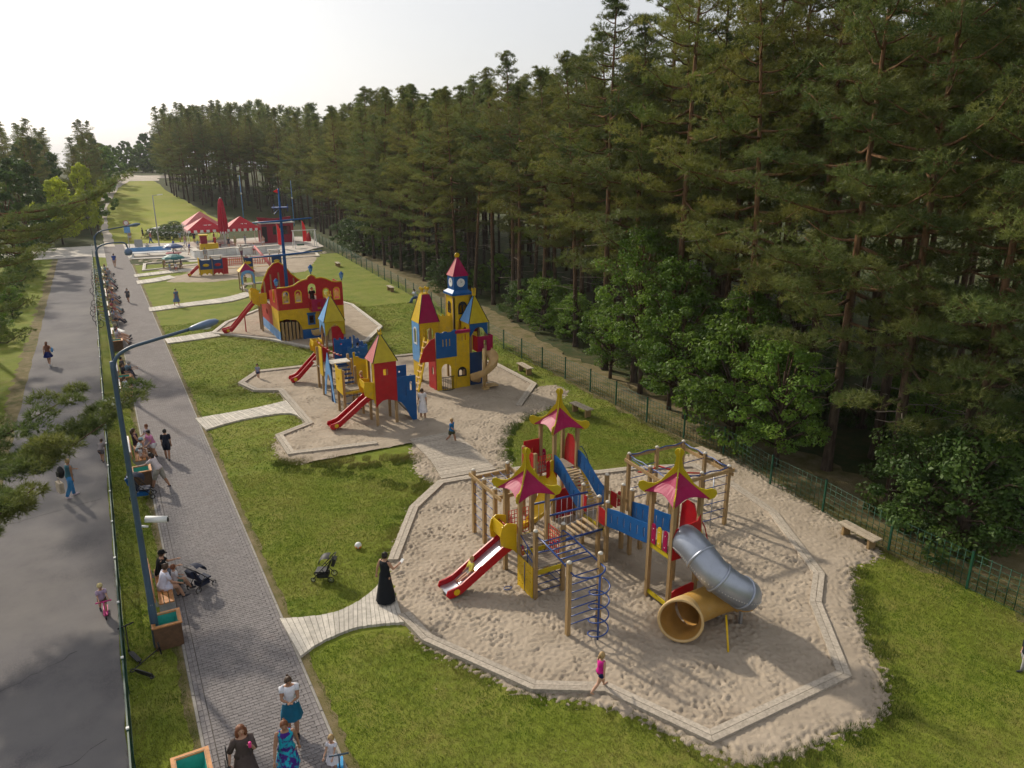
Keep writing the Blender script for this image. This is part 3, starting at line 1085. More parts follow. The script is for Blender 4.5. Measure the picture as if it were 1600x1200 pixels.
# middle platform
for (x, y, h) in ((DX0, 17.75, 2.15), (DX0, 17.3, 2.15), (DX0, 18.66, 2.2), (DX1, 18.66, 2.35), (DX1, 17.75, 2.35), (DX1, 17.3, 2.35)):
    post(PS, x, y, h)
deck(PS, DX0 + .02, DX1 - .02, 17.33, 18.62, 1.2, 'x', 9)
b = MB()
b.plate([(-.19, 1.32), (.19, 1.32), (.19, 1.88), (.1, 1.84), (0, 1.86), (-.1, 1.84), (-.19, 1.88)], (), .03, (DX0 - .045, 17.525, 0), (0, 1, 0), (0, 0, 1), 'red')
b.build('side_panel', PS)
b = MB()
b.box((DX0 + .02, 17.52, 1.12), (.05, .4, .1), 'olive_yellow')
b.box((DX0 + .02, 18.2, 1.12), (.05, .8, .1), 'olive_yellow')
b.build('deck_beam', PS)
b = MB()
b.plate(rect(-.1, 1.35, .1, 1.9), (), .03, (DX0 - .045, 18.50, 0), (0, 1, 0), (0, 0, 1), 'red')
b.build('side_panel', PS)
b = MB()
b.plate(rect(-.15, 1.35, .15, 1.85), (), .03, (DX1 + .045, 18.3, 0), (0, 1, 0), (0, 0, 1), 'red')
b.build('side_panel', PS)
# wavy blue bridge to the tube slide tower
def wave_panel(root, x, y0, y1, zs0, zs1, h, mat='blue', n=14, slots=6, wob=.05, name='bridge_panel'):
    d = abs(y1 - y0)
    fz = lambda t: zs0 + (zs1 - zs0) * (t * t * (3 - 2 * t)) + wob * math.sin(2 * math.pi * t)
    low = [(d * i / n, fz(i / n)) for i in range(n + 1)]
    top = [(d * i / n, fz(i / n) + h + .02 * math.sin(math.pi * i / n)) for i in range(n, -1, -1)]
    hs = []
    for i in range(slots):
        u = (i + .7) / (slots + .4)
        z = fz(u) + h * .3
        hs.append(rect(d * u - .024, z - h * .05, d * u + .024, z + h * .45))
    b = MB()
    b.plate(low + top, hs, .03, (x, y0, 0), (0, 1 if y1 > y0 else -1, 0), (0, 0, 1), mat)
    return b.build(name, root)
CX0, CX1, CY0, CY1 = 12.82, 13.77, 14.2, 15.15
for x in (DX0 - .035, DX1 + .0):
    wave_panel(PS, x, 17.25, 15.2, 1.36, 1.74, .62)
for i in range(13):
    t = (i + .5) / 13
    b = MB()
    b.box((0, 0, 0), (.86, .14, .035), 'deck_wood')
    o = b.build('bridge_plank', PS)
    o.location = (13.32, 17.28 + (15.18 - 17.28) * t, 1.3 + .5 * (t * t * (3 - 2 * t)) + .05 * math.sin(2 * math.pi * t))
# tube slide tower
for x in (CX0, CX1):
    for y in (CY0, CY1):
        post(PS, x, y, 3.5, cap=False)
deck(PS, CX0 + .02, CX1 - .02, CY0 + .07, CY1 - .07, 1.86)
pagoda(PS, 13.295, 14.675, 3.42)
b = MB()
b.bar((CX0, CY0, 1.77), (CX0, CY1, 1.77), .05, .13, 'olive_yellow')
b.bar((CX0, CY0, .24), (CX0, CY1, .24), .05, .12, 'olive_yellow')
b.bar((CX0, CY0, 1.77), (CX1, CY0, 1.77), .05, .13, 'olive_yellow')
b.build('deck_beam', PS)
deck(PS, CX0 + .02, CX1 - .02, CY0 + .07, CY1 - .07, .3, 'x', 6)
slats_panel(PS, (CX0 - .045, CY1 - .08, 0), (CX0 - .045, CY0 + .10, 0), 1.88, 2.52, ['magenta', 'yellow', 'magenta'], .17)
b = MB()
b.plate([(-.5, 1.72), (.55, 1.72), (.50, 2.4), (.46, 2.95), (.36, 2.75), (0, 2.72), (-.42, 2.66), (-.5, 2.45)], [arc(0, 2.26, .36, 0, 345, 20)], .035, (13.295, CY0 - .05, 0), (1, 0, 0), (0, 0, 1), 'red')
b.build('slide_panel', PS)
b = MB()
b.plate([(-.42, .34), (.42, .34), (.46, .5), (.42, .72), (.3, .78), (-.3, .72), (-.42, .66)], (), .03, (13.33, CY0 - .03, 0), (1, 0, 0), (0, 0, 1), 'red')
b.build('low_panel', PS)
b = MB()
b.plate([(-.35, 1.9), (.35, 1.9), (.30, 2.9), (.1, 3.1), (-.2, 3.1), (-.32, 2.8)], (), .03, (CX1 + .04, 14.68, 0), (0, 1, 0), (0, 0, 1), 'red')
b.build('side_panel', PS)
for yy in (14.32, 15.02):
    b = MB()
    b.bar((CX1 + .9, yy, 0), (CX1 + .1, yy, 2.45), .04, .15, 'yellow', (1, 0, 0))
    b.build('ladder_side', PS)
    b = MB()
    b.tube([(CX1 + 1.0, yy, .4), (CX1 + .35, yy, 2.35), (CX1 + .2, yy, 2.6), (CX1 + .05, yy, 2.55)], .018, 6, 'red')
    b.build('hand_rail', PS)
rungs(PS, (CX1 + .82, 14.34, .25), (CX1 + .82, 15.0, .25), (CX1 + .15, 14.34, 1.8), (CX1 + .15, 15.0, 1.8), 6, .02)
# the tube slide: metal rings, then a tan lower run and a flared mouth
TP = [(13.22, 14.20, 2.30), (13.20, 13.85, 2.26), (13.24, 13.42, 2.05), (13.36, 13.02, 1.74), (13.72, 12.74, 1.40), (14.10, 12.66, 1.12), (14.36, 12.84, .90), (14.28, 13.12, .76),
      (13.9, 13.28, .70), (13.3, 13.30, .66), (12.75, 13.30, .64)]
tp = spline(TP, 8)
cuts = [0, 15, 26, 38, 49, 56]
def halfpipe(pts, r, n=22):
    return MB().tube(pts, r, n, None, caps=False)
for i in range(5):
    seg = tp[cuts[i]:cuts[i + 1] + 1]
    b = MB()
    b.tube(seg, .44, 24, 'tube_metal' if i < 4 else 'tube_tan', caps=False)
    b.tube(seg, .425, 24, 'tube_inside', caps=False)
    o = b.build('tube_section', PS)
    f = MB()
    d = (seg[-1] - seg[-2]).normalized()
    f.tube([seg[-1] - d * .034, seg[-1] - d * .03, seg[-1] + d * .03, seg[-1] + d * .034], [.44, .472, .472, .44], 24, 'tube_metal' if i < 3 else 'tube_tan', caps=False)
    f.build('flange', o)
    s = MB()
    k = len(seg)
    for j in range(0, k):
        p = seg[j]
        dd = (seg[min(j + 1, k - 1)] - seg[max(j - 1, 0)]).normalized()
        rr = dd.cross(Vector((0, 0, 1))).normalized()
        uu = rr.cross(dd)
        for sg in (-1, 1):
            s.ball(p + (rr * sg * .96 + uu * -.28).normalized() * .448, .016, 5, 'bolt')
    s.build('rivets', o)
seg = tp[56:]
b = MB()
b.tube(seg, .44, 24, 'tube_tan', caps=False)
b.tube(seg, .425, 24, 'tube_inside', caps=False)
b.build('tube_section', PS)
b = MB()
e = tp[-1]
ex = [e, e + Vector((-.18, -.05, .01)), e + Vector((-.40, -.18, .04)), e + Vector((-.58, -.36, .08))]
b.tube(ex, [.44, .47, .54, .60], 28, 'tan_plastic', caps=False)
b.tube(ex, [.42, .44, .50, .545], 28, 'tube_inside', caps=False)
dd = (ex[-1] - ex[-2]).normalized()
rx_ = dd.cross(Vector((0, 0, 1))).normalized()
ry_ = rx_.cross(dd).normalized()
b.tube([ex[-1] + (rx_ * math.cos(2 * math.pi * i / 28) + ry_ * math.sin(2 * math.pi * i / 28)) * .575 for i in range(28)], .04, 8, 'tan_plastic', closed=True)
b.build('slide_mouth', PS)
b = MB()
b.bar((13.9, 13.28, -.1), (13.9, 13.28, .22), .08, .08, 'steel')
b.bar((14.2, 12.75, -.1), (14.2, 12.75, .5), .08, .08, 'steel')
b.build('tube_support', PS)
# back tower and the ramp up to it
BX0, BX1, BY0, BY1 = 12.86, 13.80, 20.5, 21.44
for x in (BX0, BX1):
    for y in (BY0, BY1):
        post(PS, x, y, 3.5, cap=False)
deck(PS, BX0 + .02, BX1 - .02, BY0 + .07, BY1 - .07, 1.95)
pagoda(PS, 13.33, 20.97, 3.42)
for x in (BX0 - .02, BX1 + .02):
    wave_panel(PS, x, 20.45, 18.7, 2.0, 1.22, .62, slots=6, wob=.0)
for i in range(14):
    t = (i + .5) / 14
    b = MB()
    b.box((0, 0, 0), (.84, .105, .04), 'log')
    o = b.build('bridge_plank', PS)
    o.location = (13.33, 20.46 + (18.66 - 20.46) * t, 1.93 - .72 * t * t * (3 - 2 * t))
slats_panel(PS, (BX0 - .05, BY1 - .1, 0), (BX0 - .05, BY0 + .35, 0), 2.0, 2.62, ['magenta'], .2)
slats_panel(PS, (BX0 + .1, BY0 - .06, 0), (BX0 + .1, BY0 - .06, 0) if False else (BX0 - .35, BY0 - .06, 0), 1.75, 2.45, ['red', 'yellow', 'red'], .13)
# red balcony on its path side, with the curved yellow slide below
for (x, y) in ((12.15, 20.6), (12.15, 21.4)):
    post(PS, x, y, 2.75, cap=False)
deck(PS, 12.17, 12.84, 20.62, 21.38, 1.95, 'x', 5)
b = MB()
b.plate(rect(-.38, 2.0, .38, 2.72), [rect(-.2, 2.2, -.17, 2.5), rect(0, 2.2, .03, 2.5), rect(.17, 2.2, .2, 2.5)], .03, (12.10, 21.0, 0), (0, 1, 0), (0, 0, 1), 'red')
b.build('balcony_panel', PS)
b = MB()
b.plate(rect(-.33, 2.0, .33, 2.9), [rect(-.18, 2.2, -.15, 2.6), rect(0, 2.2, .03, 2.6)], .03, (12.5, 21.44, 0), (1, 0, 0), (0, 0, 1), 'red')
b.build('balcony_panel', PS)
net(PS, (12.2, 20.58, 0), (12.8, 20.58, 0), 2.0, 2.6, 6, 4)
b = MB()
b.plate([(-.4, 1.9), (.4, 1.9), (.34, 2.7), (.2, 3.0), (-.1, 3.02), (-.3, 2.8)], (), .03, (BX1 + .05, 20.97, 0), (0, 1, 0), (0, 0, 1), 'red')
b.build('side_panel', PS)
b = MB()
b.plate([(-.46, .1), (.46, .1), (.46, 1.1), (.3, 1.2), (-.3, 1.2), (-.46, 1.1)], (), .03, (13.33, BY0 + .05, 0), (1, 0, 0), (0, 0, 1), 'red')
b.build('low_panel', PS)
for yy in (20.65, 21.3):
    b = MB()
    b.bar((BX1 + .95, yy, 0), (BX1 + .1, yy, 2.5), .04, .15, 'yellow' if yy < 21 else 'red', (1, 0, 0))
    b.build('ladder_side', PS)
    b = MB()
    b.tube([(BX1 + 1.15, yy, .3), (BX1 + .5, yy, 2.3), (BX1 + .3, yy, 2.62), (BX1 + .05, yy, 2.6)], .018, 6, 'navy')
    b.build('hand_rail', PS)
rungs(PS, (BX1 + .85, 20.66, .3), (BX1 + .85, 21.28, .3), (BX1 + .15, 20.66, 1.9), (BX1 + .15, 21.28, 1.9), 6, .02)
sl = spline([(12.45, 20.6, 1.9), (12.4, 20.15, 1.75), (12.1, 19.75, 1.35), (11.6, 19.6, .9), (11.2, 19.85, .5), (11.1, 20.3, .3)], 7)
b = MB()
V, Fc = [], []
for i, p in enumerate(sl):
    d = (sl[min(i + 1, len(sl) - 1)] - sl[max(i - 1, 0)])
    d.z = 0
    d.normalize()
    s = Vector((-d.y, d.x, 0))
    for u, h in ((-.3, .2), (-.26, .04), (-.13, -.05), (.13, -.05), (.26, .04), (.3, .2)):
        V.append(p + s * u + Vector((0, 0, h)))
for i in range(len(sl) - 1):
    for j in range(5):
        Fc.append((i * 6 + j, i * 6 + j + 1, (i + 1) * 6 + j + 1, (i + 1) * 6 + j))
b.add(V, Fc, 'yellow', True)
b.add([v - Vector((0, 0, .025)) for v in V], [tuple(reversed(f)) for f in Fc], 'yellow', True)
b.build('curved_slide', PS)
# stepping posts and small rail by the blue bridge
for (x, y, h) in ((14.35, 17.45, 1.25), (14.75, 17.7, 1.0), (14.5, 18.2, 1.5), (14.95, 18.35, 1.2), (15.2, 17.6, .8)):
    post(PS, x, y, h, .12, cap=False)
b = MB()
b.bar((13.85, 18.6, 1.75), (14.5, 18.2, 1.35), .05, .11, 'post_wood')
b.build('slope_rail', PS)
slats_panel(PS, (13.9, 18.72, 0), (14.55, 18.72, 0), 1.05, 1.6, ['yellow', 'red'], .13)
# net frame beside the left tower
for (x, y) in ((10.0, 21.03), (9.98, 20.2), (9.96, 19.38), (11.3, 21.03), (11.3, 19.38)):
    post(PS, x, y, 2.4)
b = MB()
b.bar((9.92, 18.9, 2.22), (9.92, 21.2, 2.22), .045, .12, 'post_wood')
b.bar((11.36, 18.9, 2.22), (11.36, 21.2, 2.22), .045, .12, 'post_wood')
b.bar((9.95, 21.08, 2.10), (11.36, 21.08, 2.10), .045, .12, 'post_wood')
b.bar((9.95, 19.32, 2.10), (11.36, 19.32, 2.10), .045, .12, 'post_wood')
b.build('top_beam', PS)
for (ya, yb) in ((21.03, 20.2), (20.2, 19.38)):
    rungs(PS, (9.99, ya, .45), (9.99, yb, .45), (9.99, ya, 1.95), (9.99, yb, 1.95), 5, .014)
def rope_grid(root, x0, x1, y0, y1, z, nx, ny, r=.011, mat='blue_steel', sag=.12):
    b = MB()
    def zz(u, v):
        return z - sag * 4 * u * (1 - u) * v * (1 - v) * 1.6
    for i in range(1, nx):
        u = i / nx
        b.tube([(x0 + (x1 - x0) * u, y0 + (y1 - y0) * k / 8, zz(u, k / 8)) for k in range(9)], r, 5, mat)
    for j in range(1, ny):
        v = j / ny
        b.tube([(x0 + (x1 - x0) * k / 8, y0 + (y1 - y0) * v, zz(k / 8, v)) for k in range(9)], r, 5, mat)
    for i in range(1, nx):
        for j in range(1, ny):
            b.ball((x0 + (x1 - x0) * i / nx, y0 + (y1 - y0) * j / ny, zz(i / nx, j / ny)), .024, 6, 'cap')
    return b.build('rope_net', root)
rope_grid(PS, 10.0, 11.3, 19.4, 21.0, 2.15, 4, 5)

# the separate square rope frame near the fence
RFm = thing('rope_frame', 'square wooden climbing frame with blue ropes behind the right pagoda tower', 'climbing frame')
for (x, y) in ((15.68, 19.92), (16.95, 19.92), (18.2, 19.92), (18.1, 18.64), (18.02, 17.36), (15.6, 18.62), (15.55, 17.40), (16.8, 17.38)):
    post(RFm, x, y, 2.28)
b = MB()
for (p, q) in (((15.62, 20.0), (18.3, 20.0)), ((18.22, 20.06), (18.08, 17.2)), ((15.4, 17.31), (18.2, 17.29)), ((15.60, 20.06), (15.48, 17.3))):
    b.bar((*p, 2.14 if abs(p[1] - q[1]) < .5 else 2.02), (*q, 2.14 if abs(p[1] - q[1]) < .5 else 2.02), .045, .12, 'post_wood')
b.build('top_beam', RFm)
b = MB()
for (p, q) in (((15.68, 19.92), (18.2, 19.92)), ((18.2, 19.92), (18.02, 17.36)), ((15.55, 17.40), (18.02, 17.36)), ((15.55, 17.4), (15.68, 19.92))):
    b.tube([(p[0] + (q[0] - p[0]) * t / 6, p[1] + (q[1] - p[1]) * t / 6, 2.26 - .05 * math.sin(math.pi * ((t * 3 / 6) % 1))) for t in range(7)], .022, 6, 'blue_steel')
b.tube([(15.68, 19.92, 2.15), (15.6, 18.62, 2.1), (16.8, 17.38, 2.15)], .016, 5, 'blue_steel')
b.tube([(15.6, 18.62, 2.1), (18.1, 18.64, 2.12)], .016, 5, 'blue_steel')
b.build('edge_rope', RFm)
rungs(RFm, (16.8, 17.38, .4), (18.02, 17.36, .4), (16.8, 17.38, 1.95), (18.02, 17.36, 1.95), 6, .014)
rungs(RFm, (15.68, 19.92, .5), (16.95, 19.92, .5), (15.68, 19.92, 1.7), (16.95, 19.92, 1.7), 4, .014)
b = MB()
b.tube([(17.4, 17.4, 0), (17.4, 17.4, 2.1)], .022, 6, 'steel')
b.tube([(15.9, 18.9, 0), (15.9, 18.9, 2.1)], .02, 6, 'blue_steel')
b.build('fireman_pole', RFm)
b = MB()
b.tube([(17.0, 19.9, 1.55), (17.35, 19.6, 1.45), (17.75, 19.3, 1.35), (18.1, 18.8, 1.45)], .03, 6, 'red_rope')
b.tube([(16.1, 19.88, 1.5), (16.5, 19.9, 1.4), (16.9, 19.9, 1.5)], .03, 6, 'red_rope')
b.build('swing_rope', RFm)
st = MB()
a, c = g(1126, 1033), g(1143, 960)
st.tube([(13.0, 11.95, .02), (13.42, 12.55, .72)], .028, 8, 'yellow')
tag(st.build('leaning_stick'), 'long yellow stick leaning against the tube slide in the sand', 'stick')
# ------------------------------------------------------------------ castle playset with two painted spires
def panel(root, a, b, z0, z1, mat, holes=(), thick=.03, name='wall_panel', top=None, bottom=None):
    """An upright panel from a to b (ground points); top/bottom: outlines as (u 0..1, dz)."""
    a, b = Vector((a[0], a[1], 0)), Vector((b[0], b[1], 0))
    L = (b - a).length
    low = [(u * L, z0 + d) for u, d in bottom] if bottom else [(0, z0), (L, z0)]
    up = [(u * L, z1 + d) for u, d in top] if top else [(0, z1), (L, z1)]
    p = MB()
    p.plate(low + list(reversed(up)), holes, thick, a, b - a, (0, 0, 1), mat)
    return p.build(name, root)
MERLON = [(0, 0), (.13, 0), (.13, -.1), (.3, -.1), (.3, 0), (.42, 0), (.42, -.1), (.58, -.1), (.58, 0), (.7, 0), (.7, -.1), (.87, -.1), (.87, 0), (1, 0)]
def spire(root, cx, cy, z, s, h, mats, trunc=0.0, edge='black', over=.08):
    """A four-sided painted board roof; mats for the faces towards -X, -Y, +X, +Y."""
    c = [(-1, -1), (1, -1), (1, 1), (-1, 1)]
    S = s + over
    faces = [((3, 0), mats[0]), ((0, 1), mats[1]), ((1, 2), mats[2]), ((2, 3), mats[3])]
    for (i, j), m in faces:
        p = MB()
        A, B = Vector((c[i][0] * S, c[i][1] * S, 0)), Vector((c[j][0] * S, c[j][1] * S, 0))
        A2, B2 = Vector((c[i][0] * S * trunc, c[i][1] * S * trunc, h)), Vector((c[j][0] * S * trunc, c[j][1] * S * trunc, h))
        n = (B - A).cross(A2 - A).normalized() * .02
        if trunc > 0:
            V = [A, B, B2, A2]
        else:
            V = [A, B, A2]
        k = len(V)
        p.add(V + [v - n for v in V], [tuple(range(k)), tuple(reversed(range(k, 2 * k)))] + [(q, q + k, (q + 1) % k + k, (q + 1) % k) for q in range(k)], m)
        o = p.build('roof_panel', root)
        o.location = (cx, cy, z)
        e = MB()
        e.tube([A, A2], .022, 5, edge)
        oe = e.build('roof_edge', o)
def crown(root, cx, cy, z, r=.12, h=.3, mat='yellow', n=4, balls=False):
    p = MB()
    for a in range(n):
        t = R(45 + 360 / n * a)
        q = Vector((math.cos(t) * r, math.sin(t) * r, 0))
        p.bar(q * .75, q * 1.1 + Vector((0, 0, h)), .05, .03, mat, (q.y, -q.x, 0))
        if balls:
            p.lathe([(.09, -.015), (.09, .015)], q * 1.1 + Vector((0, 0, h)), 10, mat, rot=Matrix.Rotation(math.pi / 2, 3, 'X'))
    p.box((0, 0, .04), (r * 1.7, r * 1.7, .08), mat)
    o = p.build('crown_ornament', root)
    o.location = (cx, cy, z)

CA = thing('castle_playset', 'low castle playset with pink and yellow spire and two red slides', 'playset')
x0, x1, y0, y1 = 10.58, 11.55, 32.87, 33.85
for x in (x0, x1):
    for y in (y0, y1):
        post(CA, x, y, 3.25, cap=False)
deck(CA, x0, x1, y0 + .07, y1 - .07, 1.3)
SMILE = [(0, -.22), (.12, -.05), (.3, .10), (.5, .14), (.7, .10), (.88, .02), (1, 0)]
L_ = x1 - x0 + .1
panel(CA, (x0 - .05, y0 - .07), (x1 + .05, y0 - .07), 1.2, 3.2, 'red', [rect(.42, 2.55, .56, 2.85), rect(.60, 2.55, .66, 2.85)], bottom=SMILE)
panel(CA, (x0 - .07, y1 + .05), (x0 - .07, y1 - .12), 1.2, 3.2, 'yellow')
panel(CA, (x1 + .07, y0), (x1 + .07, y1), 1.2, 3.2, 'red', [archwin(.3, .7, 2.0, 2.8)])
panel(CA, (x0 - .07, y0 + .12), (x0 - .07, y0 - .04), 1.2, 3.2, 'yellow')
spire(CA, 11.065, 33.36, 3.2, .54, 1.3, ['tent_pink', 'olive_yellow', 'red', 'yellow'], .0)
crown(CA, 11.065, 33.36, 4.42, .09, .24, 'yellow', 3)
# blue ramp wall with the sloping foot
panel(CA, (x1 + .06, y0 - .02), (12.58, y0 - .02), .06, 2.35, 'blue', [rect(.38, 1.35, .48, 1.85), rect(.66, 1.6, .76, 2.05)], top=[(0, 0), (1, 0)],
      bottom=[(0, 1.1), (.2, 1.0), (.45, .65), (.62, .25), (.78, 0), (1, 0)])
panel(CA, (x1 + .06, y1 + .02), (12.5, y1 + .02), .9, 2.62, 'blue', [arc(.3, 2.3, .05, 0, 330, 8), arc(.52, 2.3, .05, 0, 330, 8)])
b = MB()
b.add([(x1, y0 + .05, 1.3), (12.6, y0 + .05, .05), (12.6, y1 - .05, .05), (x1, y1 - .05, 1.3), (x1, y0 + .05, 1.24), (12.6, y0 + .05, -.01), (12.6, y1 - .05, -.01), (x1, y1 - .05, 1.24)],
      [(0, 1, 2, 3), (7, 6, 5, 4), (0, 4, 5, 1), (2, 6, 7, 3)], 'deck_wood')
b.build('ramp', CA)
# slide hoods and slides
def hood(root, x, y, z, mat='yellow'):
    for s in (-1, 1):
        p = MB()
        p.plate([(0, z - .2), (-.15, z - .1), (-.5, z + .1), (-.56, z + .45), (-.46, z + .78), (0, z + .72)], (), .03, (x, y + s * .38, 0), (1, 0, 0), (0, 0, 1), mat)
        p.build('slide_cheek', root)
    p = MB()
    p.box((x - .48, y, z + .6), (.03, .74, .34), mat)
    p.build('slide_hood', root)
hood(CA, x0 - .03, 33.36, 1.5)
chute(CA, (x0 - .1, 33.36, 1.45), (8.36, 33.36, .28), .56, bed='red')
# platform with the yellow side
px0, px1, py0, py1 = 9.6, 10.52, 34.9, 35.95
for x in (px0, px1):
    for y in (py0, py1):
        post(CA, x, y, 2.45 if x == px0 else 2.3, cap=False)
deck(CA, px0, px1, py0 + .07, py1 - .07, 1.35)
panel(CA, (px0 - .07, py1 + .05), (px0 - .07, py0 - .05), 1.2, 2.45, 'yellow', [arc(.55, 1.9, .07, 0, 330, 8)], top=[(0, .1), (.2, .02), (.5, -.06), (.8, .02), (1, .1)])
rungs(CA, (px0, py0, .35), (px1, py0, .35), (px0, py0, 1.1), (px1, py0, 1.1), 3, .02, 'navy')
b = MB()
b.bar((px0, py0 - .03, 1.27), (px1, py0 - .03, 1.27), .04, .12, 'olive_yellow')
b.build('deck_beam', CA)
for i in range(5):
    b = MB()
    b.box((0, 0, 0), (.8, .2, .05), 'navy')
    o = b.build('stair_step', CA)
    o.location = (10.1, py1 + .1 + .24 * i, 1.45 + .16 * i)
b = MB()
b.box((10.1, 37.3, 2.28), (1.0, .75, .05), 'plank_pale')
b.build('landing', CA)
# red rope side with pale knots between platform and tower
def bead_rail(root, a, b, n, name='bead_rail'):
    a, b = Vector(a), Vector(b)
    p = MB()
    p.tube([a.lerp(b, t / 8) - Vector((0, 0, .12 * math.sin(math.pi * t / 8))) for t in range(9)], .03, 6, 'red')
    p.build(name, root)
    q = MB()
    for i in range(n):
        t = i / (n - 1)
        q.ball(a.lerp(b, t) + Vector((0, 0, .05 - .12 * math.sin(math.pi * t))), .045, 6, 'tan_plastic')
    q.build('beads', root)
panel(CA, (px0 + .95, py0), (x0, y1 + .05), 1.3, 2.0, 'red', bottom=[(0, 0), (1, -.6)])
bead_rail(CA, (px0 + .85, py0, 2.15), (x0 - .1, y1 + .05, 1.75), 7)
# light blue pointed arch beside the stairs
ax = 9.58
b = MB()
b.plate([(0, .25), (.25, 1.1), (.55, 1.9), (1.0, 2.75), (1.4, 2.0), (1.75, 1.1), (2.0, .2), (1.75, .25), (1.5, .95), (1.2, 1.5), (1.0, 1.6), (.8, 1.5), (.5, .95), (.25, .3)], (), .03, (ax, 36.6, 0), (0, 1, 0), (0, 0, 1), 'light_blue')
b.build('arch_panel', CA)
panel(CA, (ax - .02, 39.2), (ax - .02, 38.6), 1.2, 2.75, 'yellow')
for (x, y, h, m) in ((9.62, 38.95, 2.6, 'post_wood'), (9.72, 37.6, 2.2, 'navy'), (10.7, 37.15, 2.4, 'post_wood'), (10.8, 38.1, 2.4, 'post_wood'), (10.7, 39.9, 2.4, 'post_wood'), (9.75, 40.4, 2.4, 'post_wood')):
    post(CA, x, y, h, cap=False, mat=m)
deck(CA, 9.7, 11.6, 38.7, 41.4, 1.35, 'x', 12)
# blue and yellow battlements
panel(CA, (10.9, 38.4), (12.0, 38.4), .9, 2.7, 'blue', [arc(.4, 2.35, .05, 0, 330, 8), arc(.6, 2.35, .05, 0, 330, 8)], top=MERLON)
panel(CA, (10.5, 39.6), (11.5, 39.6), 1.2, 2.95, 'blue', [arc(.4, 2.6, .05, 0, 330, 8)], top=MERLON)
panel(CA, (12.0, 38.4), (12.0, 41.0), 1.2, 2.7, 'blue', top=MERLON)
panel(CA, (11.55, 34.1), (11.55, 36.4), 1.2, 2.5, 'yellow', [archwin(.8, 1.3, 1.4, 2.1)], top=MERLON)
panel(CA, (10.65, 36.6), (11.5, 36.6), .9, 2.5, 'yellow', top=[(0, .35), (.12, .35), (.12, .1), (.3, .1), (.4, 0), (.7, -.1), (1, -.1)])
bead_rail(CA, (10.0, 41.2, 2.5), (10.6, 38.6, 2.2), 9)
panel(CA, (9.8, 40.9), (10.5, 40.9), 1.35, 2.2, 'red')
# back tower
x0, x1, y0, y1 = 10.62, 11.58, 41.5, 42.45
for x in (x0, x1):
    for y in (y0, y1):
        post(CA, x, y, 3.6, cap=False)
deck(CA, x0, x1, y0 + .07, y1 - .07, 1.35)
panel(CA, (x0 + .3, y0 - .05), (x1 + .02, y0 - .05), 1.3, 3.2, 'red')
panel(CA, (x0 - .08, y0 - .08), (x1 + .08, y0 - .08), 2.95, 3.55, 'olive_yellow', bottom=[(0, -.25), (.1, -.2), (.2, .1), (.35, .3), (.5, .36), (.65, .3), (.8, .1), (.9, -.2), (1, -.25)])
panel(CA, (x0 - .08, y1 + .08), (x0 - .08, y0 - .08), 2.95, 3.55, 'light_blue', bottom=[(0, -.25), (.2, .1), (.5, .36), (.8, .1), (1, -.25)])
spire(CA, 11.1, 41.98, 3.5, .54, 1.45, ['light_blue', 'olive_yellow', 'blue', 'yellow'], .0)
crown(CA, 11.1, 41.98, 4.85, .1, .28, 'yellow', 3)
hood(CA, x0 - .25, 41.98, 1.65)
chute(CA, (x0 - .3, 41.98, 1.55), (8.5, 41.98, .28), .55, bed='red')
panel(CA, (x0 - .25, 41.55), (x0 - .25, 42.4), 2.0, 2.45, 'yellow')

# ------------------------------------------------------------------ tall castle tower with the clock
CT = thing('clock_tower_playset', 'tall castle playset with blue clock, red spire and tan spiral slide', 'playset')
fx, fy = 15.32, 36.65
for (x, y, h) in ((fx, fy, 3.3), (16.42, fy, 3.3), (17.22, fy, 3.3), (fx, 37.65, 3.3), (fx - .15, 38.6, 3.6), (fx - .15, 39.6, 3.6), (16.2, 38.6, 3.6), (16.2, 39.6, 3.6), (17.0, 38.0, 4.9), (18.0, 38.0, 4.9), (17.0, 39.0, 4.9), (18.0, 39.0, 4.9),
                  (17.45, 36.8, 3.6), (18.4, 36.8, 3.6), (17.45, 37.75, 3.6), (18.4, 37.75, 3.6)):
    post(CT, x, y, h, .11, cap=False)
for (a, b_, c, d, z) in ((fx, 17.2, fy + .1, 38.5, 1.9), (15.2, 16.2, 38.65, 39.55, 2.1), (17.0, 18.4, 36.9, 38.9, 2.1)):
    deck(CT, a, b_, c, d, z, 'x', 8)
panel(CT, (fx - .07, 37.65), (fx - .07, fy - .02), .02, 1.78, 'red', [[(.42, .9), (.72, .9), (.72, 1.2), (.57, 1.4), (.42, 1.2)]])
panel(CT, (fx - .06, fy - .09), (16.4, fy - .09), .02, 1.95, 'yellow', [archwin(.28, .86, .1, 1.55)])
panel(CT, (fx - .08, fy - .13), (16.46, fy - .13), 1.92, 3.38, 'blue', [rect(.38, 2.55, .44, 2.95), rect(.58, 2.55, .64, 2.95), rect(.78, 2.55, .84, 2.95)],
      top=[(0, 0), (.12, 0), (.2, -.06), (.32, -.06), (.38, 0), (.5, 0), (.58, -.06), (.72, -.06), (.8, 0), (.88, .06), (.95, .06), (1, 0)])
panel(CT, (16.42, fy - .09), (17.25, fy - .09), .02, 3.2, 'yellow', [archwin(.12, .58, .75, 1.2), rect(.14, 2.75, .2, 3.0), rect(.36, 2.75, .42, 3.05), rect(.56, 2.75, .62, 3.1)])
b = MB()
b.plate(archwin(-.27, .27, .72, 1.27), [archwin(-.19, -.02, .79, 1.12), archwin(.02, .19, .79, 1.12)], .02, (16.77, fy - .125, 0), (1, 0, 0), (0, 0, 1), 'black')
b.build('window_frame', CT)
b = MB()
b.box((16.83, fy - .06, 3.27), (.92, .2, .16), 'magenta')
b.build('battlement_cap', CT)
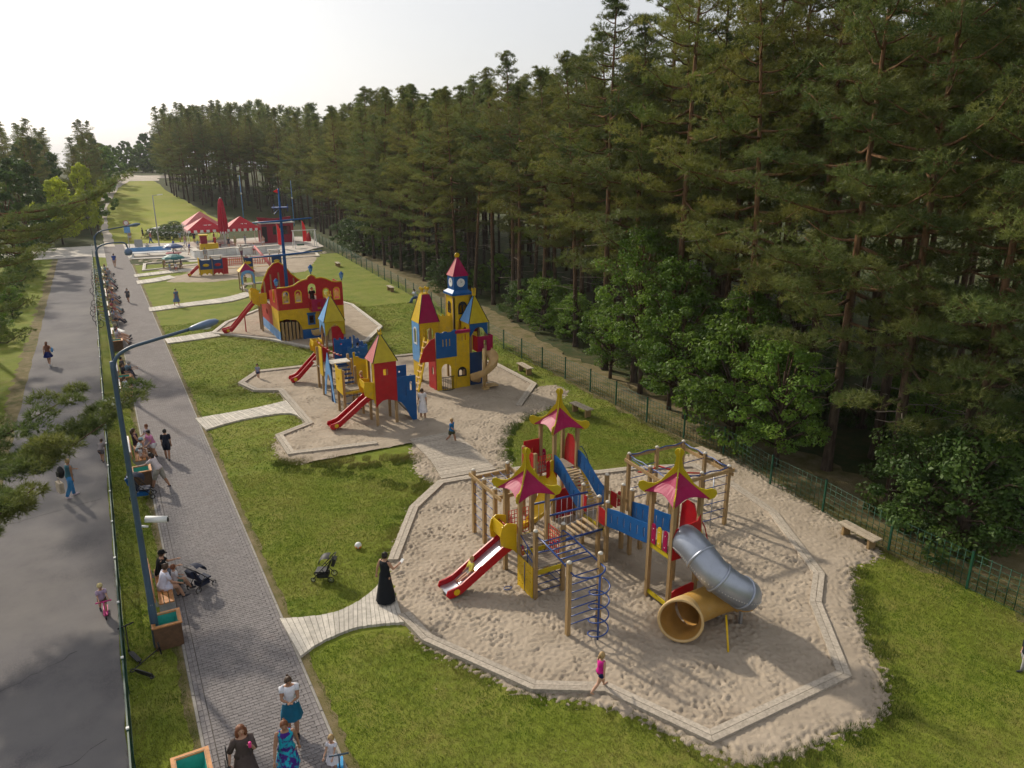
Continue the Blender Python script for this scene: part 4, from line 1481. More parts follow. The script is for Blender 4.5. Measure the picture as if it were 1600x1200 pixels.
for i in range(8):
    t = i / 7
    b = MB()
    xx = fx + .26 + .62 * t
    b.tube([(xx, fy - .2 - .16 * math.sin(math.pi * t), .08), (xx, fy - .2 - .16 * math.sin(math.pi * t), .85)], .012, 5, 'black')
    b.build('gate_bar', CT)
b = MB()
for z in (.1, .85):
    b.tube([(fx + .2 + .74 * t / 8, fy - .2 - .16 * math.sin(math.pi * t / 8), z) for t in range(9)], .018, 6, 'black')
b.build('gate_rail', CT)
# red stair side and the yellow rope ladder
panel(CT, (fx - .95, fy + .1), (fx - .07, fy + .02), 1.75, 3.05, 'red', bottom=[(0, 0), (1, 0)], top=[(0, -1.2), (.3, -.5), (.7, -.1), (1, 0)])
for s in (0, .55):
    b = MB()
    b.bar((14.25, fy + .25 + s, -.05), (15.05, fy + .45 + s, 2.9), .06, .16, 'yellow', (0, 1, 0))
    b.build('ladder_side', CT)
for i in range(9):
    t = (i + .5) / 9
    b = MB()
    b.box((14.25 + .8 * t, fy + .58 + .2 * t, 2.85 * t), (.18, .5, .04), 'tan_plastic')
    b.build('ladder_step', CT)
b = MB()
b.tube([(14.0, fy + .6 + .2 * math.cos(t * .6), .75 + .28 * math.sin(t * .6)) for t in range(11)], .022, 6, 'navy', closed=True)
b.build('climbing_hoop', CT)
# left tower: blue sides, cut-off red and yellow roof
lx0, lx1, ly0, ly1 = 15.15, 16.22, 38.55, 39.62
panel(CT, (lx0 - .06, ly1), (lx0 - .06, ly0), 1.2, 3.5, 'light_blue', [archwin(.35, .72, 2.3, 3.15)])
panel(CT, (lx0 - .03, ly1), (lx0 - .03, ly0), .05, 1.2, 'yellow')
b = MB()
b.plate(archwin(-.24, .24, 2.22, 3.22), [archwin(-.18, .18, 2.3, 3.14)], .03, (lx0 - .09, 39.085, 0), (0, 1, 0), (0, 0, 1), 'white')
b.build('window_frame', CT)
panel(CT, (lx0 - .04, ly0 - .05), (lx1 + .04, ly0 - .05), 2.0, 3.55, 'yellow', [archwin(.42, .8, 2.05, 3.2)])
net(CT, (lx0 + .1, ly0 - .09, 0), (lx0 + .36, ly0 - .09, 0), 2.1, 3.2, 2, 7, 'yellow', .03, 'lattice')
spire(CT, 15.685, 39.085, 3.5, .54, 1.55, ['yellow', 'magenta', 'yellow', 'magenta'], .36)
crown(CT, 15.685, 39.085, 5.02, .2, .34, 'yellow', 4, True)
panel(CT, (lx1 + .05, 38.6), (17.0, 38.3), 1.9, 3.9, 'yellow', top=MERLON)
# clock tower
kx, ky, kw = 17.5, 38.5, .54
def shaft(root, x, y, w, z0, z1, mat, hx=(), hy=(), name='wall_panel'):
    panel(root, (x - w, y - w), (x + w, y - w), z0, z1, mat, hy, name=name)
    panel(root, (x - w + .015, y + w - .02), (x - w + .015, y - w + .02), z0, z1 - .002, mat, hx, name=name)
    panel(root, (x + w, y + w), (x - w, y + w), z0, z1, mat, (), name=name)
    panel(root, (x + w - .015, y - w + .02), (x + w - .015, y + w - .02), z0, z1 - .002, mat, (), name=name)
shaft(CT, kx, ky, kw, 2.0, 5.0, 'yellow', [archwin(.30, .75, 2.1, 3.7), archwin(.36, .68, 4.0, 4.6)], [archwin(.3, .82, 2.1, 3.7), archwin(.32, .8, 3.95, 4.6)])
b = MB()
b.plate(archwin(-.27, .27, 3.92, 4.64), [archwin(-.19, -.03, 4.0, 4.45), archwin(.03, .19, 4.0, 4.45)], .02, (kx + .02, ky - kw - .03, 0), (1, 0, 0), (0, 0, 1), 'black')
b.build('window_frame', CT)
b = MB()
b.plate(archwin(-.19, .19, 3.97, 4.63), [archwin(-.12, .12, 4.05, 4.52)], .02, (kx - kw - .015, ky, 0), (0, 1, 0), (0, 0, 1), 'black')
b.build('window_frame', CT)
b = MB()
b.box((kx, ky, 5.06), (1.26, 1.26, .12), 'blue')
b.add([(kx - .62, ky - .62, 5.12), (kx + .62, ky - .62, 5.12), (kx + .62, ky + .62, 5.12), (kx - .62, ky + .62, 5.12), (kx - .42, ky - .42, 5.28), (kx + .42, ky - .42, 5.28), (kx + .42, ky + .42, 5.28), (kx - .42, ky + .42, 5.28)],
      [(0, 1, 5, 4), (1, 2, 6, 5), (2, 3, 7, 6), (3, 0, 4, 7)], 'blue')
b.build('cornice', CT)
shaft(CT, kx, ky, .42, 5.22, 6.06, 'blue')
for (o_, u) in (((kx, ky - .445, 5.68), (1, 0, 0)), ((kx - .435, ky, 5.68), (0, -1, 0))):
    b = MB()
    b.plate(arc(0, 0, .24, 0, 350, 22), (), .02, o_, u, (0, 0, 1), 'white')
    nrm = Vector(u).cross(Vector((0, 0, 1)))
    f = b.build('clock_face', CT)
    h = MB()
    oo = Vector(o_) + nrm * .016
    h.bar(oo, oo + Vector((0, 0, .17)), .025, .012, 'grey', nrm)
    h.bar(oo, oo + Vector(u) * .09 + Vector((0, 0, .06)), .03, .012, 'grey', nrm)
    h.build('clock_hand', f)
spire(CT, kx, ky, 6.05, .42, 1.0, ['tent_pink', 'magenta', 'magenta', 'magenta'], .06, edge='magenta', over=.06)
b = MB()
b.lathe([(.15, -.02), (.15, .02)], (kx, ky, 7.16), 12, 'yellow', rot=Matrix.Rotation(math.pi / 2, 3, 'X'), smooth=False)
b.box((kx, ky, 7.0), (.06, .03, .16), 'yellow')
b.build('finial', CT)
# right tower with the spiral slide
rx0, rx1, ry0, ry1 = 17.42, 18.42, 36.78, 37.78
panel(CT, (rx0 - .05, ry0 - .06), (rx1 + .05, ry0 - .06), 3.05, 3.62, 'blue', bottom=[(0, -.2), (.15, 0), (.3, .25), (.5, .32), (.7, .25), (.85, 0), (1, -.2)])
panel(CT, (rx0 - .06, ry1), (rx0 - .06, ry0), 3.05, 3.62, 'yellow', bottom=[(0, -.3), (.2, .1), (.5, .3), (.8, .1), (1, -.3)])
panel(CT, (rx0, ry1 + .03), (rx1, ry1 + .03), 2.1, 3.2, 'red')
panel(CT, (rx0 + .05, ry0 + .05), (rx0 + .45, ry0 + .05), 2.1, 3.1, 'yellow')
spire(CT, 17.92, 37.28, 3.6, .54, 1.5, ['light_blue', 'olive_yellow', 'light_blue', 'olive_yellow'], .04)
crown(CT, 17.92, 37.28, 5.05, .1, .42, 'yellow', 4)
panel(CT, (17.28, 36.72), (18.1, 36.72), .05, 1.95, 'navy')
panel(CT, (17.60, 36.2), (18.5, 36.2), 2.1, 2.95, 'magenta', [[(.36, 2.1), (.56, 2.1), (.56, 2.72), (.36, 2.72)]])
panel(CT, (17.58, 36.75), (17.58, 36.2), 2.1, 2.95, 'red')
panel(CT, (18.52, 36.2), (18.52, 36.75), 2.1, 2.95, 'magenta')
def spiral_slide(root, cx, cy, z0, z1, r, a0, a1, mat='tan_plastic', w=.26):
    p = MB()
    V, Fc = [], []
    n = 40
    for i in range(n + 1):
        t = i / n
        a = R(a0 + (a1 - a0) * t)
        c, s = math.cos(a), math.sin(a)
        z = z0 + (z1 - z0) * (t if t < .85 else .85 + (t - .85) * .5)
        for u, h in ((-w, .24), (-w + .03, .06), (-w * .4, -.03), (w * .4, -.01), (w - .03, .10), (w + .02, .40)):
            V.append((cx + c * (r + u), cy + s * (r + u), z + h))
    for i in range(n):
        for j in range(5):
            Fc.append((i * 6 + j, i * 6 + j + 1, (i + 1) * 6 + j + 1, (i + 1) * 6 + j))
    p.add(V, Fc, mat, True)
    p.add([(v[0], v[1], v[2] - .03) for v in V], [tuple(reversed(f)) for f in Fc], mat, True)
    p.build('spiral_slide', root)
    q = MB()
    q.lathe([(.09, -.1), (.09, z0 + .3)], (cx, cy, 0), 10, mat)
    q.build('slide_column', root)
spiral_slide(CT, 17.75, 35.75, 2.05, .25, .52, 70, -250)
b = MB()
b.box((18.15, 35.75, .22), (.75, .5, .05), 'tan_plastic')
b.box((17.75, 35.6, .1), (.35, .3, .2), 'tan_plastic')
b.build('slide_exit', CT)

# ------------------------------------------------------------------ ship playset
SH = thing('ship_playset', 'red and yellow pirate ship playset with tall blue mast', 'playset')
hx0, hx1, hy0, hy1 = 10.22, 14.75, 52.3, 58.4
TOPS = [(0, 0), (.15, 0), (.25, .08), (.33, .3), (.40, .42), (.46, .45), (.48, .62), (.53, .74), (.58, .62), (.60, .48), (.68, .5), (.76, .38), (.84, .18), (.92, .12), (1, .14)]
wn_ = lambda c, z0=2.75, w=.34, h=.75: archwin(c - w / 2, c + w / 2, z0, z0 + h)
panel(SH, (hx0, hy0), (hx1, hy0), 2.25, 3.78, 'red', [wn_(.55), wn_(1.4), archwin(2.1, 2.65, 2.5, 3.95), wn_(3.35), wn_(4.1)], top=TOPS, thick=.05)
b = MB()
tl = [(hx0 + u * (hx1 - hx0), hy0 - .02, 3.82 + d) for u, d in TOPS]
b.tube(tl, .05, 6, 'yellow')
b.build('gunwale_trim', SH)
for c in (.55, 1.4, 3.35, 4.1):
    b = MB()
    b.plate(archwin(c - .24, c + .24, 2.68, 3.58), [wn_(c)], .03, (hx0, hy0 - .045, 0), (1, 0, 0), (0, 0, 1), 'yellow')
    fr = b.build('window_frame', SH)
    q = MB()
    for k in range(-3, 4):
        for s in (-1, 1):
            q.bar((hx0 + c - .17 + max(0, k * .1), hy0 - .03, 2.78 + max(0, -k * .1) + .1), (hx0 + c - .17 + .3 + min(0, k * .05), hy0 - .03, 2.78 + .42 - k * .05), .02, .02, 'yellow') if s > 0 else \
                q.bar((hx0 + c + .17 - max(0, k * .1), hy0 - .03, 2.78 + max(0, -k * .1) + .1), (hx0 + c + .17 - .3 - min(0, k * .05), hy0 - .03, 2.78 + .42 - k * .05), .02, .02, 'yellow')
    q.build('lattice', fr)
panel(SH, (hx0 + .01, hy0 + .02), (hx1 - .01, hy0 + .02), .75, 2.25, 'yellow', [archwin(.35, 1.35, .7501, 1.45) if False else rect(2.05, 1.15, 2.35, 1.7)],
      bottom=[(0, .75), (.05, .8), (.1, .85), (.17, .78), (.24, .75), (.28, .6), (.32, .3), (.34, 0), (1, 0)])
panel(SH, (11.75, hy0 + .01), (hx1 - .02, hy0 + .01), .05, .75, 'blue')
b = MB()
b.plate(rect(-.26, 1.05, .26, 1.8), [rect(-.15, 1.15, .15, 1.7)], .03, (hx0 + 2.2, hy0 - .03, 0), (1, 0, 0), (0, 0, 1), 'blue')
b.box((hx0 + 2.2, hy0 - .05, 1.85), (.62, .05, .12), 'blue')
b.build('window_frame', SH)
for i in range(6):
    b = MB()
    b.box((hx0 + .15 + .26 * i, hy0 - .12 + .05 * i, .72), (.16, .04, 1.45 - .06 * i), 'post_wood')
    b.build('fence_board', SH)
panel(SH, (hx0 - .02, hy1), (hx0 - .02, hy0), .05, .75, 'light_blue')
panel(SH, (hx0 - .02, hy0 + 2.2), (hx0 - .02, hy0), .75, 2.25, 'yellow')
panel(SH, (hx0 - .02, hy1), (hx0 - .02, hy0 + 2.2), .75, 2.2, 'red', [arc(2.0, 1.5, .22, 0, 330, 12)])
panel(SH, (hx0 - .03, hy0 + 2.6), (hx0 - .03, hy0), 2.25, 3.75, 'red', [wn_(1.6)], top=[(0, -.5), (.5, -.2), (1, 0)])
b = MB()
b.plate(archwin(-.24, .24, 2.68, 3.58), [wn_(0)], .03, (hx0 - .06, hy0 + 1.0, 0), (0, -1, 0), (0, 0, 1), 'yellow')
b.build('window_frame', SH)
panel(SH, (hx1 + .02, hy0), (hx1 + .02, hy1), .05, 2.2, 'yellow')
panel(SH, (hx1 + .02, hy0), (hx1 + .02, hy0 + 2.4), 2.2, 3.8, 'red')
deck(SH, hx0 + .05, hx1 - .05, hy0 + .1, hy1, 2.0, 'x', 14)
# balcony and spiral slide at the stern
panel(SH, (12.35, hy0 - .75), (13.35, hy0 - .75), 2.1, 2.95, 'magenta', [archwin(.38, .62, 2.25, 2.75)])
panel(SH, (12.33, hy0), (12.33, hy0 - .75), 2.1, 2.95, 'red', [archwin(.3, .5, 2.25, 2.75)])
panel(SH, (13.37, hy0 - .75), (13.37, hy0), 2.1, 2.95, 'magenta')
spiral_slide(SH, 13.1, 51.4, 1.9, .3, .62, 100, -200, w=.32)
b = MB()
b.box((13.45, 51.3, .3), (.35, .35, .9), 'tan_plastic')
b.build('slide_exit', SH)
# lanterns
for (x, y, z) in ((hx0, hy0, 3.85), (hx0 + .53 * 4.53, hy0, 4.62), (hx1, hy0, 4.0)):
    b = MB()
    b.box((x, y, z + .06), (.06, .06, .16), 'blue')
    b.lathe([(.10, 0), (.15, .28), (.17, .3)], (x, y, z + .14), 6, 'light_blue', smooth=False)
    b.lathe([(.19, 0), (.1, .12), (.03, .2)], (x, y, z + .44), 6, 'blue', smooth=False)
    b.build('lantern', SH)
# left slide
b = MB()
for s in (-1, 1):
    b.plate([(0, 1.9), (-.5, 2.2), (-.6, 2.9), (-.4, 3.2), (0, 3.1)], (), .03, (9.7, 56.6 + s * .42, 0), (1, 0, 0), (0, 0, 1), 'yellow')
b.build('slide_hood', SH)
b = MB()
b.box((9.15, 56.6, 2.8), (.03, .84, .6), 'yellow')
b.build('slide_shield', SH)
panel(SH, (9.7, 56.15), (hx0, 56.15), 2.1, 2.9, 'yellow')
chute(SH, (9.6, 56.6, 2.2), (7.0, 56.6, .3), .55, bed='red')
for (x, y) in ((9.75, 56.2), (9.75, 57.0)):
    post(SH, x, y, 2.9, cap=False)
b = MB()
b.bar((8.6, 56.6, 0), (8.6, 56.6, 1.2), .07, .07, 'red')
b.build('slide_support', SH)
# bow: red sail-shaped wall with posts
bw = [(10.2, 2.0), (10.3, 2.8), (10.55, 3.5), (10.95, 4.25), (11.35, 4.65), (11.75, 4.75), (12.2, 4.4), (12.6, 3.8), (13.1, 3.35), (13.6, 3.1), (13.6, 2.0)]
b = MB()
b.plate(bw, (), .05, (0, 58.6, 0), (1, 0, 0), (0, 0, 1), 'red')
b.build('bow_wall', SH)
b = MB()
b.tube([(x, 58.57, z) for x, z in bw[1:-1]], .05, 6, 'yellow')
b.build('bow_trim', SH)
panel(SH, (hx0, 58.45), (hx1, 58.45), .05, 2.1, 'red')
for (x, h) in ((10.5, 3.4), (11.0, 3.9), (11.6, 4.0), (12.2, 3.8), (12.7, 3.5)):
    post(SH, x, 58.2, h, .1, cap=False)
b = MB()
b.lathe([(.14, 2.0), (.12, 5), (.09, 8.2), (.05, 10.2)], (11.9, 57.0, 0), 10, 'blue')
b.build('mast', SH)
for (xa, xb, z, r) in ((9.4, 14.7, 5.4, .08), (9.85, 14.1, 7.85, .08)):
    b = MB()
    b.tube([(xa, 56.85, z), (11.9, 56.85, z + .06), (xb, 56.85, z + .2)], [r * .6, r, r * .6], 8, 'blue')
    b.build('yard', SH)
b = MB()
b.box((11.9, 57.0, 8.86), (1.05, .8, .07), 'blue_steel')
for sx in (-1, 1):
    b.bar((11.9 + .48 * sx, 56.7, 8.6), (11.9 + .48 * sx, 56.7, 9.1), .04, .04, 'blue_steel')
b.bar((11.45, 56.95, 8.4), (11.85, 56.98, 8.8), .05, .05, 'blue_steel')
b.build('crows_nest', SH)
b = MB()
b.add([(11.9, 57, 10.2), (11.9, 57, 9.85), (11.55, 57.1, 9.98), (11.9, 57.02, 10.2), (11.9, 57.02, 9.85), (11.55, 57.12, 9.98)], [(0, 1, 2), (5, 4, 3)], 'flag_red')
b.build('pennant', SH)
b = MB()
b.tube([(11.6, 60.5, 4.2), (11.75, 58.7, 3.7)], [.12, .28], 10, 'steel')
b.tube([(10.9, 63, 5.5), (11.6, 60.5, 4.2)], [.09, .12], 10, 'tent_pink')
b.build('bowsprit', SH)

# ------------------------------------------------------------------ smaller play equipment beyond the ship
HT = thing('play_hut', 'small play hut with pointed pink roof behind the ship', 'play hut')
for (x, y) in ((11.4, 74.6), (12.6, 74.6), (11.4, 75.9), (12.6, 75.9)):
    post(HT, x, y, 1.9, .1, cap=False)
deck(HT, 11.4, 12.6, 74.6, 75.9, .6, 'x', 5)
spire(HT, 12.0, 75.25, 1.85, .65, .8, ['yellow', 'magenta', 'magenta', 'yellow'], .0, 'yellow')
b = MB()
b.plate([(-.6, .7), (-.45, .7), (-.45, 1.3)] + arc(0, 1.3, .45, 180, 0, 10)[1:-1] + [(.45, 1.3), (.45, .7), (.6, .7), (.62, 1.5), (.5, 1.85), (.2, 2.0), (-.2, 2.0), (-.5, 1.85), (-.62, 1.5)], (), .04, (12.0, 74.5, 0), (1, 0, 0), (0, 0, 1), 'light_blue')
b.build('arch_front', HT)
for s in (-1, 1):
    b = MB()
    b.bar((12 + s * .45, 73.6, 0), (12 + s * .45, 74.5, .75), .05, .12, 'post_wood')
    b.build('ramp_rail', HT)
crown(HT, 12.0, 75.25, 2.6, .1, .25, 'yellow', 3)
TR = thing('train_playset', 'long low playset of blue, red and yellow panels with rope bridges', 'playset')
for (xa, xb, ca, cb) in ((9.1, 10.3, 'navy', 'yellow'), (10.4, 11.4, 'navy', 'red'), (13.6, 14.5, 'navy', 'yellow'), (16.6, 17.6, 'navy', 'yellow')):
    panel(TR, (xa, 86.0), (xb, 86.0), .75, 1.75, ca, top=[(0, .12), (.2, 0), (.8, 0), (1, .12)], name='wall_panel')
    panel(TR, (xa + .02, 86.03), (xb - .02, 86.03), .15, .75, cb, bottom=[(0, 0), (.2, .15), (.4, .2), (.5, 0), (.7, .2), (1, 0)], name='skirt_panel')
    b = MB()
    b.ball(((xa + xb) / 2, 85.95, 1.2), .28, 10, 'yellow' if ca == 'navy' and cb == 'yellow' else 'red', (1.2, .1, .6))
    b.build('emblem', TR)
    for x in (xa, xb):
        post(TR, x, 86.1, 1.9, .09, cap=False)
        post(TR, x, 87.1, 1.9, .09, cap=False)
    deck(TR, xa, xb, 86.1, 87.1, .75, 'x', 4)
panel(TR, (9.05, 87.0), (9.05, 86.0), .3, 2.0, 'yellow')
panel(TR, (11.4, 86.0), (11.9, 86.0), .15, 1.9, 'red')
for (xa, xb) in ((11.9, 13.6), (14.5, 16.6)):
    for y in (86.1, 87.1):
        net(TR, (xa, y, 0), (xb, y, 0), 1.0, 1.7, 8, 1, 'red_rope', .03, 'rope_rail')
    deck(TR, xa, xb, 86.2, 87.0, .65, 'y', 8, 'log')
chute(TR, (9.0, 86.5, 1.0), (7.9, 86.5, .2), .5, bed='red')
sandfield('sand', [W([(235, 421), (300, 412), (420, 402), (498, 397), (492, 408), (478, 424), (440, 428), (330, 441), (262, 441), (262, 434), (300, 426)])], 3, 27, 80, 106, .3, .03, dents=2)
edging('sandpit_edging', W([(222, 424), (224, 413), (320, 404), (496, 396), (500, 401), (335, 412)]), 'white board edging round the far shallow sandpit by the cafe', mat='plank_pale')
edging('sandpit_edging', W([(375, 452), (382, 444), (440, 440), (445, 452), (400, 462)]), 'pale board edging round the small pink-roofed play hut', mat='plank_pale')
# ------------------------------------------------------------------ fences
def wire_panel(h, nh, nv, mat, r=.006):
    b = MB()
    for i in range(nh):
        z = .06 + (h - .1) * i / (nh - 1)
        b.tube([(0, 0, z), (1, 0, z)], r * 1.5, 4, mat)
    for j in range(1, nv):
        b.tube([(j / nv, .008, .05), (j / nv, .008, h)], r * .8, 3, mat)
    return b
FR = thing('mesh_fence', 'dark green wire mesh fence between the playground and the forest', 'fence')
far = []
yy = RF[-1].y + 2.6
while yy < 121:
    t = (yy - 43) / 78
    far.append(Vector((22.95 + 6.2 * t + .5 * t * (1 - t), yy, 0)))
    yy += 2.6
FP = [Vector((p.x, p.y, 0)) for p in RF] + far
wp = wire_panel(1.25, 7, 12, 'fence_green').build('mesh_panel', FR)
pb = MB()
pb.box((0, 0, .62), (.06, .06, 1.36), 'fence_green')
pb.box((0, 0, 1.31), (.07, .07, .02), 'black')
pp = pb.build('fence_post', FR)
for i, p in enumerate(FP):
    o = pp if i == 0 else share(pp, 'fence_post', FR)
    o.location = p
    if i + 1 < len(FP):
        d = FP[i + 1] - p
        o = wp if i == 0 else share(wp, 'mesh_panel', FR)
        o.location = p
        o.rotation_euler = (0, 0, math.atan2(d.y, d.x))
        o.scale = (d.length, 1, 1)
FL = thing('low_fence', 'low green metal fence with white capped posts beside the road', 'fence')
b = MB()
b.box((0, 0, .5), (.05, .05, 1.06), 'green_steel')
lp = b.build('fence_post', FL)
b = MB()
b.box((0, 0, 0), (.062, .062, .035), 'white')
lc = b.build('post_cap', lp)
lc.location = (0, 0, 1.045)
b = MB()
b.box((.5, 0, 1.0), (1, .035, .045), 'green_steel')
lr = b.build('top_rail', FL)
b = MB()
b.box((.5, 0, .12), (1, .03, .035), 'green_steel')
lr2 = b.build('bottom_rail', FL)
b = MB()
for j in range(1, 26):
    b.tube([(j / 26, 0, .12), (j / 26, 0, .98)], .006, 4, 'green_steel')
lm = b.build('mesh_panel', FL)
y = 9.95
i = 0
while y < 115:
    o = lp if i == 0 else share(lp, 'fence_post', FL)
    o.location = (FX, y, 0)
    if i:
        c = share(lc, 'post_cap', o, (0, 0, 1.045))
    for src, nm in ((lr, 'top_rail'), (lr2, 'bottom_rail'), (lm, 'mesh_panel')):
        q = src if i == 0 else share(src, nm, FL)
        q.location = (FX, y, 0)
        q.rotation_euler = (0, 0, math.pi / 2)
        q.scale = (2.64, 1, 1)
    y += 2.64
    i += 1

# ------------------------------------------------------------------ street lamps
def lamp(x, y, label, reach=2.5, hook=False, h=8.0, grp=None):
    t = thing('street_lamp', label, 'street lamp', (x, y, 0))
    b = MB()
    b.lathe([(.10, -.1), (.10, 1.2), (.085, 1.25), (.07, 4.5), (.052, h - .3), (.045, h - .1)], (0, 0, 0), 12, 'lamp_blue')
    b.build('pole', t)
    b = MB()
    if hook:
        pts = spline([(0, 0, h - .3), (.12, .02, h + .05), (.5, .06, h + .22), (1.0, .1, h + .25), (reach - .1, .14, h + .2), (reach, .15, h - .1)], 6)
    else:
        pts = spline([(0, 0, h - .45), (.1, .02, h - .05), (.4, .08, h + .15), (.9, .18, h + .25), (reach, .5, h + .38)], 6)
    b.tube(pts, .042, 10, 'lamp_blue')
    b.build('arm', t)
    e = pts[-1]
    d = (pts[-1] - pts[-2]).normalized()
    b = MB()
    if hook:
        b.lathe([(.05, .22), (.16, .1), (.2, -.02), (.16, -.16), (.05, -.2)], e + Vector((.0, 0, -.15)), 12, 'lamp_head')
    else:
        rt_ = Vector((0, 0, 1)).rotation_difference(d).to_matrix()
        b.lathe([(.05, -.05), (.09, .05), (.13, .3), (.14, .5), (.10, .68), (.02, .76)], e, 14, 'lamp_head', rot=rt_, sx=.75, sy=1.15)
    hd = b.build('lamp_head', t)
    b = MB()
    b.ball(e + d * .4 + Vector((0, 0, -.09)), .1, 10, 'white', (1.4, .8, .4))
    b.build('lens', hd)
    return t
L1 = lamp(-.13, 19.55, 'tall blue street lamp standing nearest beside the path, with camera', 1.85)
b = MB()
b.tube([(0.04, 0, 3.55), (.22, 0, 3.5)], .03, 6, 'white')
b.tube([(.18, .12, 3.66), (.68, -.06, 3.62)], .085, 10, 'white')
b.tube([(.68, -.06, 3.62), (.70, -.065, 3.62)], .07, 10, 'black')
b.build('security_camera', L1)
b = MB()
b.ball((0, -.06, 1.3), .05, 6, 'grey', (1, .5, 1.6))
b.build('hatch', L1)
lamp(-.2, 44.5, 'blue street lamp with hooked arm, second along the path', 1.5, True, 7.9)
lamp(-.2, 54.0, 'blue street lamp with straight arm, third along the path', 2.0, False, 7.8)
lamp(-1.2, 152, 'far pale street lamp above the distant path', 2.6, False, 7.8 + terrain(0, 152))
def pole(x, y, h, label, head=True):
    t = thing('lamp_post', label, 'street lamp', (x, y, terrain(x, y)))
    b = MB()
    b.lathe([(.09, 0), (.06, h)], (0, 0, 0), 8, 'grey')
    b.build('pole', t)
    b = MB()
    b.bar((0, 0, h), (.9, 0, h + .1), .06, .06, 'grey')
    b.bar((.6, 0, h + .08), (1.3, 0, h + .14), .22, .09, 'white')
    b.build('lamp_head', t)
pole(7.5, 118.5, 7.0, 'slim grey lamp post on the meadow edge by the hedge')
def mast(x, y, h, label):
    t = thing('pole', label, 'pole', (x, y, terrain(x, y)))
    b = MB()
    b.lathe([(.1, 0), (.05, h)], (0, 0, 0), 8, 'light_blue')
    b.build('shaft', t)
    b = MB()
    b.ball((0, -.1, h * .62), .18, 8, 'white')
    b.build('lamp', t)
mast(24.5, 150, 8.5, 'thin blue pole with white lamp behind the red cafe')
mast(31.5, 140, 8.0, 'thin blue pole before the trees right of the ship mast')

# ------------------------------------------------------------------ seats and bins along the path
def bench(x, y, rz, label, mat='bench_orange', L=2.1, back=True, grp=None):
    t = thing('bench', label, 'bench', (x, y, 0), rz, grp)
    for i in range(3):
        b = MB()
        b.box((.02 + .14 * i, 0, .45), (.115, L, .04), mat)
        b.build('seat_slat', t)
    if back:
        for i in range(2):
            b = MB()
            b.box((-.13 - .03 * i, 0, .62 + .19 * i), (.035, L, .15), mat)
            b.build('back_slat', t)
        b = MB()
        b.box((-.19, 0, .885), (.05, L, .03), 'white')
        b.build('back_cap', t)
    for s in (-1, 1):
        b = MB()
        b.box((.16, s * (L / 2 - .18), .21), (.42, .07, .43), 'grey')
        if back:
            b.bar((-.08, s * (L / 2 - .18), .3), (-.2, s * (L / 2 - .18), .86), .06, .05, 'grey', (0, 1, 0))
        b.build('leg', t)
    return t
def bin_box(x, y, label):
    t = thing('litter_box', label, 'litter box', (x, y, 0))
    for i, (c, s) in enumerate((((0, -.33, .36), (.66, .03, .68)), ((0, .33, .36), (.66, .03, .68)), ((-.33, 0, .36), (.03, .63, .68)), ((.33, 0, .36), (.03, .63, .68)))):
        b = MB()
        b.box(c, s, 'cladding')
        b.build('side_board', t)
    b = MB()
    b.plate(rect(-.37, -.37, .37, .37), [rect(-.27, -.27, .27, .27)], .035, (0, 0, .722), (1, 0, 0), (0, 1, 0), 'bench_orange')
    b.build('rim', t)
    b = MB()
    V = [(-.29, -.29, .745), (.29, -.29, .75), (.29, .29, .745), (-.29, .29, .75), (-.2, -.2, .38), (.2, -.2, .38), (.2, .2, .38), (-.2, .2, .38)]
    b.add(V, [(0, 4, 5, 1), (1, 5, 6, 2), (2, 6, 7, 3), (3, 7, 4, 0), (4, 7, 6, 5)], 'liner')
    b.build('bin_bag', t)
    return t
bench(.10, 21.9, 0, 'orange slatted bench with three seated people by the nearest lamp')
bin_box(.16, 19.6, 'brown litter box with teal bag beside the nearest lamp post')
bin_box(.16, 13.9, 'brown litter box with teal bag cut off by the bottom of the photo')
bench(.10, 33.6, 0, 'orange slatted bench with a family of five on it')
bin_box(.20, 30.9, 'brown litter box with teal bag beside the blue stroller')
bench(.10, 47.3, 0, 'bench behind the lamp arm with a man leaning forward')
bin_box(.18, 45.6, 'litter box with dark green bag between two occupied benches')
bench(.10, 43.4, 0, 'bench with a person in pale shirt above the swim ring')
bin_box(.12, 55.3, 'brown litter box in front of the couple on the bench')
bench(.10, 57.6, 0, 'bench with a couple stretching their legs onto the path')
bench(.10, 64.5, 0, 'bench with three people seated in the middle distance')
bench(.10, 69.0, 0, 'bench with a group next to the parked bicycles')
bin_box(.2, 78, 'brown litter box among the far benches')
bench(.10, 81.5, 0, 'far bench with seated people near the crossing')
bench(.10, 73.5, 0, 'bench with three people beyond the fourth one')
bench(.10, 76.0, 0, 'bench just before the far litter box')
bench(.10, 86.5, 0, 'bench beyond the crossing-side group')
bench(.10, 91.5, 0, 'last occupied bench at the path end')
for (x, y, rz, lb) in ((20.2, 29.7, R(4), 'plain plank bench on the grass behind the back pagoda tower'), (21.5, 21.9, R(-3), 'plain plank bench by the fence behind the rope frame'),
                       (21.15, 14.3, R(-4), 'plain plank bench on the sand at the right fence'), (23.9, 68.1, R(-3), 'plank bench on the lawn by the middle fence'), (24.1, 86.6, R(-3), 'far plank bench on the lawn near the cafe'), (24.2, 61.5, R(-3), 'bench with a reading man against the fence'),
                       (21.4, 37.6, R(-3), 'pale bench by the fence beside the spiral slide tower')):
    t = thing('plank_bench', lb, 'bench', (x, y, 0), rz)
    for i in range(2):
        b = MB()
        b.box((-.11 + .22 * i, 0, .44), (.2, 1.5, .045), 'bench_wood')
        b.build('seat_board', t)
    for s in (-1, 1):
        b = MB()
        b.box((0, s * .52, .19), (.32, .09, .42), 'post_wood')
        b.build('leg', t)

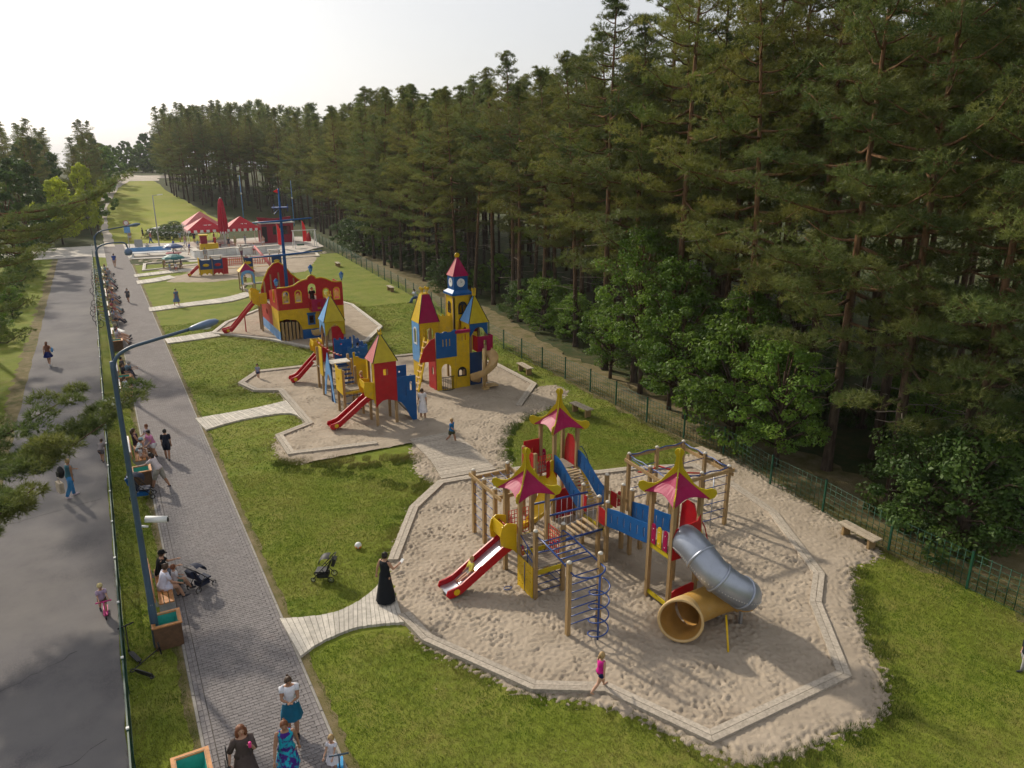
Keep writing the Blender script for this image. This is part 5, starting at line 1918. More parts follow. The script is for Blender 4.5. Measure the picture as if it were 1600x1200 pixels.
# ------------------------------------------------------------------ wheeled things
def wheel(root, c, r, axis=(1, 0, 0), w=.035, spokes=8, mat='black', rim='grey', name='wheel'):
    ax = Vector(axis).normalized()
    u = ax.cross(Vector((0, 0, 1)))
    u = u.normalized() if u.length > .01 else Vector((1, 0, 0))
    v = ax.cross(u)
    c = Vector(c)
    b = MB()
    b.tube([c + (u * math.cos(2 * math.pi * i / 18) + v * math.sin(2 * math.pi * i / 18)) * (r - w / 2) for i in range(18)], w / 2, 6, mat, closed=True)
    o = b.build(name, root)
    if spokes:
        q = MB()
        for i in range(spokes):
            a = 2 * math.pi * i / spokes
            q.tube([c, c + (u * math.cos(a) + v * math.sin(a)) * (r - w / 2)], w * .14, 4, rim)
        q.tube([c - ax * w * .8, c + ax * w * .8], w * .6, 6, rim)
        q.build('rim', o)
    return o
def stroller(loc, rz, label, fab='dark_navy', acc='navy'):
    t = thing('stroller', label, 'stroller', (*loc, 0), rz)
    for sx in (-1, 1):
        wheel(t, (.25 * sx, -.32, .13), .13)
        wheel(t, (.22 * sx, .36, .10), .10)
        b = MB()
        b.tube([(.22 * sx, .36, .12), (.24 * sx, .05, .5), (.25 * sx, -.35, .95), (.25 * sx, -.45, 1.02)], .016, 6, 'black')
        b.tube([(.25 * sx, -.32, .14), (.24 * sx, .0, .55)], .016, 6, 'black')
        b.build('frame', t)
    b = MB()
    b.tube([(-.25, -.45, 1.02), (.25, -.45, 1.02)], .02, 6, 'black')
    b.build('handle', t)
    b = MB()
    b.add([(-.2, .28, .42), (.2, .28, .42), (.2, -.12, .44), (-.2, -.12, .44), (-.2, -.32, .9), (.2, -.32, .9), (-.2, .28, .36), (.2, .28, .36), (.2, -.16, .38), (-.2, -.16, .38), (-.2, -.36, .88), (.2, -.36, .88)],
          [(0, 1, 2, 3), (3, 2, 5, 4), (7, 6, 9, 8), (8, 9, 10, 11), (0, 3, 9, 6), (1, 7, 8, 2), (3, 4, 10, 9), (2, 8, 11, 5), (6, 7, 1, 0), (4, 5, 11, 10)], fab)
    b.build('seat', t)
    b = MB()
    V, Fc = [], []
    for i in range(6):
        a = R(-20 + 24 * i)
        for j in range(7):
            x = -.24 + .08 * j
            V.append((x, -.18 + .34 * math.sin(a) * .9, .78 + .3 * math.cos(a) * (1 - .25 * (x / .24) ** 2)))
    for i in range(5):
        for j in range(6):
            Fc.append((i * 7 + j, i * 7 + j + 1, i * 7 + j + 8, i * 7 + j + 7))
    b.add(V, Fc, fab, True)
    b.build('canopy', t)
    b = MB()
    b.box((0, .02, .24), (.36, .4, .16), acc)
    b.build('basket', t)
    b = MB()
    b.box((0, -.42, .78), (.3, .12, .3), acc, Matrix.Rotation(.3, 3, 'X'))
    b.build('bag', t)
    return t
p = g(507, 905)
stroller((p.x, p.y), R(60), 'black stroller parked on the lawn by the boardwalk', 'black', 'black').scale = (.82, .82, .82)
p = g(316, 918)
stroller((p.x, p.y), R(-60), 'dark navy stroller on the paving in front of the nearest bench', 'dark_navy', 'dark_navy').scale = (.82, .82, .82)
p = g(226, 776)
stroller((p.x - .05, p.y - .1), R(-100), 'blue pram on the grass strip beside the litter box', 'dark_navy', 'blue')
def scooter(loc, rz, label, deck_c, bar_c, h=.8, lying=False):
    t = thing('scooter', label, 'scooter', (*loc, .0), rz)
    b = MB()
    b.plate([(-.06, -.28), (.06, -.28), (.065, .2), (.03, .3), (-.03, .3), (-.065, .2)], (), .03, (0, 0, .1), (1, 0, 0), (0, 1, 0), deck_c)
    b.build('deck', t)
    b = MB()
    b.tube([(0, .3, .1), (0, .36, .16), (0, .3, h)], .016, 6, bar_c)
    b.build('stem', t)
    b = MB()
    b.tube([(-.2, .29, h), (.2, .29, h)], .02, 6, bar_c)
    b.build('handlebar', t)
    wheel(t, (0, .36, .07), .07, (1, 0, 0), .035, 0)
    wheel(t, (0, -.3, .06), .06, (1, 0, 0), .035, 0)
    if lying:
        t.rotation_euler = (0, R(82), rz)
        t.location = (*loc, .09)
    return t
M('pink', (0.62, 0.03, 0.22), 0.5)
M('sky_blue', (0.02, 0.30, 0.62), 0.5)
M('orange', (0.75, 0.24, 0.03), 0.5)
p = g(163, 962)
scooter((p.x + .05, p.y + .1), R(180), 'pink toddler scooter ridden by the child on the road', 'pink', 'pink', .55)
scooter((2.95, 13.05), R(165), 'light blue scooter held by the toddler at the photo bottom', 'sky_blue', 'lamp_blue', .68)
for i, (px, py, rz, lb) in enumerate(((215, 1030, 20, 'dark scooter leaning at the low fence, nearer the lamp'), (225, 1060, 40, 'dark scooter lying in the grass, nearer the photo bottom'))):
    p = g(px, py)
    scooter((p.x - .05, p.y), R(rz), lb, 'black', 'black', .9, i == 1)
b = MB()
c = g(560, 857)
b.ball((0, 0, .115), .115, 16, 'white')
o = b.build('ball', None)
o.location = (c.x, c.y, 0)
tag(o, 'white and orange ball lying on the lawn', 'ball')
b = MB()
for a in range(5):
    t = 2 * math.pi * a / 5
    d = Vector((math.cos(t), math.sin(t), -.45)).normalized()
    b.lathe([(.055, -.001), (.03, .010), (1e-5, .013)], d * .108 + Vector((0, 0, .115)), 8, 'orange', rot=Vector((0, 0, 1)).rotation_difference(d).to_matrix())
b.build('patch', o)
sr = g(178, 634)
b = MB()
b.tube([(math.cos(2 * math.pi * i / 20) * .42, math.sin(2 * math.pi * i / 20) * .42, .16) for i in range(20)], .16, 12, 'white', closed=True)
o = b.build('swim_ring')
o.location = (sr.x, sr.y, 0)
tag(o, 'white inflatable swim ring lying on the grass strip', 'swim ring')
b = MB()
for i in (2, 8, 14):
    b.ball((math.cos(2 * math.pi * i / 20) * .46, math.sin(2 * math.pi * i / 20) * .46, .28), .06, 8, 'red', (1, 1, .5))
b.build('spot', o)
# bicycles leaning at the low fence
def bicycle(loc, rz, label, col, grp):
    t = thing('bicycle', label, 'bicycle', (*loc, 0), rz, grp)
    wheel(t, (0, .52, .33), .33, (1, 0, 0), .04, 10)
    wheel(t, (0, -.52, .33), .33, (1, 0, 0), .04, 10)
    b = MB()
    for p_, q_ in (((0, -.52, .33), (0, -.12, .35)), ((0, -.12, .35), (0, -.28, .85)), ((0, -.25, .75), (0, .34, .82)), ((0, -.12, .35), (0, .36, .72)), ((0, -.52, .33), (0, -.25, .72)), ((0, .52, .33), (0, .34, .95))):
        b.tube([p_, q_], .018, 6, col)
    b.build('frame', t)
    b = MB()
    b.tube([(-.28, .22, 1.0), (-.1, .34, 1.0), (.1, .34, 1.0), (.28, .22, 1.0)], .016, 6, 'grey')
    b.build('handlebar', t)
    b = MB()
    b.ball((0, -.3, .9), .1, 8, 'black', (.8, 1.3, .4))
    b.build('saddle', t)
    return t
bc = ['grey', 'navy', 'red', 'black', 'white', 'light_blue', 'green_steel']
bk0 = {}
bn = {'grey': 'grey', 'navy': 'navy', 'red': 'red', 'black': 'black', 'white': 'white', 'light_blue': 'light blue', 'green_steel': 'dark green'}
for i in range(14):
    y = 63.5 + i * 2.3 + random.uniform(-.3, .3)
    col = bc[i % len(bc)]
    lab = '%s bicycle parked at the low fence, the %s of two in that colour' % (bn[col], 'nearer' if i < 7 else 'farther')
    x, rz = -.5 + random.uniform(-.1, .15), R(random.uniform(50, 115))
    if col in bk0:
        dup(bk0[col], (x, y, 0), rz, lab)
    else:
        bk0[col] = bicycle((x, y), rz, lab, col, 'bicycles along the low fence')
# a table and a towel by the bench
b = MB()
b.box((0, 0, .02), (.5, 1.1, .03), 'white')
o = b.build('beach_board')
o.location = (.28, 61.6, .1)
o.rotation_euler = (R(10), 0, R(35))
tag(o, 'white board lying on the ground before the benches', 'board')

# ------------------------------------------------------------------ cafe terrace far back
struct(sheet('plaza', [(-22, 110), (-4, 110), (-1.5, 111), (3.1, 105), (7.5, 104.5), (9.5, 99), (21, 99), (28, 107), (29.5, 121), (24, 124), (10, 122), (3, 124), (-22, 121)], 0.016, 'gravel', .15, 1.2))
def gazebo(x, y, w, label, eave=2.3, pk=3.9, top='tent_red'):
    t = thing('gazebo', label, 'gazebo', (x, y, 0))
    h = w / 2
    for i in range(4):
        a, c = [(-1, -1), (1, -1), (1, 1), (-1, 1)][i], [(-1, -1), (1, -1), (1, 1), (-1, 1)][(i + 1) % 4]
        b = MB()
        V = []
        n = 6
        for j in range(n + 1):
            u = j / n
            V.append((h * (a[0] + (c[0] - a[0]) * u), h * (a[1] + (c[1] - a[1]) * u), eave))
        V.append((0, 0, pk))
        b.add(V, [(j, j + 1, n + 1) for j in range(n)], 'tent_pink' if (i == 3) else top)
        b.build('roof_panel', t)
        v = MB()
        k = 12
        for j in range(k):
            u0, u1 = j / k, (j + 1) / k
            A = Vector((h * (a[0] + (c[0] - a[0]) * u0), h * (a[1] + (c[1] - a[1]) * u0), 0)) * 1.003
            B = Vector((h * (a[0] + (c[0] - a[0]) * u1), h * (a[1] + (c[1] - a[1]) * u1), 0)) * 1.003
            v.add([A + Vector((0, 0, eave)), B + Vector((0, 0, eave)), B + Vector((0, 0, eave - .28)), (A + B) / 2 + Vector((0, 0, eave - .4)), A + Vector((0, 0, eave - .28))], [(4, 3, 2, 1, 0)], top if j % 2 else 'white')
        v.build('valance', t)
        b = MB()
        b.bar((h * a[0] * .97, h * a[1] * .97, 0), (h * a[0] * .97, h * a[1] * .97, eave), .06, .06, 'white')
        b.build('leg', t)
    return t
gz = gazebo(13.6, 117.5, 5.0, 'red and pink cafe gazebo left of the closed parasol')
gazebo(18.6, 117.0, 4.6, 'red cafe gazebo right of the closed parasol')
gazebo(14.0, 124.0, 5.0, 'pale pink gazebo behind the cafe terrace', 2.5, 4.3, 'tent_pink')
# lettering on the roofs: short pale strokes, too small to read
for (x, y) in ((13.9, 115.9), (18.8, 115.55)):
    b = MB()
    for j in range(7):
        b.box((x - .5 + .17 * j, y, 2.86 + .02 * (j % 3)), (.11, .02, .18), 'white', Matrix.Rotation(R(-52), 3, 'X'))
    o = b.build('lettering')
    o.parent = [q for q in bpy.data.objects if q.name.startswith('gazebo')][0 if x < 15 else 1]
    o.location = Vector((0, 0, .0)) - Vector(o.parent.location)
PR = thing('closed_parasol', 'tall closed crimson parasol on the cafe terrace', 'parasol', (15.9, 115.2, 0))
b = MB()
V, Fc = [], []
prof = [(.55, 1.7), (.62, 2.0), (.58, 3.2), (.48, 4.6), (.36, 6.0), (.24, 6.45), (.05, 6.6)]
n = 20
for r, z in prof:
    for j in range(n):
        a = 2 * math.pi * j / n
        rr = r * (1 + .16 * (1 if j % 2 else -1) * (1 if z < 6 else .3))
        V.append((rr * math.cos(a), rr * math.sin(a), z))
for i in range(len(prof) - 1):
    for j in range(n):
        Fc.append((i * n + j, i * n + (j + 1) % n, (i + 1) * n + (j + 1) % n, (i + 1) * n + j))
b.add(V, Fc, 'parasol_red')
b.build('cloth', PR)
b = MB()
b.lathe([(.07, 0), (.07, 6.7)], (0, 0, 0), 8, 'white')
b.build('pole', PR)
b = MB()
b.box((0, 0, .1), (1.0, 1.0, .2), 'concrete')
b.build('base', PR)
b = MB()
b.lathe([(.58, 0), (.62, .25), (.6, .3)], (0, 0, 1.68), 14, 'white')
b.build('hem', PR)
KI = thing('kiosk', 'dark red cafe kiosk with slanted roof sign and dark window', 'kiosk', (23.4, 116.5, 0))
b = MB()
b.box((0, 0, 1.4), (4.6, 3.0, 2.8), 'kiosk_red')
b.build('wall', KI)
b = MB()
b.box((0, 0, 2.86), (5.0, 3.6, .12), 'concrete')
b.build('roof', KI)
b = MB()
b.plate([(-2.2, 3.0), (2.2, 3.0), (2.5, 3.7), (0, 3.45), (-2.5, 3.7)], (), .12, (-.2, -.5, 0), (1, 0, 0), (0, 0, 1), 'kiosk_red')
b.build('roof_sign', KI)
b = MB()
b.box((.6, -1.52, 1.8), (2.6, .06, 1.2), 'glass_dark')
wd = b.build('window', KI)
b = MB()
b.plate([(-.25, 1.6), (.25, 1.6), (.3, 1.95), (.0, 2.2), (-.3, 1.95)], (), .03, (.5, -1.57, 0), (1, 0, 0), (0, 0, 1), 'yellow')
b.build('emblem', wd)
b = MB()
b.box((-1.9, -1.53, 1.3), (.7, .06, 2.2), 'black')
b.build('door', KI)
def lowwall(a, c, label, h=.85, w=.7):
    a, c = Vector((*a, 0)), Vector((*c, 0))
    t = thing('terrace_barrier', label, 'barrier')
    d = c - a
    n = max(2, int(d.length / 1.6))
    for i in range(n):
        p_, q_ = a.lerp(c, i / n), a.lerp(c, (i + 1) / n - .01)
        b = MB()
        m = (p_ + q_) / 2
        b.box((m.x, m.y, h / 2), ((q_ - p_).length, w, h), 'white', math.atan2(d.y, d.x))
        b.build('panel', t)
    b = MB()
    m = (a + c) / 2
    b.box((m.x, m.y, h + .03), (d.length, w + .1, .05), 'plank_pale', math.atan2(d.y, d.x))
    b.build('top_board', t)
lowwall((10.8, 102.3), (16.0, 104.5), 'white panel barrier left on the cafe terrace edge')
lowwall((15.6, 103.3), (21.2, 104.2), 'white panel barrier right on the cafe terrace edge')
lowwall((10.7, 102.6), (10.6, 106.5), 'short white barrier end facing the path')
b = thing('long_bench', 'long white platform bench on the lawn by the path end', 'bench', (5.7, 107.6, 0))
for i in range(3):
    q = MB()
    q.box((0, -.5 + .5 * i, .5), (5.0, .46, .08), 'white')
    q.build('seat_board', b)
q = MB()
q.box((0, .82, .8), (5.0, .08, .5), 'light_blue')
q.build('backrest', b)
for s in (-1, 1):
    q = MB()
    q.box((s * 2.1, 0, .23), (.25, 1.2, .46), 'white')
    q.build('leg', b)
# toy train kiosk, spinner table, picnic tables
t = thing('toy_train', 'yellow and red toy train ride on the cafe terrace', 'toy train', (12.6, 105.9, 0))
for nm, c, s, m in (('body', (0, 0, .95), (2.2, 1.1, .9), 'yellow'), ('base', (0, 0, .3), (2.5, 1.2, .4), 'red'), ('cabin', (-.6, 0, 1.9), (.8, 1.0, 1.0), 'kiosk_red'), ('roof', (-.6, 0, 2.5), (1.1, 1.2, .12), 'yellow')):
    q = MB()
    q.box(c, s, m)
    q.build(nm, t)
q = MB()
q.lathe([(.15, 0), (.15, .5), (.28, .7)], (.8, 0, 1.4), 10, 'red')
q.build('chimney', t)
for sx in (-.8, 0, .8):
    wheel(t, (sx, -.62, .3), .28, (0, 1, 0), .1, 0, 'black')
def table(x, y, label, mat='plank_pale', rz=0.0, grp=None):
    t = thing('picnic_table', label, 'table', (x, y, 0), rz, grp)
    q = MB()
    q.box((0, 0, .74), (1.7, .8, .05), mat)
    q.build('table_top', t)
    for s in (-1, 1):
        q = MB()
        q.box((0, s * .7, .45), (1.7, .28, .05), mat)
        q.build('seat', t)
        q = MB()
        q.bar((s * .6, -.7, 0), (s * .6, .35, .72), .07, .07, mat)
        q.bar((s * .6, .7, 0), (s * .6, -.35, .72), .07, .07, mat)
        q.build('leg', t)
    return t
tb = table(11.2, 109.0, 'pale picnic table on the terrace left of the toy train')
dup(tb, (17.2, 108.0, 0), .1, 'pale picnic table between the two gazebos')
dup(tb, (19.8, 100.5, 0), 0, 'white table on the lawn in front of the right barrier')
dup(tb, (12.2, 97.8, 0), 0, 'white roofless table behind the train playset')
dup(tb, (9.4, 111.5, 0), .4, 'picnic table by the path side of the terrace')
def umbrella_table(x, y, label, c1, c2):
    t = thing('umbrella_table', label, 'table', (x, y, 0))
    q = MB()
    q.lathe([(.05, 0), (.05, 1.5)], (0, 0, 0), 8, c1)
    q.build('pole', t)
    q = MB()
    q.lathe([(1.25, .0), (1.0, .22), (.5, .42), (.02, .5)], (0, 0, 1.2), 10, c1, smooth=False)
    q.build('canopy', t)
    q = MB()
    q.lathe([(.95, 0), (.95, .06)], (0, 0, .45), 14, c2, smooth=False)
    q.build('table_top', t)
    for k in range(4):
        q = MB()
        a = R(45 + 90 * k)
        q.bar((.8 * math.cos(a), .8 * math.sin(a), 0), (.8 * math.cos(a), .8 * math.sin(a), .45), .07, .07, 'post_wood')
        q.build('leg', t)
M('teal', (0.015, 0.14, 0.14), 0.6)
umbrella_table(7.2, 93.8, 'dark teal mushroom table with children in the sandpit', 'teal', 'post_wood')
umbrella_table(8.2, 105.2, 'blue spinner ride on the lawn below the hedge', 'navy', 'red')
# swing frame and flags
t = thing('swing', 'swing frame with red rocket seat near the far fence', 'swing', (25.2, 106.5, 0))
for sx in (-1.5, 1.5):
    for sy in (-.8, .8):
        q = MB()
        q.bar((sx, sy, 0), (sx, 0, 2.4), .09, .09, 'white')
        q.build('leg', t)
q = MB()
q.bar((-1.7, 0, 2.45), (1.7, 0, 2.45), .1, .1, 'white')
q.build('beam', t)
q = MB()
q.lathe([(.32, 0), (.36, .4), (.25, .9), (.02, 1.3)], (.6, 0, .9), 10, 'red')
q.build('rocket_seat', t)
q = MB()
q.box((-.6, 0, .5), (.9, .5, .2), 'fence_green')
q.build('bench_seat', t)
for (px, py, lb) in ((435, 389, 'red feather flag left of the ship mast'), (474, 383, 'red feather flag right of the ship mast')):
    p = g(px, py)
    t = thing('feather_flag', lb, 'flag', (p.x, p.y, 0))
    q = MB()
    q.tube([(0, 0, 0), (0, 0, 3.2), (-.05, 0, 3.5)], .025, 6, 'grey')
    q.build('pole', t)
    q = MB()
    q.plate([(0, .5), (.62, .55), (.66, 1.2), (.55, 2.2), (.35, 3.0), (.05, 3.5), (-.02, 3.3)], (), .012, (0, 0, 0), (1, .15, 0), (0, 0, 1), 'flag_red')
    q.build('cloth', t)
# signs at the end of the path
t = thing('road_sign', 'tall sign post with round and square signs at the path end', 'sign', (3.6, 115.5, 0))
q = MB()
q.tube([(0, 0, 0), (0, 0, 3.9)], .05, 8, 'grey')
q.build('post', t)
q = MB()
q.lathe([(.36, -.02), (.36, .02)], (0, -.05, 3.65), 16, 'white', rot=Matrix.Rotation(math.pi / 2, 3, 'X'), smooth=False)
r_ = q.build('round_sign', t)
q = MB()
q.tube([(.31 * math.cos(a * .4), -.08, 3.65 + .31 * math.sin(a * .4)) for a in range(16)], .04, 5, 'red', closed=True)
q.build('red_ring', r_)
q = MB()
q.box((0, -.05, 2.8), (.75, .04, .95), 'light_blue')
q.build('square_sign', t)
t = thing('info_board', 'low grey info board beside the sign post', 'info board', (4.7, 114.0, 0))
q = MB()
q.box((0, 0, 1.0), (1.0, .08, 1.0), 'grey')
q.build('board', t)
q = MB()
q.box((0, 0, .25), (.3, .3, .5), 'concrete')
q.build('foot', t)
# white kerbed flower bed
t = thing('flower_bed', 'round flower bed with whitewashed kerb behind the hedge', 'flower bed', (12.0, 138.0, 0))
q = MB()
q.tube([(4.5 * math.cos(2 * math.pi * i / 28), 5.5 * math.sin(2 * math.pi * i / 28), .25 + terrain(0, 138 + 5.5 * math.sin(2 * math.pi * i / 28))) for i in range(28)], .42, 8, 'white', closed=True)
q.build('kerb', t)
# far meadow, track and dune
def ribbon(name, rows, mat, dz, jit=.0):
    b = MB()
    V, Fc = [], []
    k = 7
    for (y, a, c) in rows:
        xa, xb = gy(a, 300, y).x, gy(c, 300, y).x
        for j in range(k):
            x = xa + (xb - xa) * j / (k - 1)
            if j in (0, k - 1):
                x += random.uniform(-jit, jit)
            V.append((x, y, terrain(x, y) + dz))
    for i in range(len(rows) - 1):
        for j in range(k - 1):
            Fc.append((i * k + j, i * k + j + 1, (i + 1) * k + j + 1, (i + 1) * k + j))
    b.add(V, Fc, mat, True)
    return struct(b.build(name))
def rows(l, step):
    out = []
    for (y0, a0, c0), (y1, a1, c1) in zip(l, l[1:]):
        n = max(1, int((y1 - y0) / step))
        for i in range(n):
            t = i / n
            out.append((y0 + (y1 - y0) * t, a0 + (a1 - a0) * t, c0 + (c1 - c0) * t))
    out.append(l[-1])
    return out
ribbon('meadow', rows([(121, 152, 330), (150, 150, 345), (180, 158, 300), (205, 172, 264), (235, 190, 240)], 3), 'meadow', -.02, .3)
ribbon('track', rows([(121, 150, 168), (150, 150, 160), (180, 152, 164), (215, 160, 186), (240, 172, 215), (262, 194, 206)], 3), 'dune_sand', .03, .15)
ribbon('dune', rows([(232, 190, 252), (245, 192, 246), (256, 196, 214), (268, 198, 206)], 3), 'dune_sand', .0, .3)
ribbon('dune', rows([(240, 205, 300), (252, 225, 300)], 3), 'dune_sand', .02, .3)
# ------------------------------------------------------------------ people
M('skin', (.46, .26, .17), .55, .06, 8)
M('skin_tan', (.36, .19, .115), .55, .06, 8)
M('lip', (.33, .09, .075), .5)
M('eye', (.02, .015, .012), .3)
for nm, c in (('hair_brown', (.06, .032, .016)), ('hair_dark', (.016, .011, .009)), ('hair_blond', (.36, .235, .10)), ('hair_auburn', (.15, .05, .018)), ('hair_grey', (.30, .28, .26))):
    M(nm, c, .55, .25, 20, bump=.3, bscale=60)
CLOTH = {}
def cloth(c, pat=None):
    k = (tuple(c), pat)
    if k not in CLOTH:
        nm = 'cloth_%d' % len(CLOTH)
        M(nm, c, .85, .12, 6, bump=.25, bscale=14, dist=.02, spec=.15, col2=pat, thresh=(.46, .54) if pat else (.35, .65))
        CLOTH[k] = nm
    return CLOTH[k]
def ellipse_loft(mb, rings, mat, n=14, cap=True):
    """rings: (centre, x axis, y axis) with the axes scaled to the radii."""
    V, Fc = [], []
    for c, ax, ay in rings:
        for j in range(n):
            t = 2 * math.pi * j / n
            V.append(c + ax * math.cos(t) + ay * math.sin(t))
    k = len(rings)
    for i in range(k - 1):
        for j in range(n):
            j2 = (j + 1) % n
            Fc.append((i * n + j, i * n + j2, (i + 1) * n + j2, (i + 1) * n + j))
    if cap:
        Fc.append(tuple(reversed(range(n))))
        Fc.append(tuple(range((k - 1) * n, k * n)))
    mb.add(V, Fc, mat, True)
def capsule(mb, pts, rad, n=10, mat='skin'):
    mb.tube(pts, rad, n, mat)
    mb.ball(pts[0], rad[0], n, mat)
    mb.ball(pts[-1], rad[-1], n, mat)
def remesh(mb, voxel, mat):
    """One continuous skin over overlapping shapes."""
    me = bpy.data.meshes.new('tmp')
    me.from_pydata(mb.v, [], mb.f)
    o = bpy.data.objects.new('tmp', me)
    COL.objects.link(o)
    md = o.modifiers.new('r', 'REMESH')
    md.mode = 'VOXEL'
    md.voxel_size = voxel
    sm = o.modifiers.new('s', 'SMOOTH')
    sm.factor, sm.iterations = .5, 3
    dg = bpy.context.evaluated_depsgraph_get()
    out = bpy.data.meshes.new_from_object(o.evaluated_get(dg))
    bpy.data.objects.remove(o)
    bpy.data.meshes.remove(me)
    out.materials.clear()
    out.materials.append(MATS[mat])
    out.polygons.foreach_set('use_smooth', np.ones(len(out.polygons), bool))
    return out
NPEOPLE = 0
def person(label, loc, face, H=1.68, top=(.5, .5, .5), bottom=None, style='shorts', sleeve=.5, hair='hair_brown', hairstyle='short', hat=None, sit=None, lean=4, th=(8, -8), kn=(4, 10), ua=(8, -6), ab=(8, 8), el=(14, 14),
           skin='skin', shoe=(.05, .05, .06), kid=0.0, fem=False, pat=None, near=False, turn=0, group=None, pants_len=None, skirt_to=.5, flare=1.5, nod=0, arms_in=(0, 0), z=0.0):
    """A posed figure: face = compass direction it looks, angles in degrees, (left, right) pairs."""
    global NPEOPLE
    NPEOPLE += 1
    root = thing('person', label, 'person', (loc[0], loc[1], z), -R(face), group)
    bottom = bottom or top
    hk = 1 + .42 * kid
    lk = 1 - .10 * kid
    U = H
    body = MB()
    tl, sl = .245 * U * lk, .245 * U * lk
    legs = []
    for i, s in enumerate((-1, 1)):
        a, k = R(th[i]), R(kn[i])
        h = Vector((s * .052 * U, 0, -.012 * U))
        kne = h + Vector((0, math.sin(a), -math.cos(a))) * tl
        ank = kne + Vector((0, math.sin(a - k), -math.cos(a - k))) * sl
        legs.append([h, kne, ank])
    zp = sit if sit is not None else max(-l[2].z for l in legs) + .042 * U
    P = Vector((0, 0, zp))
    for l in legs:
        for j in range(3):
            l[j] = l[j] + P
    t = Vector((0, math.sin(R(lean)), math.cos(R(lean))))
    f = Vector((0, math.cos(R(lean)), -math.sin(R(lean))))
    X = Vector((1, 0, 0))
    sp = lambda d: P + t * d * U
    wd = .93 if fem else 1.0
    TR_ = [(-.05, .060, .050), (-.02, .088, .064), (.02, .092 + (.006 if fem else 0), .066), (.09, .074 * wd, .056), (.16, .082 * wd, .060), (.22, .092 * wd, .062), (.265, .094 * wd, .052), (.288, .060, .040), (.30, .034, .034)]
    ellipse_loft(body, [(sp(d), X * rx * U, f * ry * U) for d, rx, ry in TR_], 'skin')
    neck = sp(.30)
    ht = Vector((0, math.sin(R(lean * .5 + nod)), math.cos(R(lean * .5 + nod))))
    hc = neck + ht * (.075 * U * hk)
    capsule(body, [sp(.27), neck + ht * .03 * U], [.034 * U, .032 * U])
    hr = Matrix.Rotation(-R(turn), 3, 'Z') @ Matrix.Rotation(-R(lean * .5 + nod), 3, 'X')
    hs = .0455 * U * hk
    body.ball(hc, hs, 14, 'skin', (1.0, 1.14, 1.36), hr)
    body.ball(hc + hr @ Vector((0, .35, -.75)) * hs, hs * .62, 10, 'skin', (1, 1, .9), hr)
    body.ball(hc + hr @ Vector((0, 1.22, -.12)) * hs, hs * .2, 8, 'skin', (.7, 1, 1.3), hr)
    for s in (-1, 1):
        body.ball(hc + hr @ Vector((s * 1.0, -.05, -.1)) * hs, hs * .26, 8, 'skin', (.5, .8, 1.2), hr)
    for i, (h, kne, ank) in enumerate(legs):
        capsule(body, [h, h.lerp(kne, .5), kne, kne.lerp(ank, .35), ank], [.062 * U, .053 * U, .036 * U, .039 * U, .023 * U])
    arms, hands = [], []
    for i, s in enumerate((-1, 1)):
        a, b_, e = R(ua[i]), R(ab[i]), R(el[i])
        sh = sp(.262) + X * s * (.100 * wd) * U
        d1 = Vector((s * math.sin(b_), math.sin(a) * math.cos(b_), -math.cos(a) * math.cos(b_)))
        elb = sh + d1 * .165 * U
        d2 = Vector((s * math.sin(b_) * .5 - s * math.sin(R(arms_in[i])), math.sin(a + e) * math.cos(b_), -math.cos(a + e) * math.cos(b_))).normalized()
        wr = elb + d2 * .14 * U
        capsule(body, [sh, sh.lerp(elb, .5), elb, elb.lerp(wr, .4), wr], [.032 * U, .029 * U, .023 * U, .022 * U, .015 * U], 8)
        palm = wr + d2 * .035 * U
        body.ball(palm, .026 * U, 8, 'skin', (.9, .9, .9))
        arms.append((sh, elb, wr))
        hands.append((palm, d2, s))
    feet = []
    for i, (h, kne, ank) in enumerate(legs):
        dn = (ank - kne).normalized()
        fd = Vector((0, 1, 0)) - dn * dn.y * .9
        fd = Vector((0, max(.5, fd.y), fd.z)).normalized() if sit is None or kn[i] < 60 else Vector((0, 1, -.02))
        feet.append((ank, fd))
        capsule(body, [ank + Vector((0, -.012 * U, -.018 * U)), ank + fd * .07 * U + Vector((0, 0, -.022 * U)), ank + fd * .105 * U + Vector((0, 0, -.026 * U))], [.02 * U, .02 * U, .014 * U], 8)
    me = remesh(body, .0125 * U if near else (.018 * U if loc[1] < 60 else .026 * U), skin)
    bo = bpy.data.objects.new('body', me)
    COL.objects.link(bo)
    bo.parent = root
    if near:
        fg = MB()
        for (palm, d2, s) in hands:
            side = X * s
            nrm = d2.cross(side).normalized()
            side = nrm.cross(d2).normalized() * 1.0
            for q, (off, ln) in enumerate(((-.55, .030), (-.18, .036), (.18, .034), (.55, .026))):
                b0 = palm + side * off * .026 * U + d2 * .012 * U
                m1 = b0 + d2 * ln * U * .6 + nrm * .002 * U
                e1 = m1 + (d2 + nrm * .55 * s).normalized() * ln * U * .5
                fg.tube([b0, m1, e1], [.0056 * U, .0052 * U, .004 * U], 6, skin)
            b0 = palm - side * .02 * U - d2 * .012 * U
            fg.tube([b0, b0 + (d2 - side * .8).normalized() * .022 * U, b0 + (d2 * 1.2 - side * .5).normalized() * .040 * U], [.007 * U, .0062 * U, .0045 * U], 6, skin)
        fg.build('fingers', bo)
        fc = MB()
        for s in (-1, 1):
            fc.ball(hc + hr @ Vector((s * .36, 1.03, .08)) * hs, hs * .11, 6, 'eye', (1.2, .6, .8), hr)
        fc.ball(hc + hr @ Vector((0, 1.03, -.62)) * hs, hs * .16, 6, 'lip', (1.4, .5, .45), hr)
        fc.build('face', bo)
    # clothing
    ct = cloth(top, pat)
    cb = cloth(bottom, pat if style == 'dress' else None)
    sm = MB()
    lo = -.035 if style != 'dress' else .0
    R2 = [(d, rx, ry) for d, rx, ry in TR_ if lo <= d <= .27]
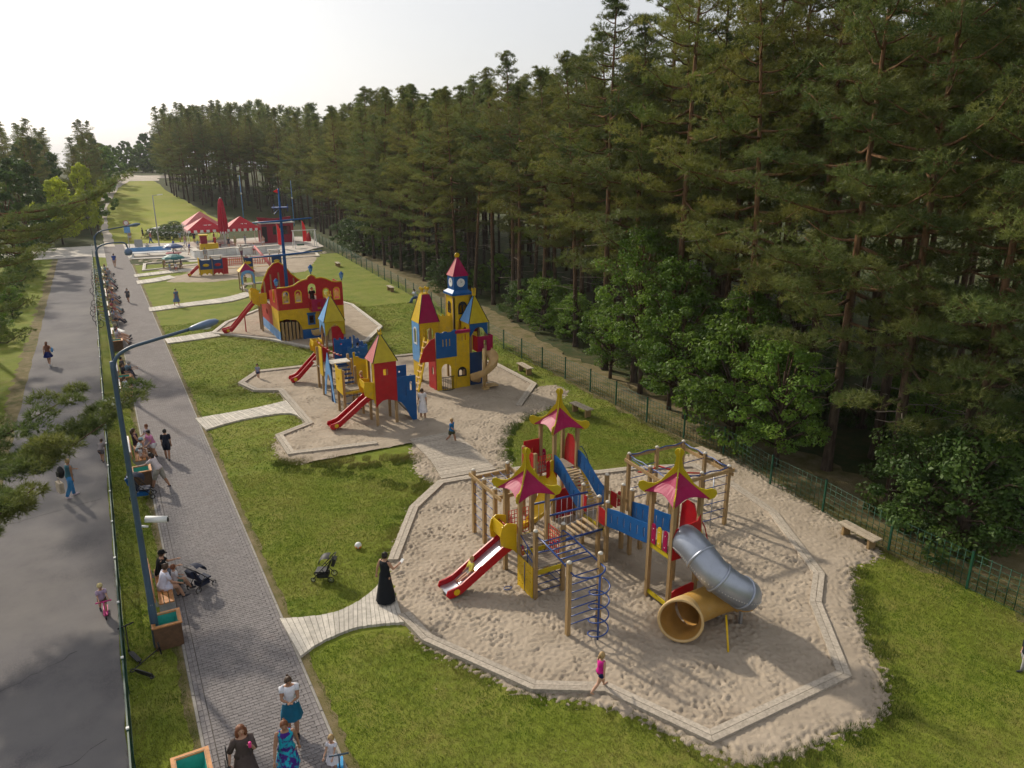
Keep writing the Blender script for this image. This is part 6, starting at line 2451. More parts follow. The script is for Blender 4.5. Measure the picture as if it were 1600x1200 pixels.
    ellipse_loft(sm, [(sp(d), X * (rx * 1.10 + .006) * U, f * (ry * 1.12 + .008) * U) for d, rx, ry in R2] + [(sp(.284), X * .066 * U, f * .046 * U)], ct)
    if sleeve > 0:
        for (sh, elb, wr) in arms:
            pts = [sh + (sp(.262) - sh) * .25, sh, sh.lerp(elb, min(1, sleeve * 1.1))]
            rr_ = [.040 * U, .041 * U, .038 * U]
            if sleeve > 1:
                pts[-1] = elb
                pts.append(elb.lerp(wr, sleeve - 1))
                rr_ = [.040 * U, .041 * U, .033 * U, .026 * U]
            sm.tube(pts, rr_, 10, ct)
    else:
        for s in (-1, 1):
            sm.tube([sp(.25) + X * s * .055 * U + f * .05 * U, sp(.293) + X * s * .058 * U, sp(.25) + X * s * .055 * U - f * .05 * U], .012 * U, 6, ct)
    sm.build('shirt' if style != 'dress' else 'dress_top', root)
    bm_ = MB()
    mid = lambda q: (legs[0][q] + legs[1][q]) / 2
    if style in ('dress', 'skirt'):
        wz = .09 if style == 'skirt' else .10
        hem = P.lerp(Vector((mid(2).x, (mid(2).y + P.y) / 2, legs[0][2].z if legs[0][2].z < legs[1][2].z else legs[1][2].z)), skirt_to)
        rg = [(sp(wz), X * .082 * U, f * .066 * U), (sp(.03), X * .104 * U, f * .082 * U)]
        n = 5
        for i in range(1, n + 1):
            u = i / n
            c = sp(.0).lerp(hem, u)
            rg.append((c, X * (.106 + .045 * flare * u) * U, Vector((0, 1, 0)) * (.086 + .05 * flare * u + abs(math.sin(R(th[0] - th[1]))) * .1 * u) * U))
        rg2 = []
        ellipse_loft(bm_, rg, cb, 18, False)
        # folds
        k = 18
        o0 = 0
        for i in range(len(rg)):
            for j in range(k):
                w = 1 + .05 * (i / len(rg)) * (1 if j % 2 else -1)
                v = Vector(bm_.v[i * k + j])
                c = rg[i][0]
                bm_.v[i * k + j] = tuple(c + (v - c) * w)
    else:
        ellipse_loft(bm_, [(sp(d), X * (rx * 1.08 + .004) * U, f * (ry * 1.10 + .006) * U) for d, rx, ry in ((-.055, .062, .052), (-.02, .090, .066), (.02, .094, .068), (.06, .084, .062))], cb)
        ll = pants_len if pants_len is not None else (.62 if style == 'shorts' else 2.0)
        for (h, kne, ank) in legs:
            pts = [h + Vector((0, 0, .02 * U)), h.lerp(kne, .5 if ll > .5 else ll * .5), h.lerp(kne, min(1, ll))]
            r_ = [.068 * U, .064 * U, (.058 if ll < 1 else .047) * U]
            if ll > 1:
                pts.append(kne.lerp(ank, .5 * (ll - 1)))
                pts.append(kne.lerp(ank, (ll - 1) * .96))
                r_ += [.045 * U, .036 * U]
            bm_.tube(pts, r_, 10, cb)
    bm_.build({'dress': 'dress_skirt', 'skirt': 'skirt', 'pants': 'trousers'}.get(style, 'shorts'), root)
    if shoe is not None:
        cs = cloth(shoe)
        for (ank, fd) in feet:
            so = MB()
            q = Vector((0, 0, 1)).rotation_difference(fd).to_matrix()
            so.tube([ank + fd * -.03 * U + Vector((0, 0, -.020 * U)), ank + fd * .02 * U + Vector((0, 0, -.018 * U)), ank + fd * .08 * U + Vector((0, 0, -.024 * U)), ank + fd * .125 * U + Vector((0, 0, -.028 * U))], [.020 * U, .027 * U, .026 * U, .015 * U], 8, cs)
            so.build('shoe', root)
    # hair and hats
    hm = MB()
    if hat != 'helmet' and hairstyle != 'none':
        k = 9
        V, Fc = [], []
        n = 16
        for i in range(k):
            ph = math.pi * .5 * i / (k - 1) * 1.36
            for j in range(n):
                th_ = 2 * math.pi * j / n
                front = math.sin(th_)
                lim = 1.0 if front < .15 else 1 - .52 * (front - .15) / .85
                p_ = ph * lim
                V.append(hc + hr @ (Vector((math.sin(p_) * math.cos(th_) * 1.12, math.sin(p_) * math.sin(th_) * 1.26 - .04, math.cos(p_) * 1.5 + .02)) * hs))
        for i in range(k - 1):
            for j in range(n):
                Fc.append((i * n + j, (i + 1) * n + j, (i + 1) * n + (j + 1) % n, i * n + (j + 1) % n))
        hm.add(V, Fc, hair, True)
        bk = hr @ Vector((0, -1, 0))
        if hairstyle in ('long', 'curly'):
            wv = 1.35 if hairstyle == 'curly' else 1.05
            hm.tube([hc + bk * hs * .6 + Vector((0, 0, .4 * hs)), hc + bk * hs * 1.0 - Vector((0, 0, .6 * hs)), hc + bk * hs * 1.05 - Vector((0, 0, 1.8 * hs)), hc + bk * hs * .95 - Vector((0, 0, 2.8 * hs))], [hs * .9 * wv, hs * .95 * wv, hs * .8 * wv, hs * .3], 10, hair)
            if hairstyle == 'curly':
                for s in (-1, 1):
                    hm.ball(hc + hr @ Vector((s * 1.05, -.15, -.7)) * hs, hs * .8, 8, hair, (.75, 1.0, 1.7))
        elif hairstyle == 'pony':
            hm.tube([hc + bk * hs * 1.1 + Vector((0, 0, .5 * hs)), hc + bk * hs * 1.7 + Vector((0, 0, .3 * hs)), hc + bk * hs * 1.8 - Vector((0, 0, .8 * hs)), hc + bk * hs * 1.6 - Vector((0, 0, 1.5 * hs))], [hs * .25, hs * .34, hs * .3, hs * .1], 8, hair)
        elif hairstyle == 'bun':
            hm.ball(hc + bk * hs * .9 + Vector((0, 0, 1.0 * hs)), hs * .42, 8, hair)
        hm.build('hair', root)
    if hat is not None:
        hb = MB()
        kind, hcol = hat if isinstance(hat, tuple) else (hat, (.6, .5, .3))
        cm = cloth(hcol)
        prof = [(hs * 1.22, -.02 * hs), (hs * 1.2, .5 * hs), (hs * .95, 1.1 * hs), (hs * .4, 1.45 * hs), (1e-5, 1.5 * hs)]
        hb.lathe(prof, hc + hr @ Vector((0, 0, .25)) * hs, 14, cm, 1.0, 1.12, True, hr)
        if kind == 'cap':
            hb.ball(hc + hr @ Vector((0, 1.35, .32)) * hs, hs * .8, 10, cm, (1, 1, .12), hr)
        elif kind == 'sun':
            hb.lathe([(hs * 1.2, 0), (hs * 2.0, -.18 * hs), (hs * 2.0, -.14 * hs), (hs * 1.2, .06 * hs)], hc + hr @ Vector((0, 0, .3)) * hs, 16, cm, rot=hr)
        hb.build('hat', root)
    return root, hands
WALK = dict(th=(24, -20), kn=(8, 24), ua=(-20, 22), el=(12, 24))
def at(px, py):
    p = g(px, py)
    return (p.x, p.y)
def held(name, label, cat, mb, loc, rz=0.0, z=0.0):
    o = mb.build(name)
    o.location = (loc[0], loc[1], z)
    o.rotation_euler = (0, 0, rz)
    return tag(o, label, cat)
# by the nearest sandpit
r, hands = person('woman in long black dress standing at the boardwalk end holding a phone', at(604, 943), 62, 1.70, (.012, .014, .018), None, 'dress', 0, 'hair_dark', 'bun', ua=(-4, 30), el=(6, 72), ab=(26, 6), th=(4, -4), kn=(2, 4), fem=True, near=True, skirt_to=.93, flare=1.35, shoe=(.6, .6, .6), turn=10, nod=8, lean=2)
ph = MB()
ph.box((0, 0, 0), (.09, .17, .012), 'white', Matrix.Rotation(R(35), 3, 'X'))
wp_ = r.matrix_basis @ (hands[1][0] + Vector((0, .06, .03)))
held('phone', 'white phone in the hand of the woman in black', 'phone', ph, (wp_.x, wp_.y), -R(62), wp_.z)
person('girl in pink top and white leggings balancing along the sandpit edging', at(937, 1084), 80, 1.14, (.62, .025, .26), (.012, .02, .07), 'shorts', 0, 'hair_blond', 'pony', th=(28, -30), kn=(10, 28), ua=(38, -18), ab=(14, 16), el=(20, 10), kid=.7, near=True, fem=True, shoe=None, z=.10, pants_len=.4)
person('boy in yellow shirt sliding down the nearest red slide', (8.42, 17.96), 270, 1.05, (.62, .55, .10), (.30, .28, .25), 'shorts', 1.2, 'hair_blond', 'short', sit=.12, lean=-2, th=(72, 72), kn=(10, 12), ua=(25, 25), el=(20, 20), kid=.7, near=True, z=.52, shoe=None)
person('boy in blue shirt and dark shorts running on the sandy walkway', at(706, 692), 150, 1.25, (.02, .15, .38), (.05, .06, .03), 'shorts', .6, 'hair_blond', 'short', th=(24, -14), kn=(14, 30), ua=(-28, 34), el=(50, 40), kid=.55, near=True, skin='skin_tan')
person('woman in white dress standing by the blue castle ramp', at(661, 654), 10, 1.60, (.72, .70, .72), None, 'dress', .6, 'hair_brown', 'short', th=(6, -6), skirt_to=.62, flare=1.0, fem=True, near=True, shoe=(.04, .03, .03), skin='skin_tan')
# on the road
r, _ = person('woman in blue jeans with black backpack carrying a brown bag', at(114, 776), 60, 1.60, (.06, .16, .20), (.06, .25, .52), 'pants', 0, 'hair_blond', 'bun', th=(10, -12), kn=(5, 14), fem=True, near=True, shoe=(.6, .5, .55), ua=(30, -4), el=(40, 8), skin='skin_tan')
q = MB()
q.ball((0, 0, 0), .2, 12, 'black', (.85, .6, 1.25))
q.box((0, -.10, -.05), (.2, .06, .2), 'black')
held('backpack', 'black backpack on the back of the woman in jeans', 'backpack', q, (-2.27 - .20, 30.9 - .10), -R(60), 1.18)
q = MB()
q.cbox((0, 0, 0), (.16, .42, .42), .02, 'bench_wood')
q.tube([(0, -.1, .2), (0, -.06, .38), (0, .06, .38), (0, .1, .2)], .012, 5, 'bench_wood')
held('carrier_bag', 'brown paper bag carried by the woman with the backpack', 'bag', q, (-2.58, 30.85), R(20), .58)
person('woman in short navy skirt walking away up the road', at(78, 571), 8, 1.60, (.20, .09, .06), (.012, .02, .10), 'skirt', 0, 'hair_auburn', 'long', fem=True, shoe=(.7, .7, .72), skirt_to=.34, flare=1.3, **WALK)
q = MB()
q.ball((0, 0, 0), .14, 8, 'light_blue', (.6, 1, 1.2))
held('shoulder_bag', 'pale blue bag on the arm of the woman in navy skirt', 'bag', q, (-3.5, 53.3), 0, .95)
person('small child with straw helmet riding the pink scooter', at(163, 958), 170, 1.02, (.42, .32, .45), (.12, .075, .05), 'shorts', .6, 'hair_blond', 'none', hat=('helmet', (.55, .45, .22)), th=(22, -24), kn=(20, 14), ua=(40, 40), el=(40, 40), ab=(4, 4), kid=.8, near=True, lean=10)
person('child in grey playing at the fence under the pine bough', at(160, 722), 20, 1.1, (.25, .22, .22), (.10, .09, .10), 'shorts', .6, 'hair_brown', 'short', lean=40, th=(30, 10), kn=(30, 30), kid=.6)
# on the path
person('boy in navy shirt and shorts walking along the path', at(263, 718), 10, 1.42, (.012, .016, .03), (.015, .018, .03), 'shorts', .7, 'hair_dark', 'short', th=(10, -12), kn=(4, 14), kid=.3, near=True, skin='skin_tan', pants_len=.8)
person('woman in white blouse bending towards the bench group', at(252, 762), 300, 1.62, (.66, .58, .60), (.30, .28, .24), 'pants', .6, 'hair_dark', 'long', lean=26, th=(24, -18), kn=(8, 8), ua=(50, 44), el=(30, 20), fem=True, near=True, pants_len=1.2, skin='skin_tan')
person('woman with white top and teal skirt standing with folded arms', at(459, 1147), 190, 1.64, (.74, .74, .80), (.012, .11, .19), 'skirt', .35, 'hair_brown', 'bun', th=(6, -4), fem=True, near=True, skirt_to=.46, flare=1.0, ua=(26, 26), el=(80, 80), ab=(4, 4), arms_in=(50, 50), skin='skin_tan', shoe=(.02, .02, .02), nod=14, turn=-10)
person('woman in turquoise and purple dress walking towards the camera', (1.93, 13.25), 188, 1.66, (.015, .38, .52), None, 'dress', 0, 'hair_auburn', 'bun', fem=True, near=True, skirt_to=.5, flare=.9, pat=(.06, .02, .20), skin='skin_tan', th=(20, -16), kn=(8, 22), ua=(-18, 20), el=(10, 20), ab=(14, 14))
r, hands = person('woman in long grey-brown dress with wavy hair drinking from a pink can', (1.12, 13.45), 178, 1.68, (.085, .065, .06), None, 'dress', 1.0, 'hair_auburn', 'curly', fem=True, near=True, skirt_to=.9, flare=1.7, th=(12, -10), ua=(58, -10), el=(95, 30), ab=(6, 20), nod=-10, arms_in=(20, 0))
q = MB()
q.lathe([(.028, -.06), (.033, -.05), (.033, .05), (.028, .06)], (0, 0, 0), 10, 'pink')
wp_ = r.matrix_basis @ (hands[0][0] + Vector((.02, .05, .03)))
held('drink_can', 'pink drink can in the hand of the woman in grey dress', 'can', q, (wp_.x, wp_.y), 0, wp_.z)
q = MB()
q.cbox((0, 0, 0), (.09, .26, .2), .02, 'black')
q.tube([(0, -.1, .1), (0, -.05, .5), (0, .05, .5), (0, .1, .1)], .01, 5, 'black')
held('handbag', 'small black handbag hanging beside the grey dress', 'bag', q, (.80, 13.45), 0, .75)
person('blond toddler in white dress pushing the light blue scooter', at(522, 1203), 215, .95, (.70, .68, .74), None, 'dress', .4, 'hair_blond', 'short', kid=1.0, near=True, fem=True, skirt_to=.5, flare=1.2, ua=(46, 46), el=(20, 20), ab=(2, 2), th=(8, -8), shoe=(.5, .3, .35))
person('boy walking alone on the far part of the path', at(201, 473), 190, 1.35, (.10, .10, .12), (.05, .05, .06), 'shorts', .5, 'hair_dark', 'short', kid=.4, **WALK)
person('woman in blue dress walking on the pale walkway across the lawn', at(277, 479), 150, 1.6, (.10, .16, .28), None, 'dress', .4, 'hair_dark', 'short', fem=True, skirt_to=.5, th=(16, -14))
person('toddler in striped top at the corner of the castle sandpit', at(404, 592), 200, .95, (.25, .27, .40), (.03, .04, .10), 'shorts', .7, 'hair_brown', 'short', kid=1.0, th=(14, -14))
person('man in white and blue reading on the bench at the fence', (23.95, 61.5), 270, 1.75, (.55, .60, .68), (.05, .09, .2), 'pants', .7, 'hair_dark', 'short', sit=.52, lean=22, th=(80, 70), kn=(70, 40), ua=(40, 40), el=(60, 60))
person('child in blue playing inside the rope frame', (17.2, 19.2), 200, 1.2, (.02, .06, .22), (.02, .05, .16), 'pants', 1.5, 'hair_dark', 'short', hat=('cap', (.02, .04, .15)), kid=.5, th=(20, -10), ua=(80, 40))
person('person in dark clothes cut off by the right photo edge', at(1597, 1048), 300, 1.05, (.015, .02, .03), (.3, .3, .3), 'pants', .9, 'hair_dark', 'short', kid=.6, near=True)
# on the benches: sitters face the path
def sitter(y, label, top, bottom, style='shorts', x=.20, face=90, **k):
    d = dict(sit=.535, lean=-4, th=(84, 80), kn=(78, 60), ua=(22, 22), el=(40, 40), sleeve=.6)
    d.update(k)
    return person(label, (x, y), face, k.pop('H', 1.66) if 'H' in d else 1.66, top, bottom, **{q: v for q, v in d.items() if q != 'H'}, style=style)
sitter(22.55, 'bearded man in black cap and shirt on the nearest bench', (.012, .013, .015), (.10, .12, .16), 'pants', hat=('cap', (.01, .01, .012)), near=True, lean=14, ua=(40, 40), el=(50, 50))
sitter(21.65, 'person in white shirt with dark print on the nearest bench', (.66, .66, .78), (.60, .60, .72), 'shorts', near=True, hair='hair_brown', hairstyle='bun', fem=True, lean=18, face=75)
sitter(21.95, 'child in pale shirt and green shorts at the bench front', (.60, .58, .60), (.07, .16, .13), 'shorts', x=.60, near=True, kid=.5, H=1.2, sit=.47, hair='hair_auburn', face=80)
sitter(34.5, 'woman with long hair in dark top at the bench end', (.05, .03, .05), (.45, .17, .05), 'shorts', hairstyle='long', fem=True, near=True, sleeve=0)
sitter(33.6, 'child in pale blue shirt kneeling on the family bench', (.35, .46, .52), (.03, .035, .05), 'shorts', hat=('cap', (.25, .36, .42)), kid=.5, H=1.25, near=True, lean=24)
sitter(34.2, 'woman in grey dress standing behind the pink top girl', (.34, .30, .34), (.3, .26, .3), 'skirt', x=.72, sit=None, th=(6, -4), kn=(4, 4), lean=6, fem=True, H=1.5, hair='hair_auburn', near=True, face=250)
sitter(33.75, 'girl in pink and white top leaning over the bench', (.60, .22, .40), (.7, .7, .72), 'shorts', x=.82, sit=None, th=(10, -8), kn=(4, 10), lean=18, kid=.3, H=1.4, hair='hair_dark', near=True, face=240)
sitter(32.9, 'small child in white sitting low at the family bench', (.62, .60, .62), (.5, .3, .2), 'shorts', x=.3, kid=.8, H=1.0, near=True, hat=('sun', (.62, .6, .55)))
sitter(48.1, 'person in dark navy at the far end of the second bench', (.02, .022, .04), (.03, .03, .05), 'pants', hair='hair_dark')
sitter(47.2, 'man in blue-grey shirt leaning forward on the second bench', (.12, .20, .27), (.06, .07, .1), 'pants', lean=38, ua=(50, 50), hair='hair_grey')
sitter(46.6, 'woman in dark dress beside the leaning man', (.03, .03, .04), (.5, .4, .3), 'shorts', hair='hair_brown', hairstyle='long', fem=True)
sitter(43.5, 'person in pale lilac shirt on the bench above the swim ring', (.52, .54, .70), (.05, .05, .07), 'pants', kn=(40, 30), hair='hair_brown')
sitter(58.2, 'man in hat with red shirt stretching his legs on the path', (.38, .08, .08), (.12, .14, .22), 'shorts', kn=(24, 20), hat=('sun', (.35, .30, .2)))
sitter(57.3, 'woman in blue and white top stretching her legs on the path', (.20, .28, .48), (.5, .5, .55), 'shorts', kn=(30, 16), fem=True, hair='hair_dark', hairstyle='bun')
sitter(56.6, 'person in pale shirt nearest the brown litter box', (.5, .45, .5), (.2, .15, .1), 'shorts', kn=(50, 40))
far_top = [(.30, .30, .33), (.05, .10, .35), (.5, .48, .45), (.35, .08, .1), (.06, .06, .08), (.45, .30, .25), (.2, .3, .35), (.55, .55, .6), (.12, .05, .08), (.3, .25, .12)]
far_desc = ['grey', 'blue', 'cream', 'red', 'black', 'rust', 'teal-grey', 'white', 'maroon', 'olive']
k = 0
for (y, w) in ((63.9, 'third bench, nearest seat'), (64.7, 'third bench, middle seat'), (65.4, 'third bench, farthest seat'), (68.3, 'fourth bench, nearest seat'), (69.1, 'fourth bench, middle seat'), (69.8, 'fourth bench, farthest seat'), (81.0, 'farthest bench, near seat'), (81.8, 'farthest bench, middle seat'), (82.5, 'farthest bench, far seat'), (72.9, 'fifth bench, nearest seat'), (73.6, 'fifth bench, middle seat'), (74.3, 'fifth bench, far seat'), (75.4, 'sixth bench, near seat'), (76.5, 'sixth bench, far seat'), (86.0, 'bench past the farthest litter box, near seat'), (87.0, 'bench past the farthest litter box, far seat'), (91.0, 'last bench at the path end, near seat'), (92.0, 'last bench at the path end, far seat')):
    sitter(y, 'seated person in %s on the %s' % (far_desc[k % 10], w), far_top[k % 10], far_top[(k * 3 + 4) % 10], 'shorts' if k % 2 else 'pants', hair=['hair_brown', 'hair_dark', 'hair_blond'][k % 3], kn=(40 + 8 * (k % 4), 30 + 9 * (k % 3)))
    k += 1
# farther off: path end, play area, cafe
FARP = [((172, 442), 200, 1.6, 'standing person in {} between benches and parked bicycles'), ((180, 418), 10, 1.65, 'person in {} walking on the far path end'), ((232, 398), 180, 1.6, 'person in {} by the sign post'), ((236, 380), 90, 1.7, 'person in {} walking behind the white long bench'),
        ((224, 372), 270, 1.65, 'person in {} on the crossing near the hedge'), ((258, 418), 90, 1.1, 'child in {} left at the teal mushroom table'), ((266, 424), 20, 1.05, 'child in {} kneeling before the mushroom table'), ((276, 425), 340, 1.1, 'child in {} in front of the mushroom table'), ((284, 420), 270, 1.15, 'child in {} right at the mushroom table'),
        ((256, 420), 60, 1.2, 'second child in {} at the mushroom table edge'), ((322, 408), 180, 1.7, 'tall person in {} before the white barrier'), ((297, 398), 90, 1.65, 'person in {} sitting side of the barrier end'), ((378, 402), 200, 1.65, 'person in {} on the lawn right of the barrier'), ((386, 418), 170, 1.5, 'person in {} beside the train playset bridge'),
        ((358, 388), 180, 1.6, 'person in {} under the closed parasol'), ((290, 385), 150, 1.6, 'person in {} at the left picnic table'), ((282, 378), 200, 1.6, 'person in {} at the terrace entrance'), ((398, 398), 180, 1.6, 'person in {} by the right barrier end'), ((328, 424), 200, 1.1, 'child in {} on the train playset rope bridge'), ((384, 446), 180, 1.1, 'child in {} inside the small play hut'),
        ((440, 378), 200, 1.6, 'person in {} at the kiosk front'), ((165, 338), 180, 1.7, 'first walker in {} on the track below the dune'), ((160, 336), 180, 1.7, 'second walker in {} on the track below the dune'), ((168, 330), 180, 1.65, 'third walker in {} on the track below the dune'), ((157, 345), 0, 1.7, 'walker in {} nearest on the far track'), ((204, 378), 180, 1.7, 'person in {} passing the sign post'),
        ((310, 392), 90, 1.6, 'person in {} right of the barrier end'), ((318, 386), 160, 1.6, 'person in {} left of the toy train'), ((345, 392), 200, 1.2, 'child in {} before the toy train'), ((368, 386), 20, 1.6, 'person in {} under the right gazebo'), ((384, 384), 240, 1.65, 'person in {} near the kiosk door'), ((272, 392), 60, 1.6, 'person in {} by the blue spinner ride'), ((262, 396), 200, 1.1, 'child in {} at the blue spinner ride'), ((335, 379), 100, 1.6, 'person in {} under the left gazebo'), ((304, 379), 10, 1.6, 'person in {} in front of the left gazebo'), ((412, 386), 170, 1.6, 'person in {} queueing at the kiosk window')]
for i, (pp_, fc_, h, lb) in enumerate(FARP):
    person(lb.format(far_desc[i % 10]), at(*pp_), fc_, h, far_top[i % 10], far_top[(i * 3 + 2) % 10], 'shorts' if i % 3 else 'pants', .6, ['hair_brown', 'hair_dark', 'hair_blond'][i % 3], 'short', kid=.6 if h < 1.3 else 0, th=(12 + i % 7, -10), ua=(10 + i % 5 * 8, -8))
# on the castle and the ship
person('child in light shirt climbing behind the blue battlement', (11.9, 39.9), 120, 1.15, (.55, .55, .62), (.05, .08, .2), 'shorts', .6, 'hair_dark', 'short', kid=.6, z=1.37)
person('child in blue trousers sitting on the castle ramp wall', (11.3, 38.9), 200, 1.15, (.08, .15, .35), (.45, .28, .2), 'shorts', .6, 'hair_dark', 'short', kid=.6, z=1.37)
person('adult in black looking out of the ship stern arch', (12.75, 53.0), 180, 1.6, (.015, .015, .018), (.02, .02, .03), 'pants', .6, 'hair_dark', 'short', z=2.02)
person('child in white on the ship deck by the mast', (11.3, 55.6), 200, 1.2, (.6, .6, .6), (.1, .1, .2), 'shorts', .6, 'hair_brown', 'short', kid=.5, z=2.02)
# ------------------------------------------------------------------ trees
def leaf_mat(name, c1, c2, rand, trans=.3, scale=.5):
    m = M(name, c1, .55, .1, scale, col2=c2, trans=trans, spec=.25, rand=rand, thresh=(.36, .64))
    return m
leaf_mat('needles', (.105, .15, .03), (.27, .25, .055), .25, .38, .35)
leaf_mat('needles_cool', (.09, .14, .038), (.215, .225, .055), .25, .36, .35)
leaf_mat('leaves', (.08, .165, .025), (.19, .29, .04), .25, .42, .8)
leaf_mat('leaves_dark', (.04, .085, .018), (.085, .135, .026), .2, .32, .8)
leaf_mat('leaves_lime', (.36, .44, .025), (.5, .54, .05), .05, .5, .4)
def bark():
    m = bpy.data.materials.new('bark')
    m.use_nodes = True
    N, L = m.node_tree.nodes, m.node_tree.links
    b = N["Principled BSDF"]
    tc = N.new("ShaderNodeTexCoord")
    sp = N.new("ShaderNodeSeparateXYZ")
    L.new(tc.outputs['Object'], sp.inputs[0])
    mp = N.new("ShaderNodeMapping")
    mp.inputs['Scale'].default_value = (5, 5, 1.2)
    L.new(tc.outputs['Object'], mp.inputs[0])
    n = N.new("ShaderNodeTexNoise")
    n.inputs['Scale'].default_value = 2.5
    n.inputs['Detail'].default_value = 7
    L.new(mp.outputs[0], n.inputs['Vector'])
    mr = N.new("ShaderNodeMapRange")
    mr.inputs[1].default_value, mr.inputs[2].default_value = 3.0, 8.5
    L.new(sp.outputs[2], mr.inputs[0])
    mx = N.new("ShaderNodeMixRGB")
    mx.inputs[1].default_value = (.105, .078, .058, 1)
    mx.inputs[2].default_value = (.21, .118, .062, 1)
    L.new(mr.outputs[0], mx.inputs[0])
    m2 = N.new("ShaderNodeMixRGB")
    m2.blend_type = 'MULTIPLY'
    m2.inputs[0].default_value = .8
    r = N.new("ShaderNodeValToRGB")
    r.color_ramp.elements[0].position, r.color_ramp.elements[1].position = .35, .6
    r.color_ramp.elements[0].color = (.35, .32, .3, 1)
    L.new(n.outputs['Fac'], r.inputs[0])
    L.new(mx.outputs[0], m2.inputs[1])
    L.new(r.outputs[0], m2.inputs[2])
    L.new(m2.outputs[0], b.inputs['Base Color'])
    b.inputs['Roughness'].default_value = .9
    b.inputs['Specular IOR Level'].default_value = .1
    bp = N.new("ShaderNodeBump")
    bp.inputs['Strength'].default_value = .6
    bp.inputs['Distance'].default_value = .03
    L.new(n.outputs['Fac'], bp.inputs['Height'])
    L.new(bp.outputs[0], b.inputs['Normal'])
    MATS['bark'] = m
bark()
M('dead_wood', (.26, .215, .17), .9, .2, 6)

def tri_mesh(name, V, mat, quads=False, smooth=False):
    """V: (n, 3 or 4, 3) array of loose faces."""
    k = V.shape[1]
    n = len(V)
    me = bpy.data.meshes.new(name)
    me.vertices.add(n * k)
    me.vertices.foreach_set('co', V.reshape(-1).astype(np.float32))
    me.loops.add(n * k)
    me.loops.foreach_set('vertex_index', np.arange(n * k, dtype=np.int32))
    me.polygons.add(n)
    me.polygons.foreach_set('loop_start', np.arange(0, n * k, k, dtype=np.int32))
    me.update(calc_edges=True)
    me.materials.append(MATS[mat])
    return me
def unit(a):
    return a / (np.linalg.norm(a, axis=-1, keepdims=True) + 1e-9)
def sprays(cent, rad, flat, per, ndl, ln, wd, r, up=.25):
    """Needle tufts on the shells of flattened clumps: cent (n,3), rad (n,). Returns triangles."""
    n = len(cent)
    d = unit(r.normal(size=(n, per, 3)))
    d[..., 2] = np.abs(d[..., 2]) * .9 - .25
    d = unit(d)
    rr = rad[:, None, None] * r.uniform(.45, 1.0, (n, per, 1)) ** .7
    p = cent[:, None, :] + d * rr * np.array([1, 1, flat])
    p = p.reshape(-1, 3)
    o = unit(d.reshape(-1, 3) * np.array([1, 1, .7]) + np.array([0, 0, up]))
    m = len(p)
    dirs = unit(o[:, None, :] + .75 * r.normal(size=(m, ndl, 3)))
    L = r.uniform(.65, 1.2, (m, ndl, 1)) * ln
    tip = p[:, None, :] + dirs * L
    side = unit(np.cross(dirs, r.normal(size=(m, ndl, 3)))) * wd
    base = p[:, None, :] - dirs * L * .18
    T = np.stack([base - side, base + side, tip], axis=2)
    return T.reshape(-1, 3, 3)
def leaves(cent, rad, flat, per, size, r):
    n = len(cent)
    d = unit(r.normal(size=(n, per, 3)))
    rr = rad[:, None, None] * r.uniform(.3, 1.0, (n, per, 1)) ** .5
    p = (cent[:, None, :] + d * rr * np.array([1, 1, flat])).reshape(-1, 3)
    o = unit(d.reshape(-1, 3) + np.array([0, 0, .5]) + .7 * r.normal(size=(n * per, 3)))
    a = unit(np.cross(o, r.normal(size=o.shape)))
    b = np.cross(o, a)
    s = (size * r.uniform(.6, 1.3, (len(p), 1)))
    q = np.stack([p - a * s, p - b * s * .55, p + a * s, p + b * s * .55], 1)
    q[:, 2] -= o * s * .25
    return q
def limb(mb, pts, r0, r1, n=5, mat='bark'):
    k = len(pts)
    mb.tube(pts, [r0 + (r1 - r0) * i / (k - 1) for i in range(k)], n, mat)
